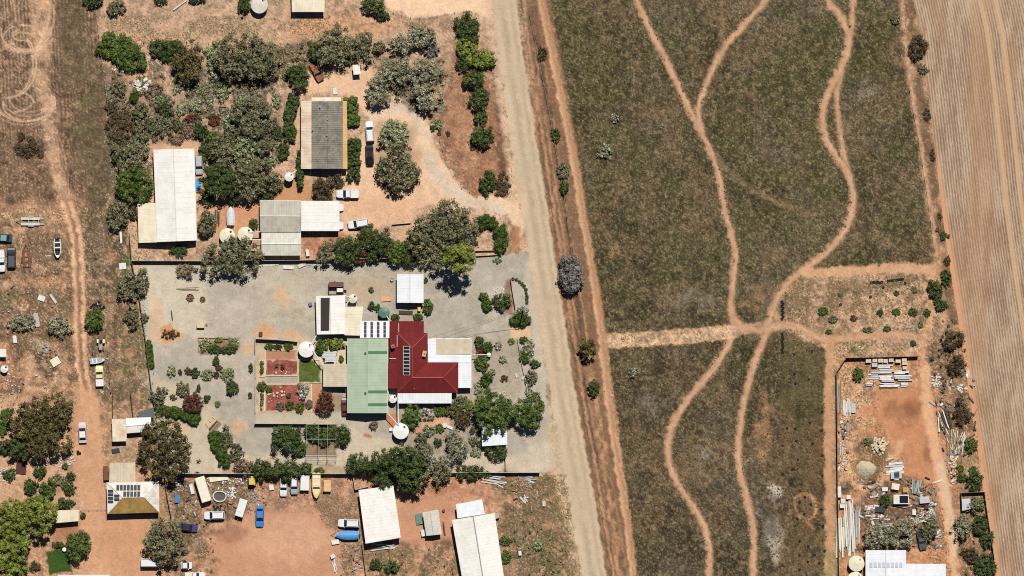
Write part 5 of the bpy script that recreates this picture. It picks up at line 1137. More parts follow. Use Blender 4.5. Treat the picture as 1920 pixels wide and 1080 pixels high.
PLANTS = '''
290 170 18 14 1.2 B|grey-brown dry bush right of the white rocks
322 232 20 14 1.6 E|olive scrub bush above the grey dry bush
210 205 12 18 1.0 K|brown scrub bush against the field fence, upper
300 185 14 10 0.9 S|silvery low bush below the dry bush
352 245 16 14 1.2 B|dry twiggy bush left of the dark green shrub
420 170 14 18 1.2 S|silver bush under the left tall gum
330 262 16 10 1.0 B|dry bush just above the long shed
440 252 18 16 2.4 E|olive bush between gum and grey-leaved tree
385 285 10 18 1.4 D|dark shrub at the covered car's wall
500 205 10 12 0.9 B|dry bush on the cottage path
520 250 10 14 1.2 D|dark bush left of the cottage hedge
532 285 12 16 1.6 D|dark bush at the cottage hedge's south end
495 310 14 14 2.4 E|olive bush between two gums near the stand tank
440 370 16 14 2.6 D|dark bush in the shade above the covered boat
500 372 14 12 2.4 D|dark bush at the barn's top left corner
390 372 12 14 2.4 D|dark bush at the blue tarpaulin
655 110 14 12 1.6 E|olive bush left of the little white shed
770 485 16 16 2.8 D|dark bush under the big gums' western side
700 478 16 14 2.6 D|dark bush on the fence below the dark rounded tree
835 468 20 18 4.0 E|grey crown between big gums and pine
880 430 18 20 4.0 E|grey crown joining the big gums to the clipped hedge
312 94 32 20 2.2 D|broad green bush on the top fence beside the olive tree
355 118 27 36 5.5 O|rounded olive-brown tree casting a black round shadow
402 112 16 36 2.0 S|pale green column of shrubs left of the tall gums
437 112 36 40 6.5 E|left of two tall grey-green gums in the scrub garden
484 106 38 40 6.5 E|right of two tall grey-green gums in the scrub garden
505 140 16 16 2.5 B|dry twiggy bush at the foot of the tall gum
222 165 14 14 1.6 E|round grey-green shrub left of the white rocks
252 182 8 10 2.0 H|small dark upright shrub below the white rocks
264 214 17 20 2.5 E|loose pale shrub below the small dark shrub
310 205 14 14 2.0 D|dark green shrub in the middle of the scrub garden
340 206 11 11 1.0 S|pale blue-green low shrub beside dark green shrub
367 198 14 12 1.0 S|pale green spiky shrub in the scrub garden
395 192 7 8 0.8 S|tiny pale shrub between gums and spiky shrub
334 167 10 9 0.9 S|pale green tuft in the tree's round shadow edge
375 168 9 10 0.9 S|pale tuft right of the round black shadow
300 236 30 20 1.8 E|grey-olive bush above the long white shed
228 240 26 34 1.3 K|brown straggling thicket against the stubble field fence
268 248 16 18 2.2 E|grey-olive shrub between dry thickets
356 222 9 8 0.8 R|small red-brown shrub in the scrub garden
402 226 12 10 1.0 R|dull red shrub beside the wooden seat
377 246 14 15 2.4 D|dark green shrub north of the long shed corner
399 260 14 14 2.0 M|fresh green shrub below the dark one near the shed
452 190 15 14 1.4 S|silvery green shrub left of the olive gum
472 216 34 40 5.5 E|dense olive gum west of the cottage hedge
436 226 16 22 1.6 S|pale silver shrub under the olive gum
508 236 14 12 1.6 E|thin olive shrub beside the cottage path
494 270 18 17 3.0 E|small rounded gum below the olive gum
520 190 8 14 0.8 S|silver tuft along the cottage path
416 286 28 28 4.5 E|grey-leaved tree at the shed's top right corner
462 286 26 30 3.5 S|pale silver tree north of the dark crown
414 338 36 34 6.0 D|dark dense tree crowding the long white shed
472 336 38 40 5.5 E|broad mottled gum left of the stand tank
515 342 18 20 3.2 E|small gum touching the stand tank
512 302 12 10 1.0 S|spiky pale plant north of the stand tank
243 292 33 32 4.0 E|grey straggly tree left of the long white shed
254 347 33 32 5.0 M|round dark green tree left of the long white shed
222 402 20 28 3.2 E|grey shrubby tree left of the lean-to
250 398 10 16 1.6 K|dry brown shrub beside the lean-to wall
388 420 16 27 3.2 E|slim olive tree right of the long white shed
335 470 17 10 1.6 D|dark low shrub in the long shed's shadow
437 482 50 36 5.5 E|spreading grey-green tree over the yard fence by the cream tanks
476 420 9 9 1.6 D|small dark shrub at the barn's corner
560 144 20 23 4.0 D|dark rounded tree left of the rusty ute
536 142 8 8 0.7 S|bluish tuft left of the dark rounded tree
630 86 32 38 6.0 E|tall mottled gum above the little white shed
592 98 13 20 2.6 D|dark shrub leaning on the tall mottled gum
684 90 22 30 4.0 E|narrower gum right of the tall mottled gum
710 88 12 12 1.8 E|small grey-green bush between gum and silver trees
754 80 26 22 4.0 G|silver-leaved tree, western of the top pair
792 66 28 26 4.0 G|silver-green tree, eastern of the top pair
806 92 18 16 1.6 V|dry purple-grey bush under the silver trees
744 132 28 30 4.2 G|mottled silver tree in the middle of the clump
710 172 24 34 4.5 G|mottled silver tree leaning over the cottage forecourt
796 132 30 26 4.2 G|mottled silver tree beside the red verge
800 180 28 32 4.5 G|lowest mottled silver tree above the driveway bend
746 165 9 11 1.8 E|small bush between the mottled silver trees
876 48 22 22 3.2 D|topmost dark green tree of the verge row
880 74 20 14 2.6 D|dark shrub under the topmost verge tree
874 90 20 16 3.0 L|yellow-green tree in the verge row, upper half
900 110 28 18 3.2 L|wide yellow-green tree in the verge row, lower half
868 120 14 14 2.4 D|dark shrub left of the wide yellow-green tree
888 150 21 19 3.2 D|dark round tree below the yellow-green verge trees
900 186 20 20 3.2 D|round dark bush in the middle of the verge row
901 221 13 14 2.2 D|smaller round bush in the verge row
905 257 20 22 3.2 D|lowest round dark bush of the verge row
916 344 17 23 1.8 D|dark bush at the corner of driveway and road
942 345 14 26 0.8 K|brown grass clump beside the driveway corner bush
840 250 5 5 0.6 D|tiny green bush on the red verge
824 250 4 4 0.5 D|tiny dark bush at the driveway's inner edge
887 276 6 7 0.7 K|small brown bush below the verge row
700 10 22 18 3.0 D|dark bush at the top beside the upper driveway
718 28 14 11 2.2 D|smaller dark bush below the top driveway bush
174 3 20 12 2.4 D|dark bush at the top on the stubble field fence
218 14 17 17 2.4 E|olive bush at the top beside the field fence
302 -2 14 10 2.0 D|dark bush cut by the top edge
370 -2 16 8 2.0 D|dark bush cut by the top edge near the white pole
458 8 12 18 2.6 D|dark tree left of the grey tank at the top
606 356 22 24 2.6 K|brown bushy shrub between barn and cottage
634 340 10 14 2.0 K|dry brown bush beside the cottage hedge
738 256 26 32 3.4 S|pale leafy shrub in the driveway island, upper
745 312 38 44 5.5 E|large olive tree filling the driveway island
733 352 14 12 0.6 K|dead branches at the foot of the island tree
820 232 11 10 1.0 S|silver shrub at the driveway's outer bend
812 238 6 8 0.8 D|green tuft at the driveway's outer bend
618 474 24 22 4.0 E|olive tree at the barn end of the yard fence row
652 470 24 27 4.5 D|second tree of the yard fence row from the barn
678 480 14 16 2.4 R|red-brown shrub in the yard fence row
688 446 22 22 4.0 D|dark tree below the white wagon
716 452 20 24 4.5 D|dark rounded tree in the fence row's middle
744 470 19 24 3.6 M|fresh green tree in the fence row
775 462 16 24 3.4 O|olive shrub between fence row and big gums
800 442 34 40 6.5 E|western crown of the big driveway gums
842 414 40 36 7.0 E|top crown of the big driveway gums
856 448 34 32 6.5 E|eastern crown of the big driveway gums
812 482 24 22 4.5 E|lowest crown of the big driveway gums
912 417 23 14 2.2 H|clipped hedge block beside the driveway mouth
941 447 15 29 2.6 H|clipped hedge column beside the road
932 487 9 6 0.7 S|low silver plant at the yard entrance wall
350 507 18 14 2.0 B|dry brown round bush alone on pale gravel
243 538 21 28 3.6 E|grey-green tree on the left yard fence
267 528 11 32 2.2 E|narrow olive bush inside the left yard fence
249 594 15 20 2.6 E|olive bush on the left fence below the grey tree
271 596 7 11 1.4 E|small bush inside the left fence
178 599 18 22 3.0 M|dark green bush beside the lane and tyre heap
320 626 16 8 0.7 K|low dry shrub on the orange mound
385 647 12 10 1.0 S|pale plant in the raised gravel bed, west end
402 655 13 10 1.0 D|dark mound in the raised gravel bed
430 655 15 10 1.0 D|broad dark mound in the raised gravel bed, east
438 641 10 8 1.0 S|pale spiky plant in the raised bed, north-east
410 637 8 5 0.7 L|yellowish tuft at the raised bed's edge
322 696 10 10 0.9 S|pale agave at the west end of the shrub row
338 698 4 6 0.7 R|reddish tuft beside the pale agave
352 696 6 8 0.7 K|brown tuft in the gravel shrub row
366 700 9 9 0.8 D|round green tuft in the gravel shrub row
388 702 13 11 1.0 S|large pale agave in the middle of the row
406 703 5 7 0.7 R|red-brown tuft between the two agaves
427 701 15 12 1.0 S|large pale agave at the east end of the row
405 677 6 9 1.2 D|upright green shrub north of the agave row
411 690 7 6 0.8 K|brown ball shrub touching the upright shrub
436 727 12 13 1.6 D|round dark bush below the agave row
299 741 15 17 2.4 E|round olive bush on the left yard fence by the pen
345 729 13 13 1.8 E|fan-shaped olive shrub in the gravel
364 757 18 20 2.8 R|round red-leaved tree above the curved hedge
373 728 4 7 0.8 D|small green plant beside the red-leaved tree
387 748 5 8 0.8 D|slim dark shrub right of the red-leaved tree
392 745 4 4 0.6 D|tiny ball shrub beside the slim dark one
408 757 5 6 0.7 L|small lime tuft alone on gravel
325 745 7 6 0.4 K|grey dry tuft among gravel
424 820 14 20 2.0 E|olive shrub leaning on the lower curved hedge
445 850 14 18 1.8 E|small olive tree right of the lower curved hedge
314 838 48 54 8.0 O|huge brown-olive tree by the cottage and curved hedge
538 822 28 28 3.6 D|dark round tree west of the orchard frame
566 842 10 14 2.2 M|green bush at the orchard frame's corner
590 811 16 16 2.4 D|citrus tree inside the orchard frame, north-west
607 818 15 18 2.4 D|citrus tree inside the orchard frame, middle
624 808 10 14 2.4 M|citrus tree inside the orchard frame, north-east
643 818 15 20 2.6 D|dark tree just right of the orchard frame
495 882 22 18 3.6 D|dark tree on the bottom fence above the white wreck
536 880 28 20 3.6 D|wide dark tree on the bottom fence above silver van
570 882 16 15 2.6 D|dark bush on the bottom fence above the yellow boat
458 876 20 14 2.4 B|bare grey-brown bush on the bottom fence
600 882 10 6 0.8 M|low green plant on the bottom fence
676 872 28 20 4.0 D|western end of the big dark tree belt
722 866 32 24 6.0 D|second crown of the big dark tree belt
764 868 34 38 8.5 D|tallest crown of the big dark tree belt
800 862 18 30 7.0 E|eastern shoulder of the big dark tree belt
722 892 26 22 5.0 D|low southern crown of the dark tree belt
770 902 26 22 6.0 D|southern crown of the dark tree belt over the shed
830 880 18 28 4.0 E|separate grey-green tree right of the dark belt
880 885 28 14 2.2 D|low wide bush on the bottom fence
913 889 9 6 1.2 M|small fresh bush beside the low wide bush
772 780 18 20 3.0 M|green tree beside the large white tank
803 776 14 12 1.4 W|pink-grey flowering shrub in the south garden
824 771 14 8 1.0 M|leafy green strip along the verandah
848 770 14 14 1.6 O|golden-green shrub in the south garden
860 758 16 16 1.8 E|loose shrub at the verandah corner
868 786 16 18 2.4 O|olive rounded shrub in the south garden
806 806 13 10 0.9 S|pale plant beside garden table, left
824 803 9 8 0.9 M|green plant between the garden tables
790 825 12 14 2.2 E|grey-green bush near the tank's paving
821 829 8 8 1.4 D|ball shrub south of the garden tables
856 838 25 28 3.6 G|large pale grey-green shrub in the south garden
886 807 6 6 1.0 D|left of two ball shrubs near the white carport
899 807 6 7 1.0 D|right of two ball shrubs near the white carport
888 826 9 9 1.2 E|rounded grey ball near the white carport
899 833 6 7 1.0 D|dark ball shrub against the white carport
893 848 12 8 0.8 S|pale low plant below the ball shrubs
932 847 21 15 2.6 D|dark tree south of the half-hidden white carport
925 771 37 38 6.0 M|larger of two bright round trees near the road
987 775 26 30 5.5 M|smaller of two bright round trees, nearest the road
1012 760 9 9 1.6 M|round bush beside the roadside bright tree
898 641 10 10 1.4 D|dark shrub at the verandah corner, northernmost
915 652 9 12 1.8 H|smooth clipped ball by the verandah
903 660 9 10 1.0 R|reddish bed plants beside the clipped ball
904 682 14 14 1.4 M|leafy shrub beside the long white pipe
912 711 11 13 1.8 H|large clipped ball south of the pipe
922 697 7 7 0.9 S|pale shrub above the large clipped ball
934 648 8 9 0.9 W|white-flowered shrub in the front garden
943 674 8 7 0.8 S|star-shaped pale plant in the front garden
945 710 7 7 0.6 K|ring of plants with stones in the front garden
959 640 6 6 0.8 L|lime plant at the letterbox slab
898 730 9 16 1.0 S|pale bedding along the side path
880 760 8 10 0.9 L|yellow-green bedding on the curved path
983 637 9 6 1.0 H|clipped hedge piece at the slab's corner
990 653 15 17 1.6 G|silver-green shrub beside the white front fence
1002 682 10 8 1.2 D|dark bush along the white front fence
984 668 9 14 1.4 M|green shrub against the white front fence
996 708 13 14 1.4 E|olive shrub beside the white front fence
1006 744 10 9 1.0 E|small olive bush north of the roadside bush
993 736 9 10 0.8 S|pale leafy plant at the fence end
914 570 10 14 1.8 H|clipped round bush in the gravel island
941 566 17 16 2.0 D|dark spreading bush in the gravel island
907 556 9 8 1.4 M|small bush at the gravel island's north-west
976 598 20 13 1.8 H|dark hedge mass around the power pole
980 580 11 6 1.2 W|white-flowered patch above the pole hedge
803 574 9 14 2.2 M|upright green shrub beside the small white carport
784 595 11 6 1.0 H|clipped box shrub at the red roof, right
741 595 8 6 1.0 H|clipped box shrub at the red roof, left
697 574 7 8 1.2 D|small round shrub left of the green tank
709 578 5 8 1.0 D|dark little shrub touching the green tank
696 543 5 5 0.9 D|tiny ball shrub alone north of the workshop
798 526 4 6 0.8 D|small shrub at the carport's east wall
610 756 16 24 3.2 R|maroon-leaved tree west of the green shed
626 644 20 11 1.8 L|dense yellow-green hedge block above the shade sail
600 650 7 16 1.6 H|dark hedge beside the round courtyard tank
640 673 5 6 1.0 M|small green bush right of the shade sail
568 733 11 16 1.4 W|lilac-white flowering shrub in the lower red bed
580 758 7 9 1.2 V|purple flowering shrub in the lower red bed
562 764 9 10 1.0 M|dark green shrub at the lower red bed's edge
543 760 8 9 1.0 D|dark shrub in the lower red bed
526 762 8 8 0.9 E|olive shrub in the lower red bed
491 724 9 9 1.4 M|ball shrub on the planter between the beds
504 730 7 6 0.9 M|leafy plant at the lower red bed's corner
541 742 5 5 0.7 D|small ball in the lower red bed's middle
530 688 4 5 0.7 R|small dark red plant in the upper red bed
519 686 3 4 0.6 D|tiny plant in the upper red bed
505 650 8 6 0.9 M|first shrub under the garden wall
521 650 8 6 0.9 D|second shrub under the garden wall
541 650 9 7 0.9 M|third shrub under the garden wall
701 797 8 9 1.2 B|thin dry tree south of the green shed
470 690 4 10 0.9 D|slim shrub outside the garden's middle wall
469 741 4 6 0.8 D|small shrub outside the garden's lower wall
40 607 26 17 2.0 G|pale grey-green bush left of the concrete slab
112 610 25 24 2.2 G|round pale grey-green bush beside the lane
62 788 38 42 6.5 O|western crown of the large olive-brown grove
106 776 34 34 6.0 O|eastern brown crown of the olive-brown grove
92 832 42 26 6.0 O|southern crown of the olive-brown grove
40 838 26 22 4.5 D|dark crown at the grove's south-west
8 796 9 20 1.6 M|green bush at the left edge by the grove
8 838 15 16 2.0 D|dark bush at the left edge above the paths
12 775 10 10 1.0 M|low green bush at the left edge
75 885 12 12 1.6 D|dark shrub on the winding garden path
58 912 14 14 1.8 D|dark shrub above the large lime tree
90 918 17 18 2.0 M|white-speckled green shrub in the winding garden
112 902 20 12 1.0 E|olive bedding in the winding garden
130 915 12 14 1.0 D|green bedding beside the cottage driveway
134 893 8 8 1.2 D|small dark shrub at the stone bed's end
122 944 18 10 1.4 D|dark hedge above the cream awning
18 890 12 12 1.0 D|dark bedding plant among pale stones
122 874 6 6 0.9 M|green shrub among pale stones
156 967 6 6 0.9 D|round bush beside the cream awning
72 966 40 36 8.0 L|eastern crown of the large lime-green tree
22 972 34 34 7.0 L|western crown of the large lime-green tree
20 1044 38 42 9.0 L|bright southern crown of the large lime-green tree
46 1012 14 16 6.0 L|small crown joining the lime-green trees
148 1022 23 25 4.0 M|dark green round tree beside the small lawn
110 1022 14 6 1.0 H|clipped hedge north of the small lawn
66 1062 12 10 1.0 K|brown garden clump at the bottom left
312 1014 42 38 6.5 E|olive tree at the bottom over a white van
52 276 24 20 0.7 K|dark brittle bush patch on the stubble field
1070 515 27 37 4.0 V|grey leafless spreading tree on the road verge
1102 651 16 20 5.0 O|brown-olive tree on the verge beside the cross track
1114 724 11 14 3.0 D|small dark tree on the verge below the olive one
1152 222 9 9 0.9 G|small blue-grey bush in the upper paddock
1134 284 15 16 1.5 G|round blue-grey bush in the upper paddock
1187 698 10 11 1.2 G|blue-grey bush alone in the lower paddock
1240 236 6 6 0.5 G|tiny pale bush in the upper paddock
1057 352 9 12 1.6 D|dark green verge shrub below the dry grass
1056 320 12 16 1.2 E|olive verge shrub beside the roadside track
1042 252 8 14 1.0 D|dark verge shrub in the ditch
1018 100 8 13 1.0 K|brown verge shrub in the ditch
1720 88 17 24 2.4 K|dark spindly bush at the ploughed field's edge
1679 38 8 8 0.9 E|small blue-green bush beside the boundary track
1730 130 10 10 0.8 E|grey bush below the dark spindly bush
1738 215 6 14 0.6 K|weedy tuft at the ploughed field's edge, upper
1748 290 5 12 0.6 K|weedy tuft at the ploughed field's edge, lower
1752 543 14 18 1.8 D|dark bush where boundary tracks meet
1764 570 12 13 1.5 D|dark bush below the meeting boundary tracks
1774 520 10 14 1.2 D|bush between boundary track and field
1768 442 7 8 0.8 D|small bush beside the field's edge
1776 488 6 10 0.8 K|brown bush beside the field's edge
1784 638 20 22 2.6 K|large dark bush between bare ground and field
1792 684 14 20 2.2 K|dark bush below the large one by the field
1804 774 18 22 2.6 K|dark bush beside the timber heap
1821 834 12 14 1.4 M|bright green weed bush by the field edge
1826 902 16 17 2.2 D|dark tree above the corner fence
1800 878 7 7 0.8 M|green ball among pale stones
1824 882 8 8 0.8 M|second green ball among pale stones
1804 896 10 10 0.9 D|green mound beside the row of stones
1826 946 18 16 2.6 E|olive tree against the tiny grey shed
1803 986 20 24 3.2 G|silver tree beside the corner block's track
1838 985 16 20 2.2 D|dark shrub along the corner fence
1850 1010 12 18 2.0 D|lower dark shrub along the corner fence
1846 1060 20 20 2.2 D|dark shrubs at the bottom right by the field
1820 1040 14 18 1.4 K|brown scrub at the bottom right
1644 1004 28 24 3.6 G|western silver tree above the white building
1680 1002 28 28 3.8 G|eastern silver tree above the white building
1702 984 14 16 3.0 G|small silver crown above the eastern silver tree
1742 990 18 20 3.0 E|olive tree over scrap beside the yard track
1658 938 11 12 1.8 D|dark bush in the scrap yard
1609 702 10 13 1.2 M|bright green weeds inside the yard corner
1628 828 12 8 0.6 E|weedy tuft by the stone heap
1543 583 9 8 0.7 M|green tuft in the tyre block, westmost
1562 598 9 7 0.6 E|olive tuft in the tyre block, lower west
1576 553 6 5 0.5 E|weed in the tyre block, north-west
1600 597 8 6 0.6 K|brown tuft in the tyre block, middle
1650 586 6 6 0.6 D|small shrub in the row of four, first
1680 585 8 6 0.6 M|small shrub in the row of four, second
1711 585 9 7 0.7 D|small shrub in the row of four, third
1738 586 6 8 0.7 D|small shrub in the row of four, last
1681 550 5 5 0.5 D|dark tuft below the tyre row
1714 544 6 6 0.6 E|olive tuft below the tyre row
1726 609 5 7 0.6 E|tuft beside the boundary track
1663 616 8 5 0.5 M|tuft on the cross track's edge
1627 618 10 5 0.5 E|low weeds on the cross track's edge
1554 622 6 5 0.5 M|green weed on the cross track, west
1712 644 6 6 0.6 D|dark tuft near the yard fence
1009 1021 11 11 1.0 S|bluish agave ringed by stones in the front scrub
948 1014 12 9 0.8 M|dark green weeds beside the long shed, upper
948 1045 10 14 0.7 M|dark green weeds beside the long shed, lower
705 1058 12 10 1.2 D|dark bush below the tilted white shed, left
735 1064 14 11 1.4 D|dark bush below the tilted white shed, right
615 640 5 4 0.6 D|tiny plant by the courtyard wall
'''
for ln in PLANTS.strip().split('\n'):
    a, lb = ln.split('|'); v = a.split()
    x, y, rx, ry, h = map(float, v[:5])
    plant(x, y, rx, ry, h, v[5], lb)
plant(863, 484, 30, 27, 12.8, 'L', 'tall yellow-green pine with a long black shadow on gravel', base=5.5)
plant(240, 106, 36, 26, 2.4, 'M', 'large kidney-shaped green thicket beside the stubble field', rot=-0.65, name='thicket')
plant(212, 84, 29, 25, 2.2, 'M', 'rounded top of the kidney-shaped thicket against the fence', name='thicket')
hedge('dark hedge along the west wall of the cottage', [(552, 180), (544, 215), (545, 262)], 24, 2.0, 'D')
hedge('narrow cypress hedge at the cottage south-west corner', [(564, 284), (563, 320), (563, 352)], 15, 2.4, 'D')
hedge('short bushy hedge on the cottage east wall, north', [(656, 184), (661, 205), (662, 234)], 26, 2.0, 'M')
hedge('bushy hedge on the cottage east wall, south', [(664, 262), (664, 290), (662, 335)], 26, 2.4, 'D')
hedge('upper clipped curving hedge beside the red-leaved tree', [(294, 769), (318, 771), (345, 777), (372, 790)], 21, 1.7)
hedge('lower clipped curving hedge beside the timber gate', [(400, 812), (407, 832), (418, 852), (421, 874)], 25, 1.7)
hedge('low ivy strip inside the left yard fence', [(279, 640), (281, 668), (283, 690)], 13, 0.9)
hedge('planter hedge left of the upper red bed', [(491, 678), (491, 702)], 8, 0.8, 'M')
hedge('planter hedge left of the lower red bed', [(491, 736), (491, 768)], 7, 0.7, 'E')
for i, (x, y) in enumerate([(962, 523), (968, 524), (974, 528), (979, 532), (983, 537), (986, 543), (987, 549), (988, 555), (988, 561), (988, 567)]):
    plant(x, y, 3.2, 3.2, 0.5, 'H', 'small clipped ball in the arc of shrubs by the road', name='shrub', group='arc of small shrubs')

def undergrowth(label, areas, n, kind, seed, r0=.22, r1=.6):
    rg = np.random.default_rng(seed); C = []
    for (x0, y0, x1, y1, share) in areas:
        px, py = rg.uniform(x0, x1, int(n * share)), rg.uniform(y0, y1, int(n * share)); i, j = soil_at(px, py); k = (rg.random(len(px)) < np.clip((N24[i, j] - .38) * 5, 0, 1)) & ~np.isin(ZONE[i, j], (1, 2, 5, 6, 7, 8)); r = rg.uniform(.1, .45, k.sum()); C.append(np.stack([X(px[k]), Y(py[k]), r], 1))
    C = np.concatenate(C); me = leaf_mesh('undergrowth', C, rg.uniform(r0, r1, len(C)), kind, rg, dens=.6, core=.6); o = bpy.data.objects.new('undergrowth', me); COL.objects.link(o); tag(o, label, None, None, 'stuff')
NG = [(200, 130, 520, 270, .7), (400, 255, 535, 300, .12), (480, 80, 610, 140, .1), (700, 110, 840, 205, .08)]
undergrowth('olive low growth between the scrub garden shrubs', NG, 360, 'E', 201)
undergrowth('dead brown low growth in the scrub garden', NG, 200, 'K', 202)
undergrowth('pale silver low growth in the scrub garden', NG, 300, 'S', 203)
undergrowth('dry grey twiggy growth in the scrub garden', NG, 260, 'B', 204)
undergrowth('brown scrub along the far right field margin', [(1745, 640, 1830, 860, .5), (1790, 925, 1862, 1100, .3), (1752, 400, 1790, 640, .2)], 260, 'K', 205)
undergrowth('olive weeds on the cluttered southern blocks', [(318, 940, 400, 1075, .35), (690, 1020, 850, 1080, .2), (940, 980, 1065, 1080, .45)], 240, 'E', 206, .12, .32)
undergrowth('dull garden plants in the south garden beds', [(735, 765, 890, 850, .75), (890, 640, 1000, 745, .25)], 110, 'E', 207, .15, .4)

# ------------------------------------------------------------------ low ground cover nobody could count
def ground_cover(name, label, areas, n, kind_cols, size, seed, hmax=0.35, zone=None):
    rg = np.random.default_rng(seed); px, py = [], []
    for (x0, y0, x1, y1, share) in areas:
        k = int(n * share); px.append(rg.uniform(x0, x1, k)); py.append(rg.uniform(y0, y1, k))
    px, py = np.concatenate(px), np.concatenate(py); i, j = soil_at(px, py)
    keep = rg.random(len(px)) < np.clip((N24[i, j] - 0.40) * 5, 0.02, 1)
    if zone is not None: keep &= np.isin(ZONE[i, j], zone)
    lum = CI[i, j].mean(-1)
    if zone is None or 3 not in zone: keep &= ~np.isin(ZONE[i, j], (1, 2, 5, 6, 7, 8)) & (rg.random(len(px)) > BARE[i, j])
    px, py, i, j = px[keep], py[keep], i[keep], j[keep]; m = len(px)
    cen = np.stack([X(px), Y(py), HZ[i, j]], 1); k = 5
    a = rg.uniform(0, 2 * np.pi, (m, k)); r = size * rg.uniform(0.4, 1.2, (m, k)) * rg.uniform(0.5, 1.5, (m, 1)); hh = hmax * rg.uniform(0.3, 1.0, (m, k)) * rg.uniform(0.4, 1.2, (m, 1))
    dx, dy = np.cos(a), np.sin(a); w = 0.32 * r
    b0 = cen[:, None] + np.stack([-dy * w, dx * w, np.zeros_like(a) + 0.01], -1); b1 = cen[:, None] + np.stack([dy * w, -dx * w, np.zeros_like(a) + 0.01], -1); tp = cen[:, None] + np.stack([dx * r, dy * r, hh], -1)
    V = np.stack([b0, b1, tp], 2).reshape(-1, 3); F = np.arange(len(V)).reshape(-1, 3)
    pal = np.array([alb(c) for c in kind_cols]); ci = rg.integers(0, len(pal), (m, 1)); col = pal[np.repeat(ci, k, 1)] * rg.uniform(0.7, 1.25, (m, k, 1)); CV = np.repeat(col.reshape(-1, 3), 3, axis=0)
    me = mesh_np(name, V, F, CV); me.materials.append(LEAF); o = bpy.data.objects.new(name, me); COL.objects.link(o); tag(o, label, None, None, 'stuff'); return o
ground_cover('dry_grass', 'dry brown grass over the paddocks right of the road', [(1030, -40, 1760, 520, 0.65), (1140, 630, 1560, 1120, 0.35)], 46000, [(108, 96, 72), (84, 82, 52), (68, 64, 44), (132, 116, 90), (78, 84, 48)], 0.24, 71, 0.22, zone=(3,))
ground_cover('scrub', 'low mixed scrub and litter covering the northern garden', [(196, 100, 520, 330, 0.8), (470, 80, 620, 150, 0.08), (690, 110, 850, 210, 0.12)], 22000, [(176, 156, 134), (142, 128, 104), (120, 114, 80), (158, 168, 132), (116, 96, 78)], 0.32, 72, 0.4)
ground_cover('weeds', 'patchy weeds over the yards left and below', [(-40, 390, 285, 760, 0.35), (310, 892, 480, 1090, 0.16), (600, 900, 700, 1090, 0.08), (690, 1010, 1080, 1110, 0.18), (930, 890, 1070, 1010, 0.12), (190, 30, 620, 90, 0.11)], 34000, [(146, 126, 86), (124, 116, 72), (182, 152, 116), (132, 106, 78)], 0.2, 73, 0.2)
ground_cover('weeds', 'patchy weeds over the far right blocks and field margin', [(1460, 515, 1760, 670, 0.35), (1572, 675, 1660, 1040, 0.2), (1690, 900, 1770, 1030, 0.1), (1740, 640, 1860, 1110, 0.35)], 22000, [(140, 122, 80), (122, 114, 70), (182, 150, 114), (140, 110, 80)], 0.2, 74, 0.22)
ground_cover('weeds', 'weeds along the road verge and red verge', [(990, -40, 1150, 560, 0.5), (1060, 560, 1200, 1110, 0.35), (830, 100, 960, 370, 0.15)], 12000, [(140, 120, 78), (116, 110, 64), (170, 138, 104), (140, 108, 78)], 0.2, 75, 0.2)

# ------------------------------------------------------------------ vehicles
def paint(name, c, rough=0.3): return mt('paint_' + name, c, rough, 0.03, 1.0, spec=0.5)
PW = paint('white', (240, 240, 238)); PS = paint('silver', (176, 182, 188)); PB = paint('black', (30, 31, 36)); PBL = paint('sky_blue', (70, 138, 214)); PT = paint('teal', (48, 74, 76))
PY_ = paint('pale_yellow', (234, 226, 170)); PR = paint('dull_red', (112, 48, 48)); PP = paint('purple', (76, 66, 118)); PYE = paint('yellow', (232, 196, 96)); PRU = mt('faded_rusty_paint', (150, 88, 62), 0.8, 0.3, 2.0, stain=(196, 150, 116), stain_amt=0.7, stain_scale=1.5)
LAMP = mt('headlamp_lens', (210, 214, 216), 0.1, 0.05); TAIL = mt('tail_lamp_lens', (150, 26, 26), 0.2, 0.05); CHAS = mt('dark_chassis', (44, 42, 42), 0.7, 0.15); TARP = mt('grey_car_cover', (190, 192, 192), 0.8, 0.14, 2.5, bump=0.3)
def wheel(t, x, y, r=0.33, w=0.22, rim=GALV):
    m = MB(); n = 14
    ring = lambda yy, rr: [(x + rr * math.cos(2 * math.pi * i / n), yy, r + rr * math.sin(2 * math.pi * i / n)) for i in range(n)]
    m.loft([ring(y - w / 2, r * 0.9), ring(y - w / 2 + 0.03, r), ring(y + w / 2 - 0.03, r), ring(y + w / 2, r * 0.9)]); o = m.build('wheel', RUBBER, t)
    m = MB(); m.loft([ring(y - w / 2 - 0.01, r * 0.55), ring(y + w / 2 + 0.01, r * 0.55)]); m.build('rim', rim, o)
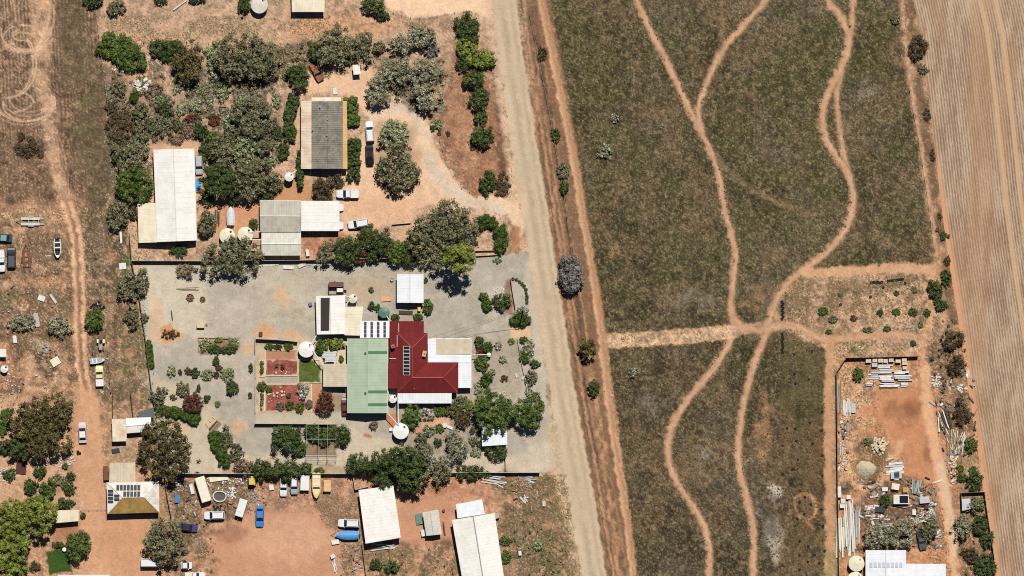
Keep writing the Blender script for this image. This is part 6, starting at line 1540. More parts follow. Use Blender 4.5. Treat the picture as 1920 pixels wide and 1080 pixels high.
def car(label, px, py, deg, L, W, H, style, pm, name='car', cat='car', tray=None, roofm=None, z0=0.0, rimless=False):
    """local +x is the nose; deg is the heading in the picture, anticlockwise from image right"""
    p = P(px, py); t = thing(name, label, cat, (p.x, p.y, z0), math.radians(deg)); hs = H / 1.48
    big = style in ('wagon', 'ute', 'van')
    belt = (1.02 if big else 0.9) * (hs if not style == 'van' else 1.0)
    def ring(f, wf, zb, zt):
        w = W / 2 * wf; x = f * L
        return [(x, -w * .92, zb), (x, -w, zb + .12), (x, -w, zt - .14), (x, -w * .9, zt), (x, w * .9, zt), (x, w, zt - .14), (x, w, zb + .12), (x, w * .92, zb)]
    bo = belt; hood = belt - (0.06 if big else 0.08)
    rear_t = bo if style != 'ute' else bo - 0.02
    m = MB(); m.loft([ring(-.5, .84, .42, rear_t - .12), ring(-.485, .95, .30, rear_t - .03), ring(-.40, 1, .24, rear_t), ring(.0, 1, .22, bo), ring(.2, 1, .22, bo), ring(.36, .98, .24, hood), ring(.455, .9, .30, hood - .10), ring(.5, .72, .42, hood - .22)]); body = m.build('body', pm, t)
    cab = {'sedan': (.22, .06, -.24, -.37), 'wagon': (.22, .08, -.44, -.475), 'ute': (.20, .07, -.10, -.13), 'van': (.42, .28, -.46, -.48), 'hatch': (.24, .08, -.34, -.44)}[style]
    xb0, xt0, xt1, xb1 = [c * L for c in cab]; wb, wt = W / 2 * .9, W / 2 * (.74 if not big else .8)
    base = [(xb1, -wb, belt), (xb0, -wb, belt), (xb0, wb, belt), (xb1, wb, belt)]; top = [(xt1, -wt, H), (xt0, -wt, H), (xt0, wt, H), (xt1, wt, H)]
    m = MB(); m.add(base + top, [(4, 5, 6, 7), (0, 1, 5, 4), (1, 2, 6, 5), (2, 3, 7, 6), (3, 0, 4, 7)]); m.build('cabin', pm, t)
    def pane(i, j, k, l, name, s=0.86):
        q = [Vector(v) for v in (i, j, k, l)]; c = sum(q, Vector()) / 4; n_ = (q[1] - q[0]).cross(q[3] - q[0]).normalized()
        m = MB(); qs = [c + (v - c) * s + n_ * 0.012 for v in q]; m.add(qs + [v - n_ * 0.02 for v in qs], [(0, 1, 2, 3), (7, 6, 5, 4), (0, 4, 5, 1), (1, 5, 6, 2), (2, 6, 7, 3), (3, 7, 4, 0)]); m.build(name, GLASS, t)
    pane(base[1], base[2], top[2], top[1], 'windscreen', .93); pane(base[3], base[0], top[0], top[3], 'rear_window'); pane(base[0], base[1], top[1], top[0], 'side_window'); pane(base[2], base[3], top[3], top[2], 'side_window')
    m = MB(); cx, lx = (xt0 + xt1) / 2, (xt0 - xt1) * .98; m.box(cx, 0, H - .01, H + .045, lx, wt * 1.98, 0, .93); rf = m.build('roof', roofm or pm, t)
    if style == 'wagon':
        for s_ in (-1, 1): m = MB(); m.tube((xt1 + .2, s_ * wt * .85, H + .09), (xt0 - .2, s_ * wt * .85, H + .09), .03); m.build('roof_rail', CHAS, rf)
    if style == 'ute':
        x0, x1 = -.475 * L, xb1 - .08; m = MB(); m.box((x0 + x1) / 2, 0, belt - .02, belt + .03, x1 - x0, W * .86); m.build('tray_cover' if tray else 'tray_floor', tray or CHAS, t)
        for s_ in (-1, 1): m = MB(); m.box((x0 + x1) / 2, s_ * W * .46, belt - .1, belt + .1, x1 - x0, .1); m.build('tray_side', pm, t)
        m = MB(); m.box(x0 - .02, 0, belt - .1, belt + .1, .09, W * .88); m.build('tailgate', pm, t)
    for s_ in (-1, 1):
        m = MB(); m.box(.475 * L, s_ * W * .31, hood - .34, hood - .18, .14, .3); m.build('headlight', LAMP, t); m = MB(); m.box(-.495 * L, s_ * W * .36, rear_t - .4, rear_t - .18, .08, .2); m.build('tail_light', TAIL, t)
        m = MB(); m.box(xb0 - .1, s_ * (W / 2 + .08), belt + .02, belt + .16, .1, .18); m.build('mirror', pm, t)
        if not rimless:
            for f in (.31, -.30): wheel(t, f * L, s_ * (W / 2 - .1), .34 if big else .31)
    return t
car('white wagon parked nose-down on the cottage driveway', 693.5, 247, 94, 4.9, 1.95, 1.75, 'wagon', PW)
car('black sedan parked nose-down behind the white wagon', 693, 292, -88, 4.9, 1.9, 1.5, 'sedan', PB)
car('white dual-cab ute parked in front of the cottage', 652, 363.5, 180, 5.3, 2.0, 1.8, 'ute', PW, 'ute', 'ute', tray=PW)
car('white wagon beside the white carport and fence trees', 672, 419.5, 189, 4.9, 1.95, 1.72, 'wagon', PW)
car('white car poking out of the carport, upper', 626, 389, 0, 4.6, 1.9, 1.5, 'sedan', PW); car('white car poking out of the carport, lower', 626, 423, 0, 4.6, 1.95, 1.5, 'hatch', PW)
car('silver covered car beside the long white shed', 373.5, 309, -88, 4.6, 1.9, 1.5, 'wagon', TARP)
car('black wagon left of the rusty trailer', 22, 483, 91, 5.0, 2.0, 1.7, 'wagon', PB, roofm=mt('paint_dark_grey', (92, 94, 98), .3, .04))
car('white ute cut by the left edge below the teal car', 2, 489, -86, 5.2, 2.0, 1.75, 'ute', PW, 'ute', 'ute', tray=PW)
car('dark teal car cut by the left edge', 4, 446, 176, 4.8, 1.9, 1.5, 'sedan', PT, roofm=mt('paint_pale_teal', (130, 170, 168), .3, .04))
car('pale yellow old ute beside the lane and dinghy', 187, 705, 92, 4.9, 1.9, 1.6, 'ute', PY_, 'ute', 'ute', tray=PW)
car('silver-pink sedan parked on the lane by the olive grove', 155, 811, 93, 4.9, 1.9, 1.5, 'sedan', mt('paint_pinkish_silver', (216, 200, 192), .35, .05), roofm=PW)
car('white wagon below the tilted white van body', 402, 966, 181, 4.8, 1.95, 1.75, 'wagon', PW); car('sky-blue sedan alone on the red yard', 487.5, 968, -91, 5.0, 1.95, 1.5, 'sedan', PBL)
car('purple stripped car wreck below the weeds', 353, 989, -8, 4.5, 1.8, 1.35, 'sedan', PP, roofm=CHAS, rimless=True)
car('white stripped ute wreck in the parked row', 532, 911, -92, 4.9, 1.8, 1.5, 'ute', PW, 'ute', 'ute', tray=CHAS); car('silver-blue van in the parked row', 552, 909, -90, 4.4, 1.75, 1.7, 'wagon', PS, roofm=PW)
car('white four-wheel drive beside the tilted shed', 654, 981, 178, 5.0, 1.95, 1.75, 'wagon', PW); car('dark red car half under the green shed eave', 647.5, 762, 92, 4.3, 1.8, 1.45, 'sedan', PR)
car('white van half hidden under the bottom olive tree', 283, 1055, 0, 4.8, 2.0, 2.0, 'van', PW, 'van', 'van')
car('white truck cab beside the bottom olive tree', 350, 1060, 0, 2.6, 1.7, 1.7, 'hatch', PW, 'van', 'van'); car('white ute cut by the bottom edge', 366, 1080, 0, 4.8, 1.9, 1.7, 'ute', PW, 'ute', 'ute', tray=CREAM)
t = car('old rusty ute with white front frame above the cottage', 594.5, 135, -64, 4.6, 1.9, 1.5, 'ute', PRU, 'ute', 'ute', tray=PRU)
t = car('dark utility half under the scrap yard olive tree', 1728, 1012, -80, 4.6, 1.8, 1.6, 'ute', mt('paint_green_grey', (88, 94, 90), .4, .06), 'ute', 'ute')

def trailer_gear(t, L, W, nose, z=0.35, r=0.28):
    """wheels and drawbar; nose = +1 or -1 along x"""
    for s_ in (-1, 1):
        wheel(t, -nose * 0.1 * L, s_ * (W / 2 + .02), r, .18); m = MB(); m.tube((nose * L * .48, s_ * W * .3, z), (nose * (L / 2 + 1.0), 0, z), .05); m.build('drawbar', GALV, t)
    m = MB(); m.tube((nose * (L / 2 + .95), 0, z), (nose * (L / 2 + 1.15), 0, z), .06); m.cyl(nose * (L / 2 + .8), 0, 0.0, z, .05, n=8); m.build('coupling', CHAS, t)
def van_body(label, px, py, deg, L, W, H, mat, name='caravan', cat='caravan', hatch=True):
    p = P(px, py); t = thing(name, label, cat, (p.x, p.y, 0), math.radians(deg)); m = MB(); b = .1
    rg = lambda x, k, zt: [(x, -W / 2 * k, .45), (x, W / 2 * k, .45), (x, W / 2 * k, zt - b), (x, W / 2 * k - b, zt), (x, -W / 2 * k + b, zt), (x, -W / 2 * k, zt - b)]
    m.loft([rg(-L / 2, .97, H - .08), rg(-L / 2 + .12, 1, H), rg(L / 2 - .12, 1, H), rg(L / 2, .97, H - .08)]); m.build('body', mat, t)
    for k in range(int(L / .9)): m = MB(); m.box(-L / 2 + .45 + k * .9, 0, H - .01, H + .02, .05, W * .94); m.build('roof_seam', mat, t)
    if hatch: m = MB(); m.box(L * .15, 0, H - .01, H + .1, .6, .6); m.build('roof_hatch', mat, t)
    m = MB(); m.box(L * .2, -W / 2 - .01, .6, 1.9 if H > 2.1 else H - .3, .7, .05); m.build('door', TRIM, t); m = MB(); m.box(-L * .2, -W / 2 - .01, 1.0, 1.5, .9, .05); m.build('window', GLASS, t)
    m = MB(); m.box(0, 0, .3, .46, L * .96, W * .8); m.build('chassis', CHAS, t); trailer_gear(t, L, W - .2, 1); return t
van_body('cream panelled van body leaning beside the junk heap', 381.5, 917, -73, 6.0, 2.3, 2.5, mt('cream_panels', (242, 236, 212), .5, .06), hatch=False)
van_body('white box trailer above the sky-blue car', 453, 952, -107, 4.2, 1.9, 1.9, PW, 'box_trailer', 'trailer')
van_body('white covered trailer between silver van and yellow boat', 572, 905, -92, 3.6, 2.1, 1.6, PW, 'covered_trailer', 'trailer', False); van_body('tan box trailer right of the yellow boat', 614, 911, -92, 2.7, 1.8, 1.3, mt('tan_panels', (232, 188, 134), .6, .1), 'box_trailer', 'trailer', False)
def boat(label, px, py, deg, L, W, hullm, inm, H=0.95, cover=None, trailer=True, motor=True, screen=True):
    p = P(px, py); t = thing('boat', label, 'boat', (p.x, p.y, 0), math.radians(deg)); z = .45 if trailer else 0.0; m = MB(); fs = [(-.5, .84, 0), (-.3, .98, 0), (0, 1, .02), (.2, .9, .08), (.35, .66, .16), (.45, .34, .26), (.5, .05, .36)]
    m.loft([[(f * L, 0, z + H * .02 + zz * .8), (f * L, W / 2 * w * .7, z + .25 * H + zz), (f * L, W / 2 * w, z + H * .8 + zz * .5), (f * L, W / 2 * w * .86, z + H * .84 + zz * .5), (f * L, -W / 2 * w * .86, z + H * .84 + zz * .5), (f * L, -W / 2 * w, z + H * .8 + zz * .5), (f * L, -W / 2 * w * .7, z + .25 * H + zz)] for f, w, zz in fs]); m.build('hull', hullm, t)
    zt = z + H * .84
    if cover:
        m = MB(); m.loft([[(f * L * .99, W / 2 * w * 1.02, zt + zz * .5 - .05), (f * L * .99, W / 4 * w, zt + .3 * w + zz * .5), (f * L * .99, 0, zt + .4 * w + zz * .5), (f * L * .99, -W / 4 * w, zt + .3 * w + zz * .5), (f * L * .99, -W / 2 * w * 1.02, zt + zz * .5 - .05)] for f, w, zz in fs]); m.build('cover', cover, t)
    else:
        m = MB(); m.add([(f * L, s_ * W / 2 * w * .74, zt + .015 + zz * .5) for f, w, zz in fs[:5] for s_ in (1, -1)], [(2 * i, 2 * i + 1, 2 * i + 3, 2 * i + 2) for i in range(4)]); m.build('deck_well', inm, t)
        for f in (-.32, -.05): m = MB(); m.box(f * L, 0, zt, zt + .16, .3, W * .74); m.build('seat', TRIM, t)
        for s_ in (1, -1):
            m = MB(); m.path([(f * L, s_ * W / 2 * w * .9, zt + .05 + zz * .5) for f, w, zz in fs[:6]], .05); m.build('gunwale', hullm, t)
        if screen: m = MB(); m.add([(.14 * L, -W * .4, zt), (.14 * L, W * .4, zt), (.06 * L, W * .34, zt + .45), (.06 * L, -W * .34, zt + .45)], [(0, 1, 2, 3)]); m.build('windscreen', GLASS, t)
    if motor: m = MB(); m.box(-.5 * L - .2, 0, zt - .4, zt + .45, .42, .32, 0, .8); m.tube((-.5 * L - .22, 0, zt - .35), (-.5 * L - .3, 0, .25), .07); m.build('outboard_motor', BLACK, t)
    if trailer: trailer_gear(t, L, W * .85, 1)
    return t
boat('silver-white open boat on a trailer in the weedy yard', 108.5, 466, -88, 4.4, 1.8, PW, CHAS); boat('small white dinghy across the fence by the pale yellow ute', 183, 676, 8, 3.4, 1.4, PW, PS, .7, motor=False, screen=False)
boat('covered white boat above the cream tanks', 433, 405, 90, 4.4, 1.9, PW, CHAS, .9, cover=mt('silver_tarp', (224, 226, 228), .5, .12, 2.5)); boat('long yellow boat in the parked row', 593.5, 910, -90, 6.0, 2.2, PYE, mt('cream_deck', (232, 218, 178), .6, .1), 1.1)
boat('sky-blue tarpaulined boat below the white four-wheel drive', 651, 1003, 180, 5.4, 2.1, PW, PW, 1.0, cover=mt('blue_tarp', (96, 160, 224), .55, .14, 2.0, bump=.3))
def car_trailer(label, px, py, deg, L, W, mat, board):
    p = P(px, py); t = thing('car_trailer', label, 'trailer', (p.x, p.y, 0), math.radians(deg))
    for s_ in (-1, 1):
        m = MB(); m.box(0, s_ * W * .32, .5, .58, L, W * .3); m.build('deck_plank', board, t); m = MB(); m.box(-.05 * L, s_ * (W / 2 + .1), .62, .7, L * .3, .26); m.build('mudguard', mat, t); m = MB(); m.box(-L / 2 - .5, s_ * W * .32, .3, .36, 1.1, W * .2); m.build('ramp', mat, t)
        for f in (-.14, .04): wheel(t, f * L, s_ * (W / 2 + .1), .28, .18)
    for f in (-.45, -.2, .1, .45): m = MB(); m.box(f * L, 0, .42, .5, .12, W * .9); m.build('crossmember', mat, t)
    for s_ in (-1, 1): m = MB(); m.tube((L * .48, s_ * W * .3, .46), (L / 2 + 1.1, 0, .46), .06); m.build('drawbar', mat, t)
    m = MB(); m.cyl(L / 2 + .9, 0, 0, .6, .06, n=8); m.build('jockey_wheel', CHAS, t)
car_trailer('grey steel car trailer in the weedy left yard', 57, 415, 180, 4.4, 2.0, GALV, PALEG); car_trailer('rusty empty car trailer right of the black wagon', 50, 484, 93, 4.2, 2.0, RUST, RUST)
# old tractor
p = P(189.5, 645); t = thing('tractor', 'old grey tractor with big rear wheels beside the lane', 'tractor', (p.x, p.y, 0), math.radians(-92))
m = MB(); m.box(.6, 0, .6, 1.25, 1.5, .55); m.box(1.3, 0, .6, 1.15, .2, .6); m.build('bonnet', PS, t); m = MB(); m.box(-.55, 0, .7, .85, .6, .5); m.box(-.82, 0, .85, 1.3, .1, .5); m.build('seat', BLACK, t); m = MB(); m.box(-.4, 0, .45, .75, 1.2, .5); m.build('gearbox', RUST, t)
for s_ in (-1, 1):
    wheel(t, -.7, s_ * .75, .65, .36, PW); wheel(t, 1.2, s_ * .55, .36, .2, PW); m = MB(); m.box(-.7, s_ * .72, 1.28, 1.36, .9, .4); m.build('mudguard', PW, t)
m = MB(); m.tube((0, 0, 1.2), (-.25, 0, 1.5), .03); m.cyl(-.28, 0, 1.48, 1.52, .22, n=12); m.build('steering_wheel', BLACK, t); m = MB(); m.cyl(.9, .12, 1.25, 1.9, .05, n=8); m.build('exhaust', RUST, t)
# compact yellow and black machine
p = P(472.5, 903); t = thing('forklift', 'yellow and black machine under the bottom fence trees', 'forklift', (p.x, p.y, 0), math.radians(-88))
m = MB(); m.box(-.2, .3, .4, 1.3, 2.2, 1.0); m.build('body', PYE, t); m = MB(); m.box(-.2, -.55, .4, 1.5, 2.4, .6); m.build('engine_cover', CHAS, t)
for s_ in (-1, 1):
    wheel(t, .7, s_ * .75, .4, .3, PYE); wheel(t, -.9, s_ * .75, .4, .3, PYE); m = MB(); m.box(1.25, s_ * .3, .2, 2.0, .1, .12); m.build('mast', CHAS, t); m = MB(); m.box(1.9, s_ * .3, .1, .16, 1.2, .12); m.build('fork', CHAS, t)
for x in (.6, -.8):
    for s_ in (-1, 1): m = MB(); m.box(x, s_ * .6, 1.3, 2.1, .07, .07); m.build('cage_post', CHAS, t)
m = MB(); m.box(-.1, 0, 2.1, 2.16, 1.5, 1.3); m.build('cage_roof', PYE, t)

# ------------------------------------------------------------------ small things lying about
def single(name, label, cat, mb, mat, group=None):
    o = mb.build(name, mat); tag(o, label, cat, group, 'thing'); return o
def crate(label, px, py, sx, sy, h, deg, mat, name='crate', cat='crate'):
    p = P(px, py); t = thing(name, label, cat, (p.x, p.y, 0), math.radians(deg)); sx, sy = sx / S, sy / S
    m = MB(); m.box(0, 0, .02, h, sx, sy); m.build('box', mat, t); m = MB(); m.box(0, 0, h, h + .05, sx + .06, sy + .06); m.build('lid', mat, t)
    for s_ in (-1, 1): m = MB(); m.box(s_ * (sx / 2 + .015), 0, .1, h - .1, .04, sy * .8); m.build('side_batten', mat, t)
    return t
def sheet(label, px, py, sx, sy, deg, mat, z=.12, name='sheet_iron', cat='metal sheet', tilt=0.05, group=None):
    p = P(px, py); t = thing(name, label, cat, (p.x, p.y, 0), math.radians(deg), group); sx, sy = sx / S, sy / S; m = MB(); n = max(2, int(sx / .2))
    vs, fs = [], []
    for i in range(n + 1):
        x = -sx / 2 + sx * i / n; zz = z + (.03 if i % 2 else 0) + tilt * (i / n); vs += [(x, -sy / 2, zz), (x, sy / 2, zz), (x, -sy / 2, zz - .03), (x, sy / 2, zz - .03)]
    for i in range(n): a = 4 * i; fs += [(a, a + 4, a + 5, a + 1), (a + 2, a + 3, a + 7, a + 6), (a, a + 2, a + 6, a + 4), (a + 1, a + 5, a + 7, a + 3)]
    fs += [(0, 1, 3, 2), (4 * n, 4 * n + 2, 4 * n + 3, 4 * n + 1)]; m.add(vs, fs); m.build('sheet', mat, t)
    m = MB(); m.box(0, -sy * .25, .02, z - .03, sx * .9, .1); m.box(0, sy * .25, .02, z - .03, sx * .9, .1); m.build('bearer', TIMBER, t); return t
def rock_pile(label, px, py, rx, ry, n, r0, r1, mat, h=.5, name='rock_pile', cat='rock pile', ring=False, seed=1, part='rock'):
    rg = np.random.default_rng(seed); p = P(px, py); t = thing(name, label, cat, (p.x, p.y, 0)); data = []
    for v in range(5):
        m = MB(); m.add((ICO_V * rg.uniform(.75, 1.1, (12, 1)) * np.array([1, .85, .7])).tolist(), ICO_F.tolist()); o = m.build(part, mat, t); data.append(o.data); bpy.data.objects.remove(o)
    for i in range(n):
        a = rg.uniform(0, 6.283) if not ring else 6.283 * i / n; r = math.sqrt(rg.random()) if not ring else rg.uniform(.92, 1.05); o = bpy.data.objects.new(part, data[i % 5]); COL.objects.link(o); o.parent = t; s_ = rg.uniform(r0, r1)
        o.location = (rx / S * r * math.cos(a), ry / S * r * math.sin(a), s_ * .45 + (h * (1 - r) if not ring else 0)); o.scale = (s_, s_ * rg.uniform(.7, 1.1), s_ * rg.uniform(.6, 1)); o.rotation_euler = (0, 0, rg.uniform(0, 6.283))
    return t
def plank_stack(label, px, py, L, W, n, deg, mats, h=.5, name='timber_stack', cat='timber stack', seed=2, part='plank', jit=.12):
    rg = np.random.default_rng(seed); p = P(px, py); t = thing(name, label, cat, (p.x, p.y, 0), math.radians(deg)); L, W = L / S, W / S; w = W / n
    for i in range(n):
        l = L * rg.uniform(.72, 1.0); z = rg.uniform(.15, 1) * h; m = MB(); m.box((L - l) / 2 * rg.choice([-1, 1]) + rg.uniform(-.1, .1), -W / 2 + w * (i + .5), z * .3, z, l, w * rg.uniform(.7, 1.02), rg.uniform(-jit, jit) * min(1, 2 * W / L)); m.build(part, mats[int(rg.integers(len(mats)))], t)
    for f in (-.35, 0, .35): m = MB(); m.box(f * L, 0, 0, .08, .1, W); m.build('bearer', DARKT, t)
    return t
def pallet_block(label, px, py, sx, sy, h, deg, mat, group=None):
    p = P(px, py); t = thing('block_pallet', label, 'pallet', (p.x, p.y, 0), math.radians(deg), group); sx, sy = sx / S, sy / S
    for k in range(4): m = MB(); m.box(-sx / 2 + sx * (k + .5) / 4, 0, .0, .13, sx / 5, sy); m.build('pallet_board', TIMBER, t)
    for i in range(2):
        for j in range(2): m = MB(); m.box((i - .5) * sx * .5, (j - .5) * sy * .5, .13, h - .03 * ((i + j) % 2), sx * .48, sy * .48); m.build('block', mat, t)
    return t
# rocks
rock_pile('heap of white quartz rocks in the scrub garden', 267, 159, 17, 14, 46, .25, .55, STONEW, .5, seed=3)
rock_pile('white stones edging the kidney-shaped thicket', 236, 130, 26, 8, 26, .15, .3, STONEW, .1, seed=4)
rock_pile('heap of cream boulders in the red yard', 1650, 836, 17, 17, 52, .3, .55, STONE, .6, seed=5)
rock_pile('row of pale stones beside the corner trees', 1788, 884, 6, 26, 36, .2, .45, STONE, .1, seed=6)
rock_pile('pale stones at the end of the timber heap', 1788, 858, 8, 5, 8, .25, .5, STONEW, .1, seed=7)
rock_pile('white stone rockery in the winding garden', 118, 862, 24, 16, 80, .12, .32, STONEW, .1, seed=8)
rock_pile('pale stone rockery at the left edge', 12, 892, 14, 16, 60, .12, .3, STONEW, .1, seed=9)
rock_pile('ring of cream stones around the front garden plants', 945, 710, 8, 7, 16, .12, .22, STONE, ring=True, seed=10)
rock_pile('ring of stones around the bluish agave', 1009, 1022, 16, 15, 30, .12, .25, mt('brown_stone', (150, 128, 104), .9, .2, 2.0), ring=True, seed=11)
rock_pile('white rubble along the gravel island hedge', 936, 545, 10, 6, 22, .12, .3, STONEW, .1, seed=12)
rock_pile('cream stones along the left yard fence', 270, 600, 3, 40, 22, .12, .3, STONE, .1, seed=13)
rock_pile('sandstone edging stones in the lower red bed', 520, 742, 22, 18, 18, .15, .4, STONE, .05, seed=14)
rock_pile('white edging stones in the upper red bed', 528, 698, 20, 4, 12, .12, .25, STONEW, .05, seed=15)
rock_pile('pale stones beside the citrus plot', 645, 842, 4, 12, 12, .12, .28, STONEW, .05, seed=16)
rock_pile('scattered white rubble in the weeds beside the far field', 1755, 712, 10, 14, 40, .12, .4, STONEW, .15, seed=17)
rock_pile('pile of broken white slabs near the field edge', 1803, 728, 7, 10, 26, .15, .4, STONEW, .15, seed=18)
rock_pile('smaller white rubble above the bare yard bonfire', 86, 652, 7, 9, 20, .2, .5, mt('ash_grey_stone', (176, 168, 156), .9, .15, 2.0), .3, seed=19)
rock_pile('stones lining the front garden lawn edge', 944, 738, 8, 5, 14, .1, .25, STONEW, .05, seed=20)
p = P(1623, 880); t = thing('gravel_mound', 'round mound of crushed cream gravel in the red yard', 'gravel mound', (p.x, p.y, 0)); m = MB(); rg_ = np.random.default_rng(21); R_, na = 14, 40; vs = [(0, 0, 1.15)]
for k in range(1, R_ + 1):
    for i in range(na): a = 2 * math.pi * i / na; r = k / R_; q = 1 + .06 * math.sin(3 * a + 1) + .04 * math.sin(7 * a); vs.append((2.3 * r * q * math.cos(a), 2.05 * r * q * math.sin(a), 1.15 * (1 - r ** 1.6) + rg_.uniform(-.05, .05) - (.05 if k == R_ else 0)))
m.add(vs, [(0, 1 + i, 1 + (i + 1) % na) for i in range(na)] + [(1 + (k - 1) * na + i, 1 + k * na + i, 1 + k * na + (i + 1) % na, 1 + (k - 1) * na + (i + 1) % na) for k in range(1, R_) for i in range(na)]); m.build('heap', mt('crushed_gravel', (204, 190, 160), .95, .2, 5.0, bump=.6), t)
# piles of steel and timber on the right
BL = mt('cream_blocks', (224, 210, 184), .9, .1, 2.0); BLG = mt('grey_blocks', (200, 200, 202), .85, .1, 2.0)
for i, (x, y, sx, sy, mm, lb) in enumerate([(1628, 676, 10, 8, BL, 'first cream block pallet in the row under the black fence'), (1640, 675, 9, 7, BL, 'second block pallet in the row under the black fence'), (1650.5, 676, 9, 7, BL, 'third block pallet in the row under the black fence'), (1660, 676.5, 8, 7, BL, 'fourth block pallet in the row under the black fence'), (1670.5, 674.5, 9, 8, BLG, 'grey block pallet, fifth under the black fence'), (1683.5, 677, 10, 6, BL, 'low cream pallet, sixth under the black fence'), (1695, 674.5, 9, 7, BL, 'last block pallet under the black fence'),
      (1639.5, 684, 10, 8, BLG, 'grey pallet below the block row'), (1696, 681.5, 10, 5, BL, 'cream pallet below the last of the row'), (1696, 689.5, 8, 6, BL, 'cream pallet beside the white beams')]): pallet_block(lb, x, y, sx, sy, 1.0 + .1 * (i % 3), 0, mm)
for i, (x, y, L, W, n, lb) in enumerate([(1660, 687, 28, 7, 3, 'white beams stacked under the block row'), (1638, 704, 21, 15, 4, 'western stack of white wall panels'), (1663.5, 696, 30, 8, 3, 'upper middle stack of white beams'), (1663, 710, 28, 12, 4, 'lower middle stack of white beams'), (1690, 698, 28, 7, 3, 'upper eastern stack of white beams'), (1693, 708.5, 33, 12, 3, 'broad eastern stack of white panels'), (1631, 721, 16, 6, 2, 'short white beams at the west end'), (1668, 722, 38, 8, 4, 'lowest long stack of white beams'), (1696, 721.5, 14, 9, 3, 'cream pallet stack beside the lowest beams')]): plank_stack(lb, x, y, L, W, n, 0, [STEELW, STEELW, BLG], .9, 'beam_stack', 'beam stack', 30 + i, 'beam', .02)
plank_stack('pale timber lengths along the black fence', 1573, 745, 60, 8, 5, 90, [TIMBER, GALV], .3, seed=41); plank_stack('white and grey steel trusses along the black fence', 1583, 765, 32, 6, 3, 90, [STEELW, PALEG], .5, seed=42); plank_stack('latticed pale frames beside the trusses', 1591, 763, 34, 10, 7, 90, [PALEG, BL], .5, seed=43); sheet('small white-grey sheet beside the lattice frames', 1600, 765, 8, 18, 0, BLG, .4)
plank_stack('long bundle of bleached steel sheets along the fence, west', 1576, 1008, 75, 16, 7, 90, [STEELW, PALEG, CREAM], .5, seed=44); plank_stack('long bundle of bleached steel sheets, middle', 1593, 990, 105, 18, 8, 92, [STEELW, PALEG, STEELW], .6, seed=45); plank_stack('narrow bundle of steel lengths, east', 1608, 985, 70, 9, 5, 90, [PALEG, GALV], .4, seed=46)
plank_stack('weathered grey timber rack tilted beside the dark bush', 1770, 788, 38, 26, 12, 104, [TIMBER, DARKT, STEELW], .6, seed=47, jit=.2); plank_stack('loose heap of bleached poles beside the field, west', 1784, 827, 50, 20, 10, 98, [TIMBER, PALEG, TIMBERL], .5, seed=48, part='pole', jit=.35); plank_stack('loose heap of bleached poles beside the field, east', 1800, 830, 44, 18, 10, 78, [TIMBER, PALEG], .5, seed=49, part='pole', jit=.4); plank_stack('grey sticks scattered above the timber rack', 1780, 765, 26, 14, 8, -20, [TIMBER, DARKT], .3, seed=50, part='pole', jit=.6)
plank_stack('white channel sections beside the cream gravel mound', 1677, 878, 34, 22, 5, 8, [STEELW, BLG], .5, 'beam_stack', 'beam stack', 51, 'beam', .08); crate('grey machine case beside the white channel sections', 1680, 891, 20, 12, .8, 4, BLG); crate('dark panelled box on the white channels', 1681, 890, 9, 9, 1.0, 4, PANELG)
for x, y, sx, sy, h, d, mm, lb in [(1573, 922, 7, 20, 1.2, 2, STEELW, 'tall white cylinder-like box on the black fence'), (1591, 932, 8, 7, .9, 0, STEELW, 'small white box above the steel sheets, right'), (1580.5, 939, 8, 7, .9, 0, STEELW, 'small white box above the steel sheets, left'), (1579, 948, 8, 8, .8, 0, STEELW, 'lower small white box above the steel sheets'), (1678.5, 912, 14, 11, 1.1, -8, CREAM, 'cream cube crate in the scrap yard'), (1659, 917, 10, 7, .8, 0, STEELW, 'low white crate left of the cream cube'), (1697, 918, 9, 9, .9, 0, mt('orange_panel', (214, 150, 96), .7, .1), 'orange crate in the scrap yard'), (1689, 936, 28, 17, 1.3, 0, STEELW, 'large white case carrying a dark glass top'), (1650, 955, 18, 10, .9, -3, PANELG, 'dark gridded box on white sheets'), (1713.5, 960, 6, 10, 1.0, 0, STEELW, 'narrow white fridge in the scrap yard'), (1737, 950, 7, 8, .8, 0, PR, 'dull red box in the scrap yard'), (1733, 937, 18, 12, .9, 5, BLG, 'pale cluttered case right of the dark glass top'), (1681, 898, 8, 4, .5, 0, STEELW, 'tiny white box under the machine case')]: crate(lb, x, y, sx, sy, h, d, mm)
m = MB(); p = P(1694, 936); m.box(p.x, p.y, 1.36, 1.42, 2.0, 1.7); single('glass_panel', 'dark glass panel lying on the large white case', 'panel', m, PANELD)
plank_stack('white planks left of the dark gridded box', 1638, 951, 34, 8, 3, 4, [STEELW], .3, seed=52); plank_stack('long white planks above the silver trees', 1645, 970, 46, 7, 3, -4, [STEELW, TIMBER], .3, seed=53); plank_stack('pale scrap lengths by the dull red box', 1731, 950, 40, 8, 5, -4, [STEELW, PALEG, DARKT], .4, seed=54, jit=.3); plank_stack('scrap lengths under the olive tree', 1738, 974, 30, 9, 5, 0, [STEELW, GALV], .4, seed=55, jit=.3); plank_stack('green-grey glass sheets on an A-frame', 1718, 913, 26, 17, 6, 86, [mt('greenish_glass', (140, 160, 156), .2, .1), GALV], .9, seed=56); plank_stack('silver scrap below the olive tree', 1757, 1003, 16, 12, 5, 20, [STEELW, GALV], .5, seed=57, jit=.5)
plank_stack('pale scrap under the silver trees', 1700, 1016, 20, 8, 4, 10, [BLG, GALV], .3, seed=58, jit=.4); crate('small timber tray above the bright white building', 1635, 1027, 12, 5, .4, 0, TIMBERL)
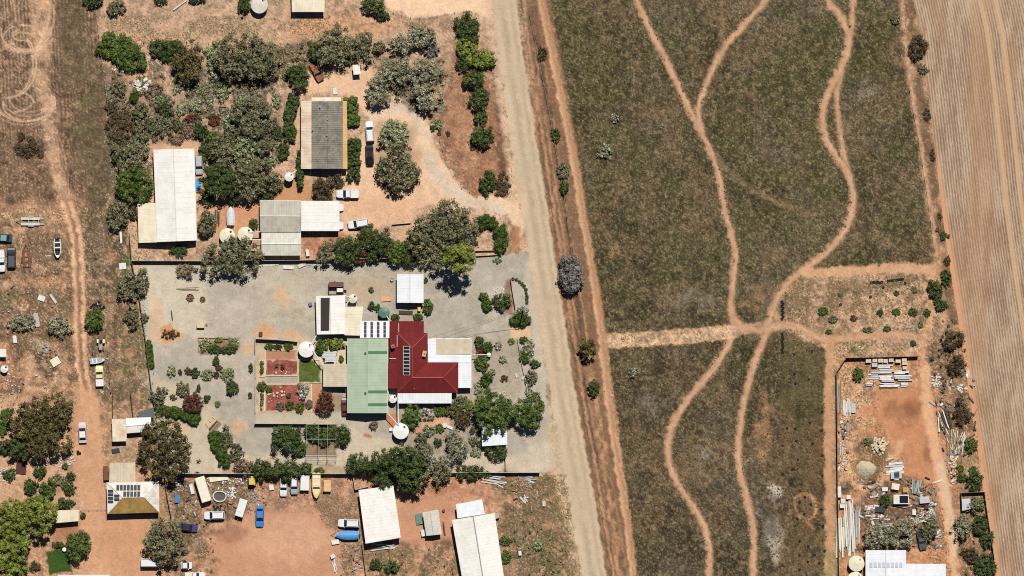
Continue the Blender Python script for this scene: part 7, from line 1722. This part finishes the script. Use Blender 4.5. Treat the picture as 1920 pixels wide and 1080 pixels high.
# tyres
def tyre_obj():
    t = thing('tyre', '', 'tyre', (0, 0, 0)); m = MB(); m.lathe(0, 0, [(.2, .04), (.3, .0), (.34, .1), (.3, .2), (.2, .17), (.2, .05)], 14); o = m.build('tread', RUBBER, t); return t
ty = tyre_obj(); used = [False]
def put_tyre(x, y, label, group, z=0.0, s_=1.0):
    if not used[0]: r = ty; used[0] = True; r.location = P(x, y, z)
    else: r = dup(ty, P(x, y, z), random.random())
    r.scale = (s_, s_, 1); r['label'] = label; r['group'] = group
for i in range(6): put_tyre(1634 + i * 3.9, 530 - (i % 2), 'black tyre in the short western row on the planted block', 'short tyre row')
for i in range(8): put_tyre(1665 + i * 3.9, 527 - i * .5, 'black tyre in the longer eastern row on the planted block', 'long tyre row')
for i in range(9): put_tyre(1466 + (i % 2) * 2.5, 566 + i * 4, 'black tyre in the column left of the planted block', 'left tyre column')
for i in range(8): put_tyre(1466 + (i % 3), 626 + i * 5, 'black tyre in the column below the cross track', 'lower tyre column')
for x, y, lb in ((1656, 539, 'lone tyre just below the short tyre row'), (1632, 557, 'lone tyre in the middle of the planted block'), (1576, 571, 'lone tyre on the western part of the planted block'), (1697, 531, 'lone tyre at the end of the long row')): put_tyre(x, y, lb, 'lone tyres')
for (X_, Y_) in [(1053, 60), (1053, 150), (1058, 195), (1120, 175), (1125, 375), (1058, 402), (1063, 457), (1138, 470), (1070, 545), (1045, 590), (1102, 718), (1130, 750), (1078, 740), (1100, 795), (1068, 818), (1180, 410), (1180, 325), (1182, 525), (1182, 618), (1178, 775), (1185, 850), (1078, 920), (1118, 943), (1147, 983), (1193, 965), (1168, 1020), (1115, 1015), (1078, 985), (1078, 1050), (1000, 480), (1135, 45), (1000, 610), (1040, 655), (1020, 400)]: put_tyre(1060 + X_ / 2.454, 640 + Y_ / 2.454, 'tyre laid round a seedling in the strip beside the yard', 'seedling tyres', s_=0.9)
for x, y, lb in ((146, 847, 'upper tyre of the three on the cottage lane'), (150, 850, 'right tyre of the three on the cottage lane'), (146, 851, 'lower tyre of the three on the cottage lane'), (647, 546, 'tyre beside the rusty pen'), (226, 450, 'tyre leaning by the white plank near the fence')): put_tyre(x, y, lb, 'loose tyres')
for i, (x, y) in enumerate([(175, 572), (180, 571), (186, 566), (182, 575), (188, 573), (195, 576), (171, 576), (177, 578), (190, 579)]): put_tyre(x, y, 'tyre in the heap above the lane bush', 'tyre heap', z=.18 * (i % 2))
for x, y in ((401, 950), (408, 951), (414, 949), (412, 955), (404, 955), (420, 954)): put_tyre(x, y, 'wheel in the heap behind the white wagon', 'wheel heap', z=0)
# yard things on the gravel
crate('tan slatted bin with black shadow alone on the gravel', 376.5, 611, 14, 7, .9, 0, mt('tan_board', (234, 196, 156), .8, .1)); crate('tan offcut box beside the slatted bin', 387.5, 608.5, 3, 3, .4, 0, TIMBER)
m = MB(); m.tube(P(321, 582, .25), P(323.5, 600, .25), .12); m.tube(P(321, 582, .25), P(321.2, 583, 0), .06); m.tube(P(323.5, 600, .25), P(323.4, 599, 0), .06); single('log', 'dark narrow log lying on the gravel', 'log', m, DARKT)
for x, y, r, lb in ((356.5, 558, 7, 'rusty fire ring with sticks on the pale gravel'), (380, 561, 5, 'smaller rusty fire drum on the pale gravel')):
    p = P(x, y); t = thing('fire_ring', lb, 'fire pit', (p.x, p.y, 0)); m = MB(); R_ = r / S; m.lathe(0, 0, [(R_, 0), (R_, .4), (R_ - .06, .4), (R_ - .06, .05), (.02, .05)], 18); m.build('rim', RUST, t)
    for k in range(6): m = MB(); a = k * 1.1; m.tube((-R_ * .9 * math.cos(a), -R_ * .9 * math.sin(a), .2), (R_ * 1.3 * math.cos(a), R_ * 1.3 * math.sin(a), .5), .045, 5); m.build('stick', TIMBER, t)
plank_stack('thin poles lying above the fire ring', 352, 542, 42, 6, 4, 2, [TIMBER, GALV], .15, seed=60, part='pole', jit=.3)
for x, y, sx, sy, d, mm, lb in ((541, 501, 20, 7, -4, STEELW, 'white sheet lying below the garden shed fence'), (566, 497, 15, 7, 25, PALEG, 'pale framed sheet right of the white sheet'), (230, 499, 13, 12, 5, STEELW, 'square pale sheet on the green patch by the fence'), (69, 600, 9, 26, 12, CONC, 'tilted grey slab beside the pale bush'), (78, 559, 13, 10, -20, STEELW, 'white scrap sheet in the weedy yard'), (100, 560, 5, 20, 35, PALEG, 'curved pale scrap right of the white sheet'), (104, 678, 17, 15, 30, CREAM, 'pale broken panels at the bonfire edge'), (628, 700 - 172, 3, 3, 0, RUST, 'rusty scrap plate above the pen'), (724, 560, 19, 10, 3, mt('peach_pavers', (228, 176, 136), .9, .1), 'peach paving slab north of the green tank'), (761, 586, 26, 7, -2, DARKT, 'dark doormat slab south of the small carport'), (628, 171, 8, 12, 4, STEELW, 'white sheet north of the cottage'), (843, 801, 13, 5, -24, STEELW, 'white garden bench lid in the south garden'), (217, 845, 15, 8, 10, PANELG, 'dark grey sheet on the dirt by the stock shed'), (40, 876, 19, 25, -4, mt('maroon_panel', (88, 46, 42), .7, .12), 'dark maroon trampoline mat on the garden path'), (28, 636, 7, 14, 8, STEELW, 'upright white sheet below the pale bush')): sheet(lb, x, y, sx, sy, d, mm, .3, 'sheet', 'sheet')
plank_stack('white pipes along the garden shed fence', 500, 497, 46, 3, 2, 0, [STEELW], .15, seed=61, part='pipe'); plank_stack('white pipes right of the framed sheet', 585, 497, 26, 7, 3, -6, [STEELW, GALV], .15, seed=62, part='pipe', jit=.2); plank_stack('white plank leaning by the fence near the lean-to', 227, 447, 24, 5, 1, 95, [STEELW], .2, seed=63)
plank_stack('old timber gate lying between the curved hedges', 399, 796, 26, 22, 6, 48, [TIMBER, TIMBERL, DARKT], .35, 'timber_gate', 'gate', 64, jit=.05); plank_stack('white boards dumped above the lower dark fence', 926, 899, 44, 18, 9, -12, [STEELW, PALEG, TIMBER], .5, seed=65, jit=.4); plank_stack('pale scrap below the tilted shed', 718, 1023, 48, 14, 8, -4, [STEELW, TIMBER, PALEG], .5, seed=66, jit=.5); plank_stack('white frame scrap beside the lower dark fence', 995, 899, 20, 14, 5, 10, [STEELW, GALV], .3, seed=67, jit=.6); plank_stack('short planks on the red soil by the white boards', 983, 936, 16, 10, 3, -60, [PALEG], .2, seed=68, jit=.5)
plank_stack('rusty bed frame on the red block above the agave', 1010, 945, 18, 8, 4, 85, [TIMBER, RUST], .3, seed=69); crate('small pale box right of the rusty bed frame', 1020, 944, 5, 10, .4, 0, PALEG)
plank_stack('dark pipe lengths beside the small grey shed', 832, 990, 30, 4, 2, 98, [RUST, DARKT], .4, seed=70, part='pipe'); sheet('green tangled netting left of the small grey shed', 786, 973, 13, 20, 8, mt('green_net', (112, 146, 128), .8, .25, 3.0), .4, 'netting', 'netting')
crate('white chest freezer left of the small grey shed', 794, 999, 8, 12, .8, 10, STEELW); m = MB(); p = P(832, 957); m.cyl(p.x, p.y, 0, .6, .35, n=14); m.cyl(p.x, p.y, .6, .63, .3, n=14); single('drum', 'small rusty drum right of the grey shed', 'drum', m, RUST)
p = P(412, 929); t = thing('garden_pond', 'heart-shaped pale pond liner in the junk yard', 'pond liner', (p.x, p.y, 0)); m = MB(); pts = []
for k in range(24):
    a = 2 * math.pi * k / 24; r = 1.35 * (1 - .18 * math.sin(a) + .12 * math.cos(2 * a)); pts.append((r * math.cos(a), r * math.sin(a), .4))
m.path(pts + [pts[0]], .16, 7); m.build('rim', STEELW, t); m = MB(); m.add([(q[0] * .92, q[1] * .92, .12) for q in pts], [tuple(range(24))]); m.build('liner', mt('grey_liner', (96, 92, 88), .7, .25, 3.0), t)
rock_pile('round heap of white scrap beside the pond liner', 435, 924, 11, 12, 46, .15, .4, STEELW, .5, 'scrap_heap', 'scrap heap', seed=22, part='scrap'); rock_pile('heap of grey branches and scrap below the yellow machine', 476, 932, 10, 10, 44, .12, .34, mt('ash_scrap', (168, 156, 138), .9, .2, 2.0), .4, 'scrap_heap', 'scrap heap', seed=23, part='scrap'); rock_pile('scattered white litter at the bottom fence', 440, 900, 26, 8, 34, .1, .3, STEELW, .05, 'scrap_heap', 'scrap heap', seed=24, part='scrap'); rock_pile('scattered pale litter left of the cream van body', 345, 910, 22, 16, 36, .08, .22, STEELW, .03, 'scrap_heap', 'scrap heap', seed=25, part='scrap'); rock_pile('litter of pale debris on the red block by the road', 978, 912, 22, 16, 40, .1, .3, mt('pale_debris', (196, 168, 140), .9, .2, 2.0), .05, 'scrap_heap', 'scrap heap', seed=26, part='scrap'); rock_pile('mixed debris at the fence below the blue boat', 670, 1060, 6, 24, 30, .1, .28, BLG, .05, 'scrap_heap', 'scrap heap', seed=27, part='scrap'); rock_pile('burnt debris of the bonfire', 92, 668, 18, 14, 26, .12, .3, mt('charcoal_debris', (92, 82, 74), .9, .3, 2.0), .1, 'scrap_heap', 'scrap heap', seed=28, part='scrap')
for x, y, sx, sy, h, d, mm, lb in ((410, 897, 34, 9, .3, 8, CREAM, 'cream foam slab at the bottom fence'), (360, 917, 6, 18, .5, 14, STEELW, 'white fridge door beside the cream van body'), (332, 935, 7, 14, .6, -4, PBL, 'small blue tub in the junk yard'), (629, 1016, 14, 8, .5, 10, STEELW, 'white boxes below the blue boat'), (624, 1043, 8, 7, .7, 25, STEELW, 'white cube above the tangled pipes'), (509, 914, 8, 9, .5, 10, STEELW, 'white basin between machine and wreck'), (975, 1037, 5, 8, .8, 5, STEELW, 'small white fridge in the front scrub'), (605, 570, 4, 8, .8, 0, STEELW, 'white air unit on the workshop wall'), (786, 578, 5, 10, .9, 0, mt('yellow_lid', (238, 206, 60), .5, .05), 'yellow-lidded bin beside the small carport'), (931, 967, 9, 9, 1.1, 10, GALV, 'grey tank box at the long shed corner'), (199, 887, 9, 26, 1.0, 3, RUST, 'dark rusty trailer load at the annexe wall'), (733, 805, 6, 6, .6, 0, STEELW, 'small white pump box beside the large white tank'), (785, 808, 10, 7, .5, 4, mt('terracotta', (226, 140, 110), .8, .1), 'terracotta planter right of the large white tank'), (489, 626, 6, 7, .6, 0, DARKT, 'dark barbecue at the garden wall corner'), (412, 388, 7, 6, .5, 5, DARKT, 'dark box above the timber pile by the boat'), (577, 488 - 14, 6, 12, .9, 8, STEELW, 'white cupboard beside the pale grey shed'), (582, 570, 5, 6, .7, 20, mt('lilac_plastic', (118, 116, 178), .6, .1), 'lilac mower beside the workshop')): crate(lb, x, y, sx, sy, h, d, mm, 'crate', 'box')
plank_stack('timber pile left of the covered boat', 408, 408, 30, 10, 5, 92, [TIMBER, DARKT], .4, seed=80, jit=.2); plank_stack('tangled white pipes at the bottom yard fence', 628, 1062, 30, 8, 5, 100, [STEELW, GALV], .3, seed=81, part='pipe', jit=.5); sheet('crumpled blue tarpaulin beside the long white shed', 372, 348, 10, 24, 4, MATS['blue_tarp'], .3, 'tarpaulin', 'tarpaulin')
# garden furniture, edging, slab and beds
for x, y, lb in ((803, 813, 'dark round garden table in the south garden'), (834, 797, 'pale round garden table in the south garden')):
    p = P(x, y); t = thing('garden_table', lb, 'table', (p.x, p.y, 0)); m = MB(); m.cyl(0, 0, .7, .75, .6, n=18); m.build('top', PT if x < 820 else STEELW, t); m = MB(); m.cyl(0, 0, 0, .7, .06, n=8); m.cyl(0, 0, 0, .05, .35, n=12); m.build('pedestal', CHAS, t)
p = P(418, 203); t = thing('garden_bench', 'grey timber seat in the scrub garden', 'bench', (p.x, p.y, 0))
for k in range(3): m = MB(); m.box(0, -.2 + .2 * k, .42, .46, 1.6, .16); m.build('slat', TIMBER, t)
for s_ in (-.6, .6): m = MB(); m.box(s_, 0, 0, .42, .1, .5); m.build('leg', TIMBER, t)
m = MB(); m.box(0, .32, .5, .9, 1.6, .06); m.build('backrest', TIMBER, t)
EDG = mt('cream_edging', (236, 212, 172), .8, .08)
for lb, c in (('cream edging frame of the upper garden room', (498, 656.5, 558, 704)), ('cream edging frame of the lower red bed', (497, 720.5, 584, 771)), ('cream edging frame of the small lawn', (559, 675, 602, 718)), ('cream planter frame beside the upper bed', (486.5, 676, 495.5, 706)), ('cream planter frame beside the lower bed', (486, 733, 495.5, 771))):
    p = P(c[0], c[3]); t = thing('bed_edging', lb, 'edging', (p.x, p.y, 0)); x0, x1, y0, y1 = X(c[0]), X(c[2]), Y(c[3]), Y(c[1])
    for a in ((x0 + x1) / 2, y0, x1 - x0 + .2, .18), ((x0 + x1) / 2, y1, x1 - x0 + .2, .18): m = MB(); m.box(a[0], a[1], -.05, .25, a[2], a[3]); m.build('sleeper', EDG, t, local=False)
    for a in (x0, (y0 + y1) / 2, .18, y1 - y0 - .2), (x1, (y0 + y1) / 2, .18, y1 - y0 - .2): m = MB(); m.box(a[0], a[1], -.05, .25, a[2], a[3]); m.build('sleeper', EDG, t, local=False)
p = P(447, 650); t = thing('bed_edging', 'timber edging of the raised gravel bed', 'edging', (p.x, p.y, 0))
for a, b in (((372, 633), (446, 636)), ((372, 633), (372, 660))): m = MB(); A, B = P(*a), P(*b); u = B - A; c = (A + B) / 2; m.box(c.x, c.y, 0, .35, u.length, .12, math.atan2(u.y, u.x)); m.build('sleeper', TIMBER, t, local=False)
m = MB(); m.tube(P(325, 19, .3), P(350, 1, .3), .22, 8, .14); single('fallen_pole', 'white fallen pole at the top of the scrub block', 'pole', m, STEELW)
m = MB(); m.tube(P(262, 262, .3), P(290, 256, .5), .1, 6, .06); m.tube(P(275, 259, .4), P(284, 252, .3), .05); single('fallen_branch', 'bare fallen branch above the long white shed', 'branch', m, GREY_BARK)
m = MB(); p = P(121, 1030); m.cyl(p.x, p.y, 0, .75, .06, n=8); m.cyl(p.x, p.y, .72, .78, .48, n=18); single('garden_table', 'white round table on the small lawn', 'table', m, TRIM)
m = MB(); p = P(735, 524); m.lathe(p.x, p.y, [(.1, 0), (.35, .25), (.45, .6), (.4, .62), (.05, .3)], 14); single('planter', 'pale blue-grey bowl left of the small white carport', 'planter', m, mt('bluegrey_glaze', (168, 182, 184), .4, .1))
for x, y, lb in ((981, 709, 'stone ornament beside the white front fence'), (968, 690 + 16, 'white garden statue base in the front garden'), (968, 655 + 46, 'small cream boulder in the front garden')):
    rock_pile(lb, x, y, 2, 3, 4, .2, .4, STONEW, .2, seed=int(x + y))

# more of the scrap yard
for i, (x, y, L, W, n, d, lb) in enumerate([(1612, 940, 24, 6, 4, 80, 'short steel lengths beside the boxes'), (1655, 985, 40, 6, 4, 3, 'rails half under the western silver tree'), (1722, 928, 20, 10, 5, -12, 'grey offcuts above the pale cluttered case'), (1748, 942, 10, 12, 5, 40, 'mixed offcuts right of the pale case'), (1700, 950, 16, 6, 4, 0, 'white lengths under the large white case'), (1640, 930, 18, 5, 3, 6, 'pale lengths left of the dark bush'), (1720, 975, 18, 6, 4, 95, 'upright lengths right of the white fridge'), (1668, 862, 16, 6, 4, 25, 'offcuts above the white channels'), (1747, 1000, 12, 10, 5, 60, 'tangled lengths beside the dark utility'), (1590, 800, 24, 6, 5, 88, 'grey rails inside the black fence'), (1617, 905, 20, 5, 3, -8, 'rails below the gravel mound'), (1780, 720, 22, 8, 6, 70, 'bleached sticks above the timber rack'), (1815, 700, 18, 6, 5, 100, 'bleached sticks beside the field'), (1578, 850, 28, 5, 4, 91, 'dark rails along the black fence')]):
    plank_stack(lb, x, y, L, W, n, d, [STEELW, GALV, TIMBER, PALEG], .35, 'scrap_stack', 'scrap', 90 + i, 'length', .3)
for i, (x, y, rx, ry, n, lb) in enumerate([(1740, 960, 14, 10, 40, 'scattered pale scrap below the dull red box'), (1690, 862, 14, 8, 22, 'scattered pinkish rubble above the channels'), (1640, 965, 20, 8, 34, 'scattered scrap above the western silver tree'), (1580, 830, 6, 50, 40, 'litter of bricks along the black fence'), (1765, 740, 16, 30, 46, 'scattered rubble left of the dark field bushes'), (60, 600, 40, 26, 24, 'small scrap scattered among the pale bushes'), (20, 720, 24, 20, 22, 'small scrap scattered in the bare yard'), (640, 1035, 14, 26, 26, 'small scrap scattered below the blue boat')]):
    rock_pile(lb, x, y, rx, ry, n, .1, .3, [STEELW, MATS['pale_debris'], BLG][i % 3], .05, 'scrap_heap', 'scrap heap', seed=300 + i, part='scrap')

def debris(label, areas, n, cols, seed, s0=.15, s1=.55):
    rg = np.random.default_rng(seed); V, F, CV = [], [], []; pal = [alb(c) for c in cols]; k = 0
    for (x0, y0, x1, y1, share) in areas:
        for _ in range(int(n * share)):
            p = P(rg.uniform(x0, x1), rg.uniform(y0, y1)); i, j = soil_at(960 + p.x * 8, 540 - p.y * 8)
            if ZONE[i, j] in (1, 2, 5): continue
            a, b = rg.uniform(s0, s1) * rg.choice([1, 1, 2.4]), rg.uniform(s0, s1) * .6; h = rg.uniform(.06, .45); th = rg.uniform(0, 3.14); c, sn = math.cos(th), math.sin(th); tl = rg.uniform(-.1, .1)
            for z in (0, h):
                for u, v in ((-1, -1), (1, -1), (1, 1), (-1, 1)): V.append((p.x + a * u * c - b * v * sn, p.y + a * u * sn + b * v * c, z + (tl * u if z else 0)))
            F += [[k + q for q in f] for f in ((4, 5, 6, 7), (0, 1, 5, 4), (1, 2, 6, 5), (2, 3, 7, 6), (3, 0, 4, 7))]; k += 8; CV += [pal[int(rg.integers(len(pal)))] * rg.uniform(.7, 1.15)] * 8
    me = mesh_np('debris', np.array(V), np.array(F), np.array(CV)); me.materials.append(LEAF); o = bpy.data.objects.new('debris', me); COL.objects.link(o); tag(o, label, None, None, 'stuff')
JC = [(236, 232, 224), (196, 190, 178), (120, 110, 98), (84, 74, 64), (176, 130, 96), (150, 150, 150)]
debris('loose mixed scrap strewn over the lower scrap yard', [(1615, 895, 1765, 1025, .7), (1572, 780, 1590, 920, .08), (1745, 690, 1830, 900, .22)], 260, JC, 401)
debris('small litter strewn through the junk yard under the fence', [(318, 895, 500, 965, .7), (640, 1020, 685, 1078, .15), (940, 892, 1020, 990, .15)], 170, JC, 402, .08, .3)
debris('small litter strewn over the weedy left yard', [(0, 420, 120, 760, .8), (160, 560, 210, 740, .2)], 60, JC, 403, .08, .28)
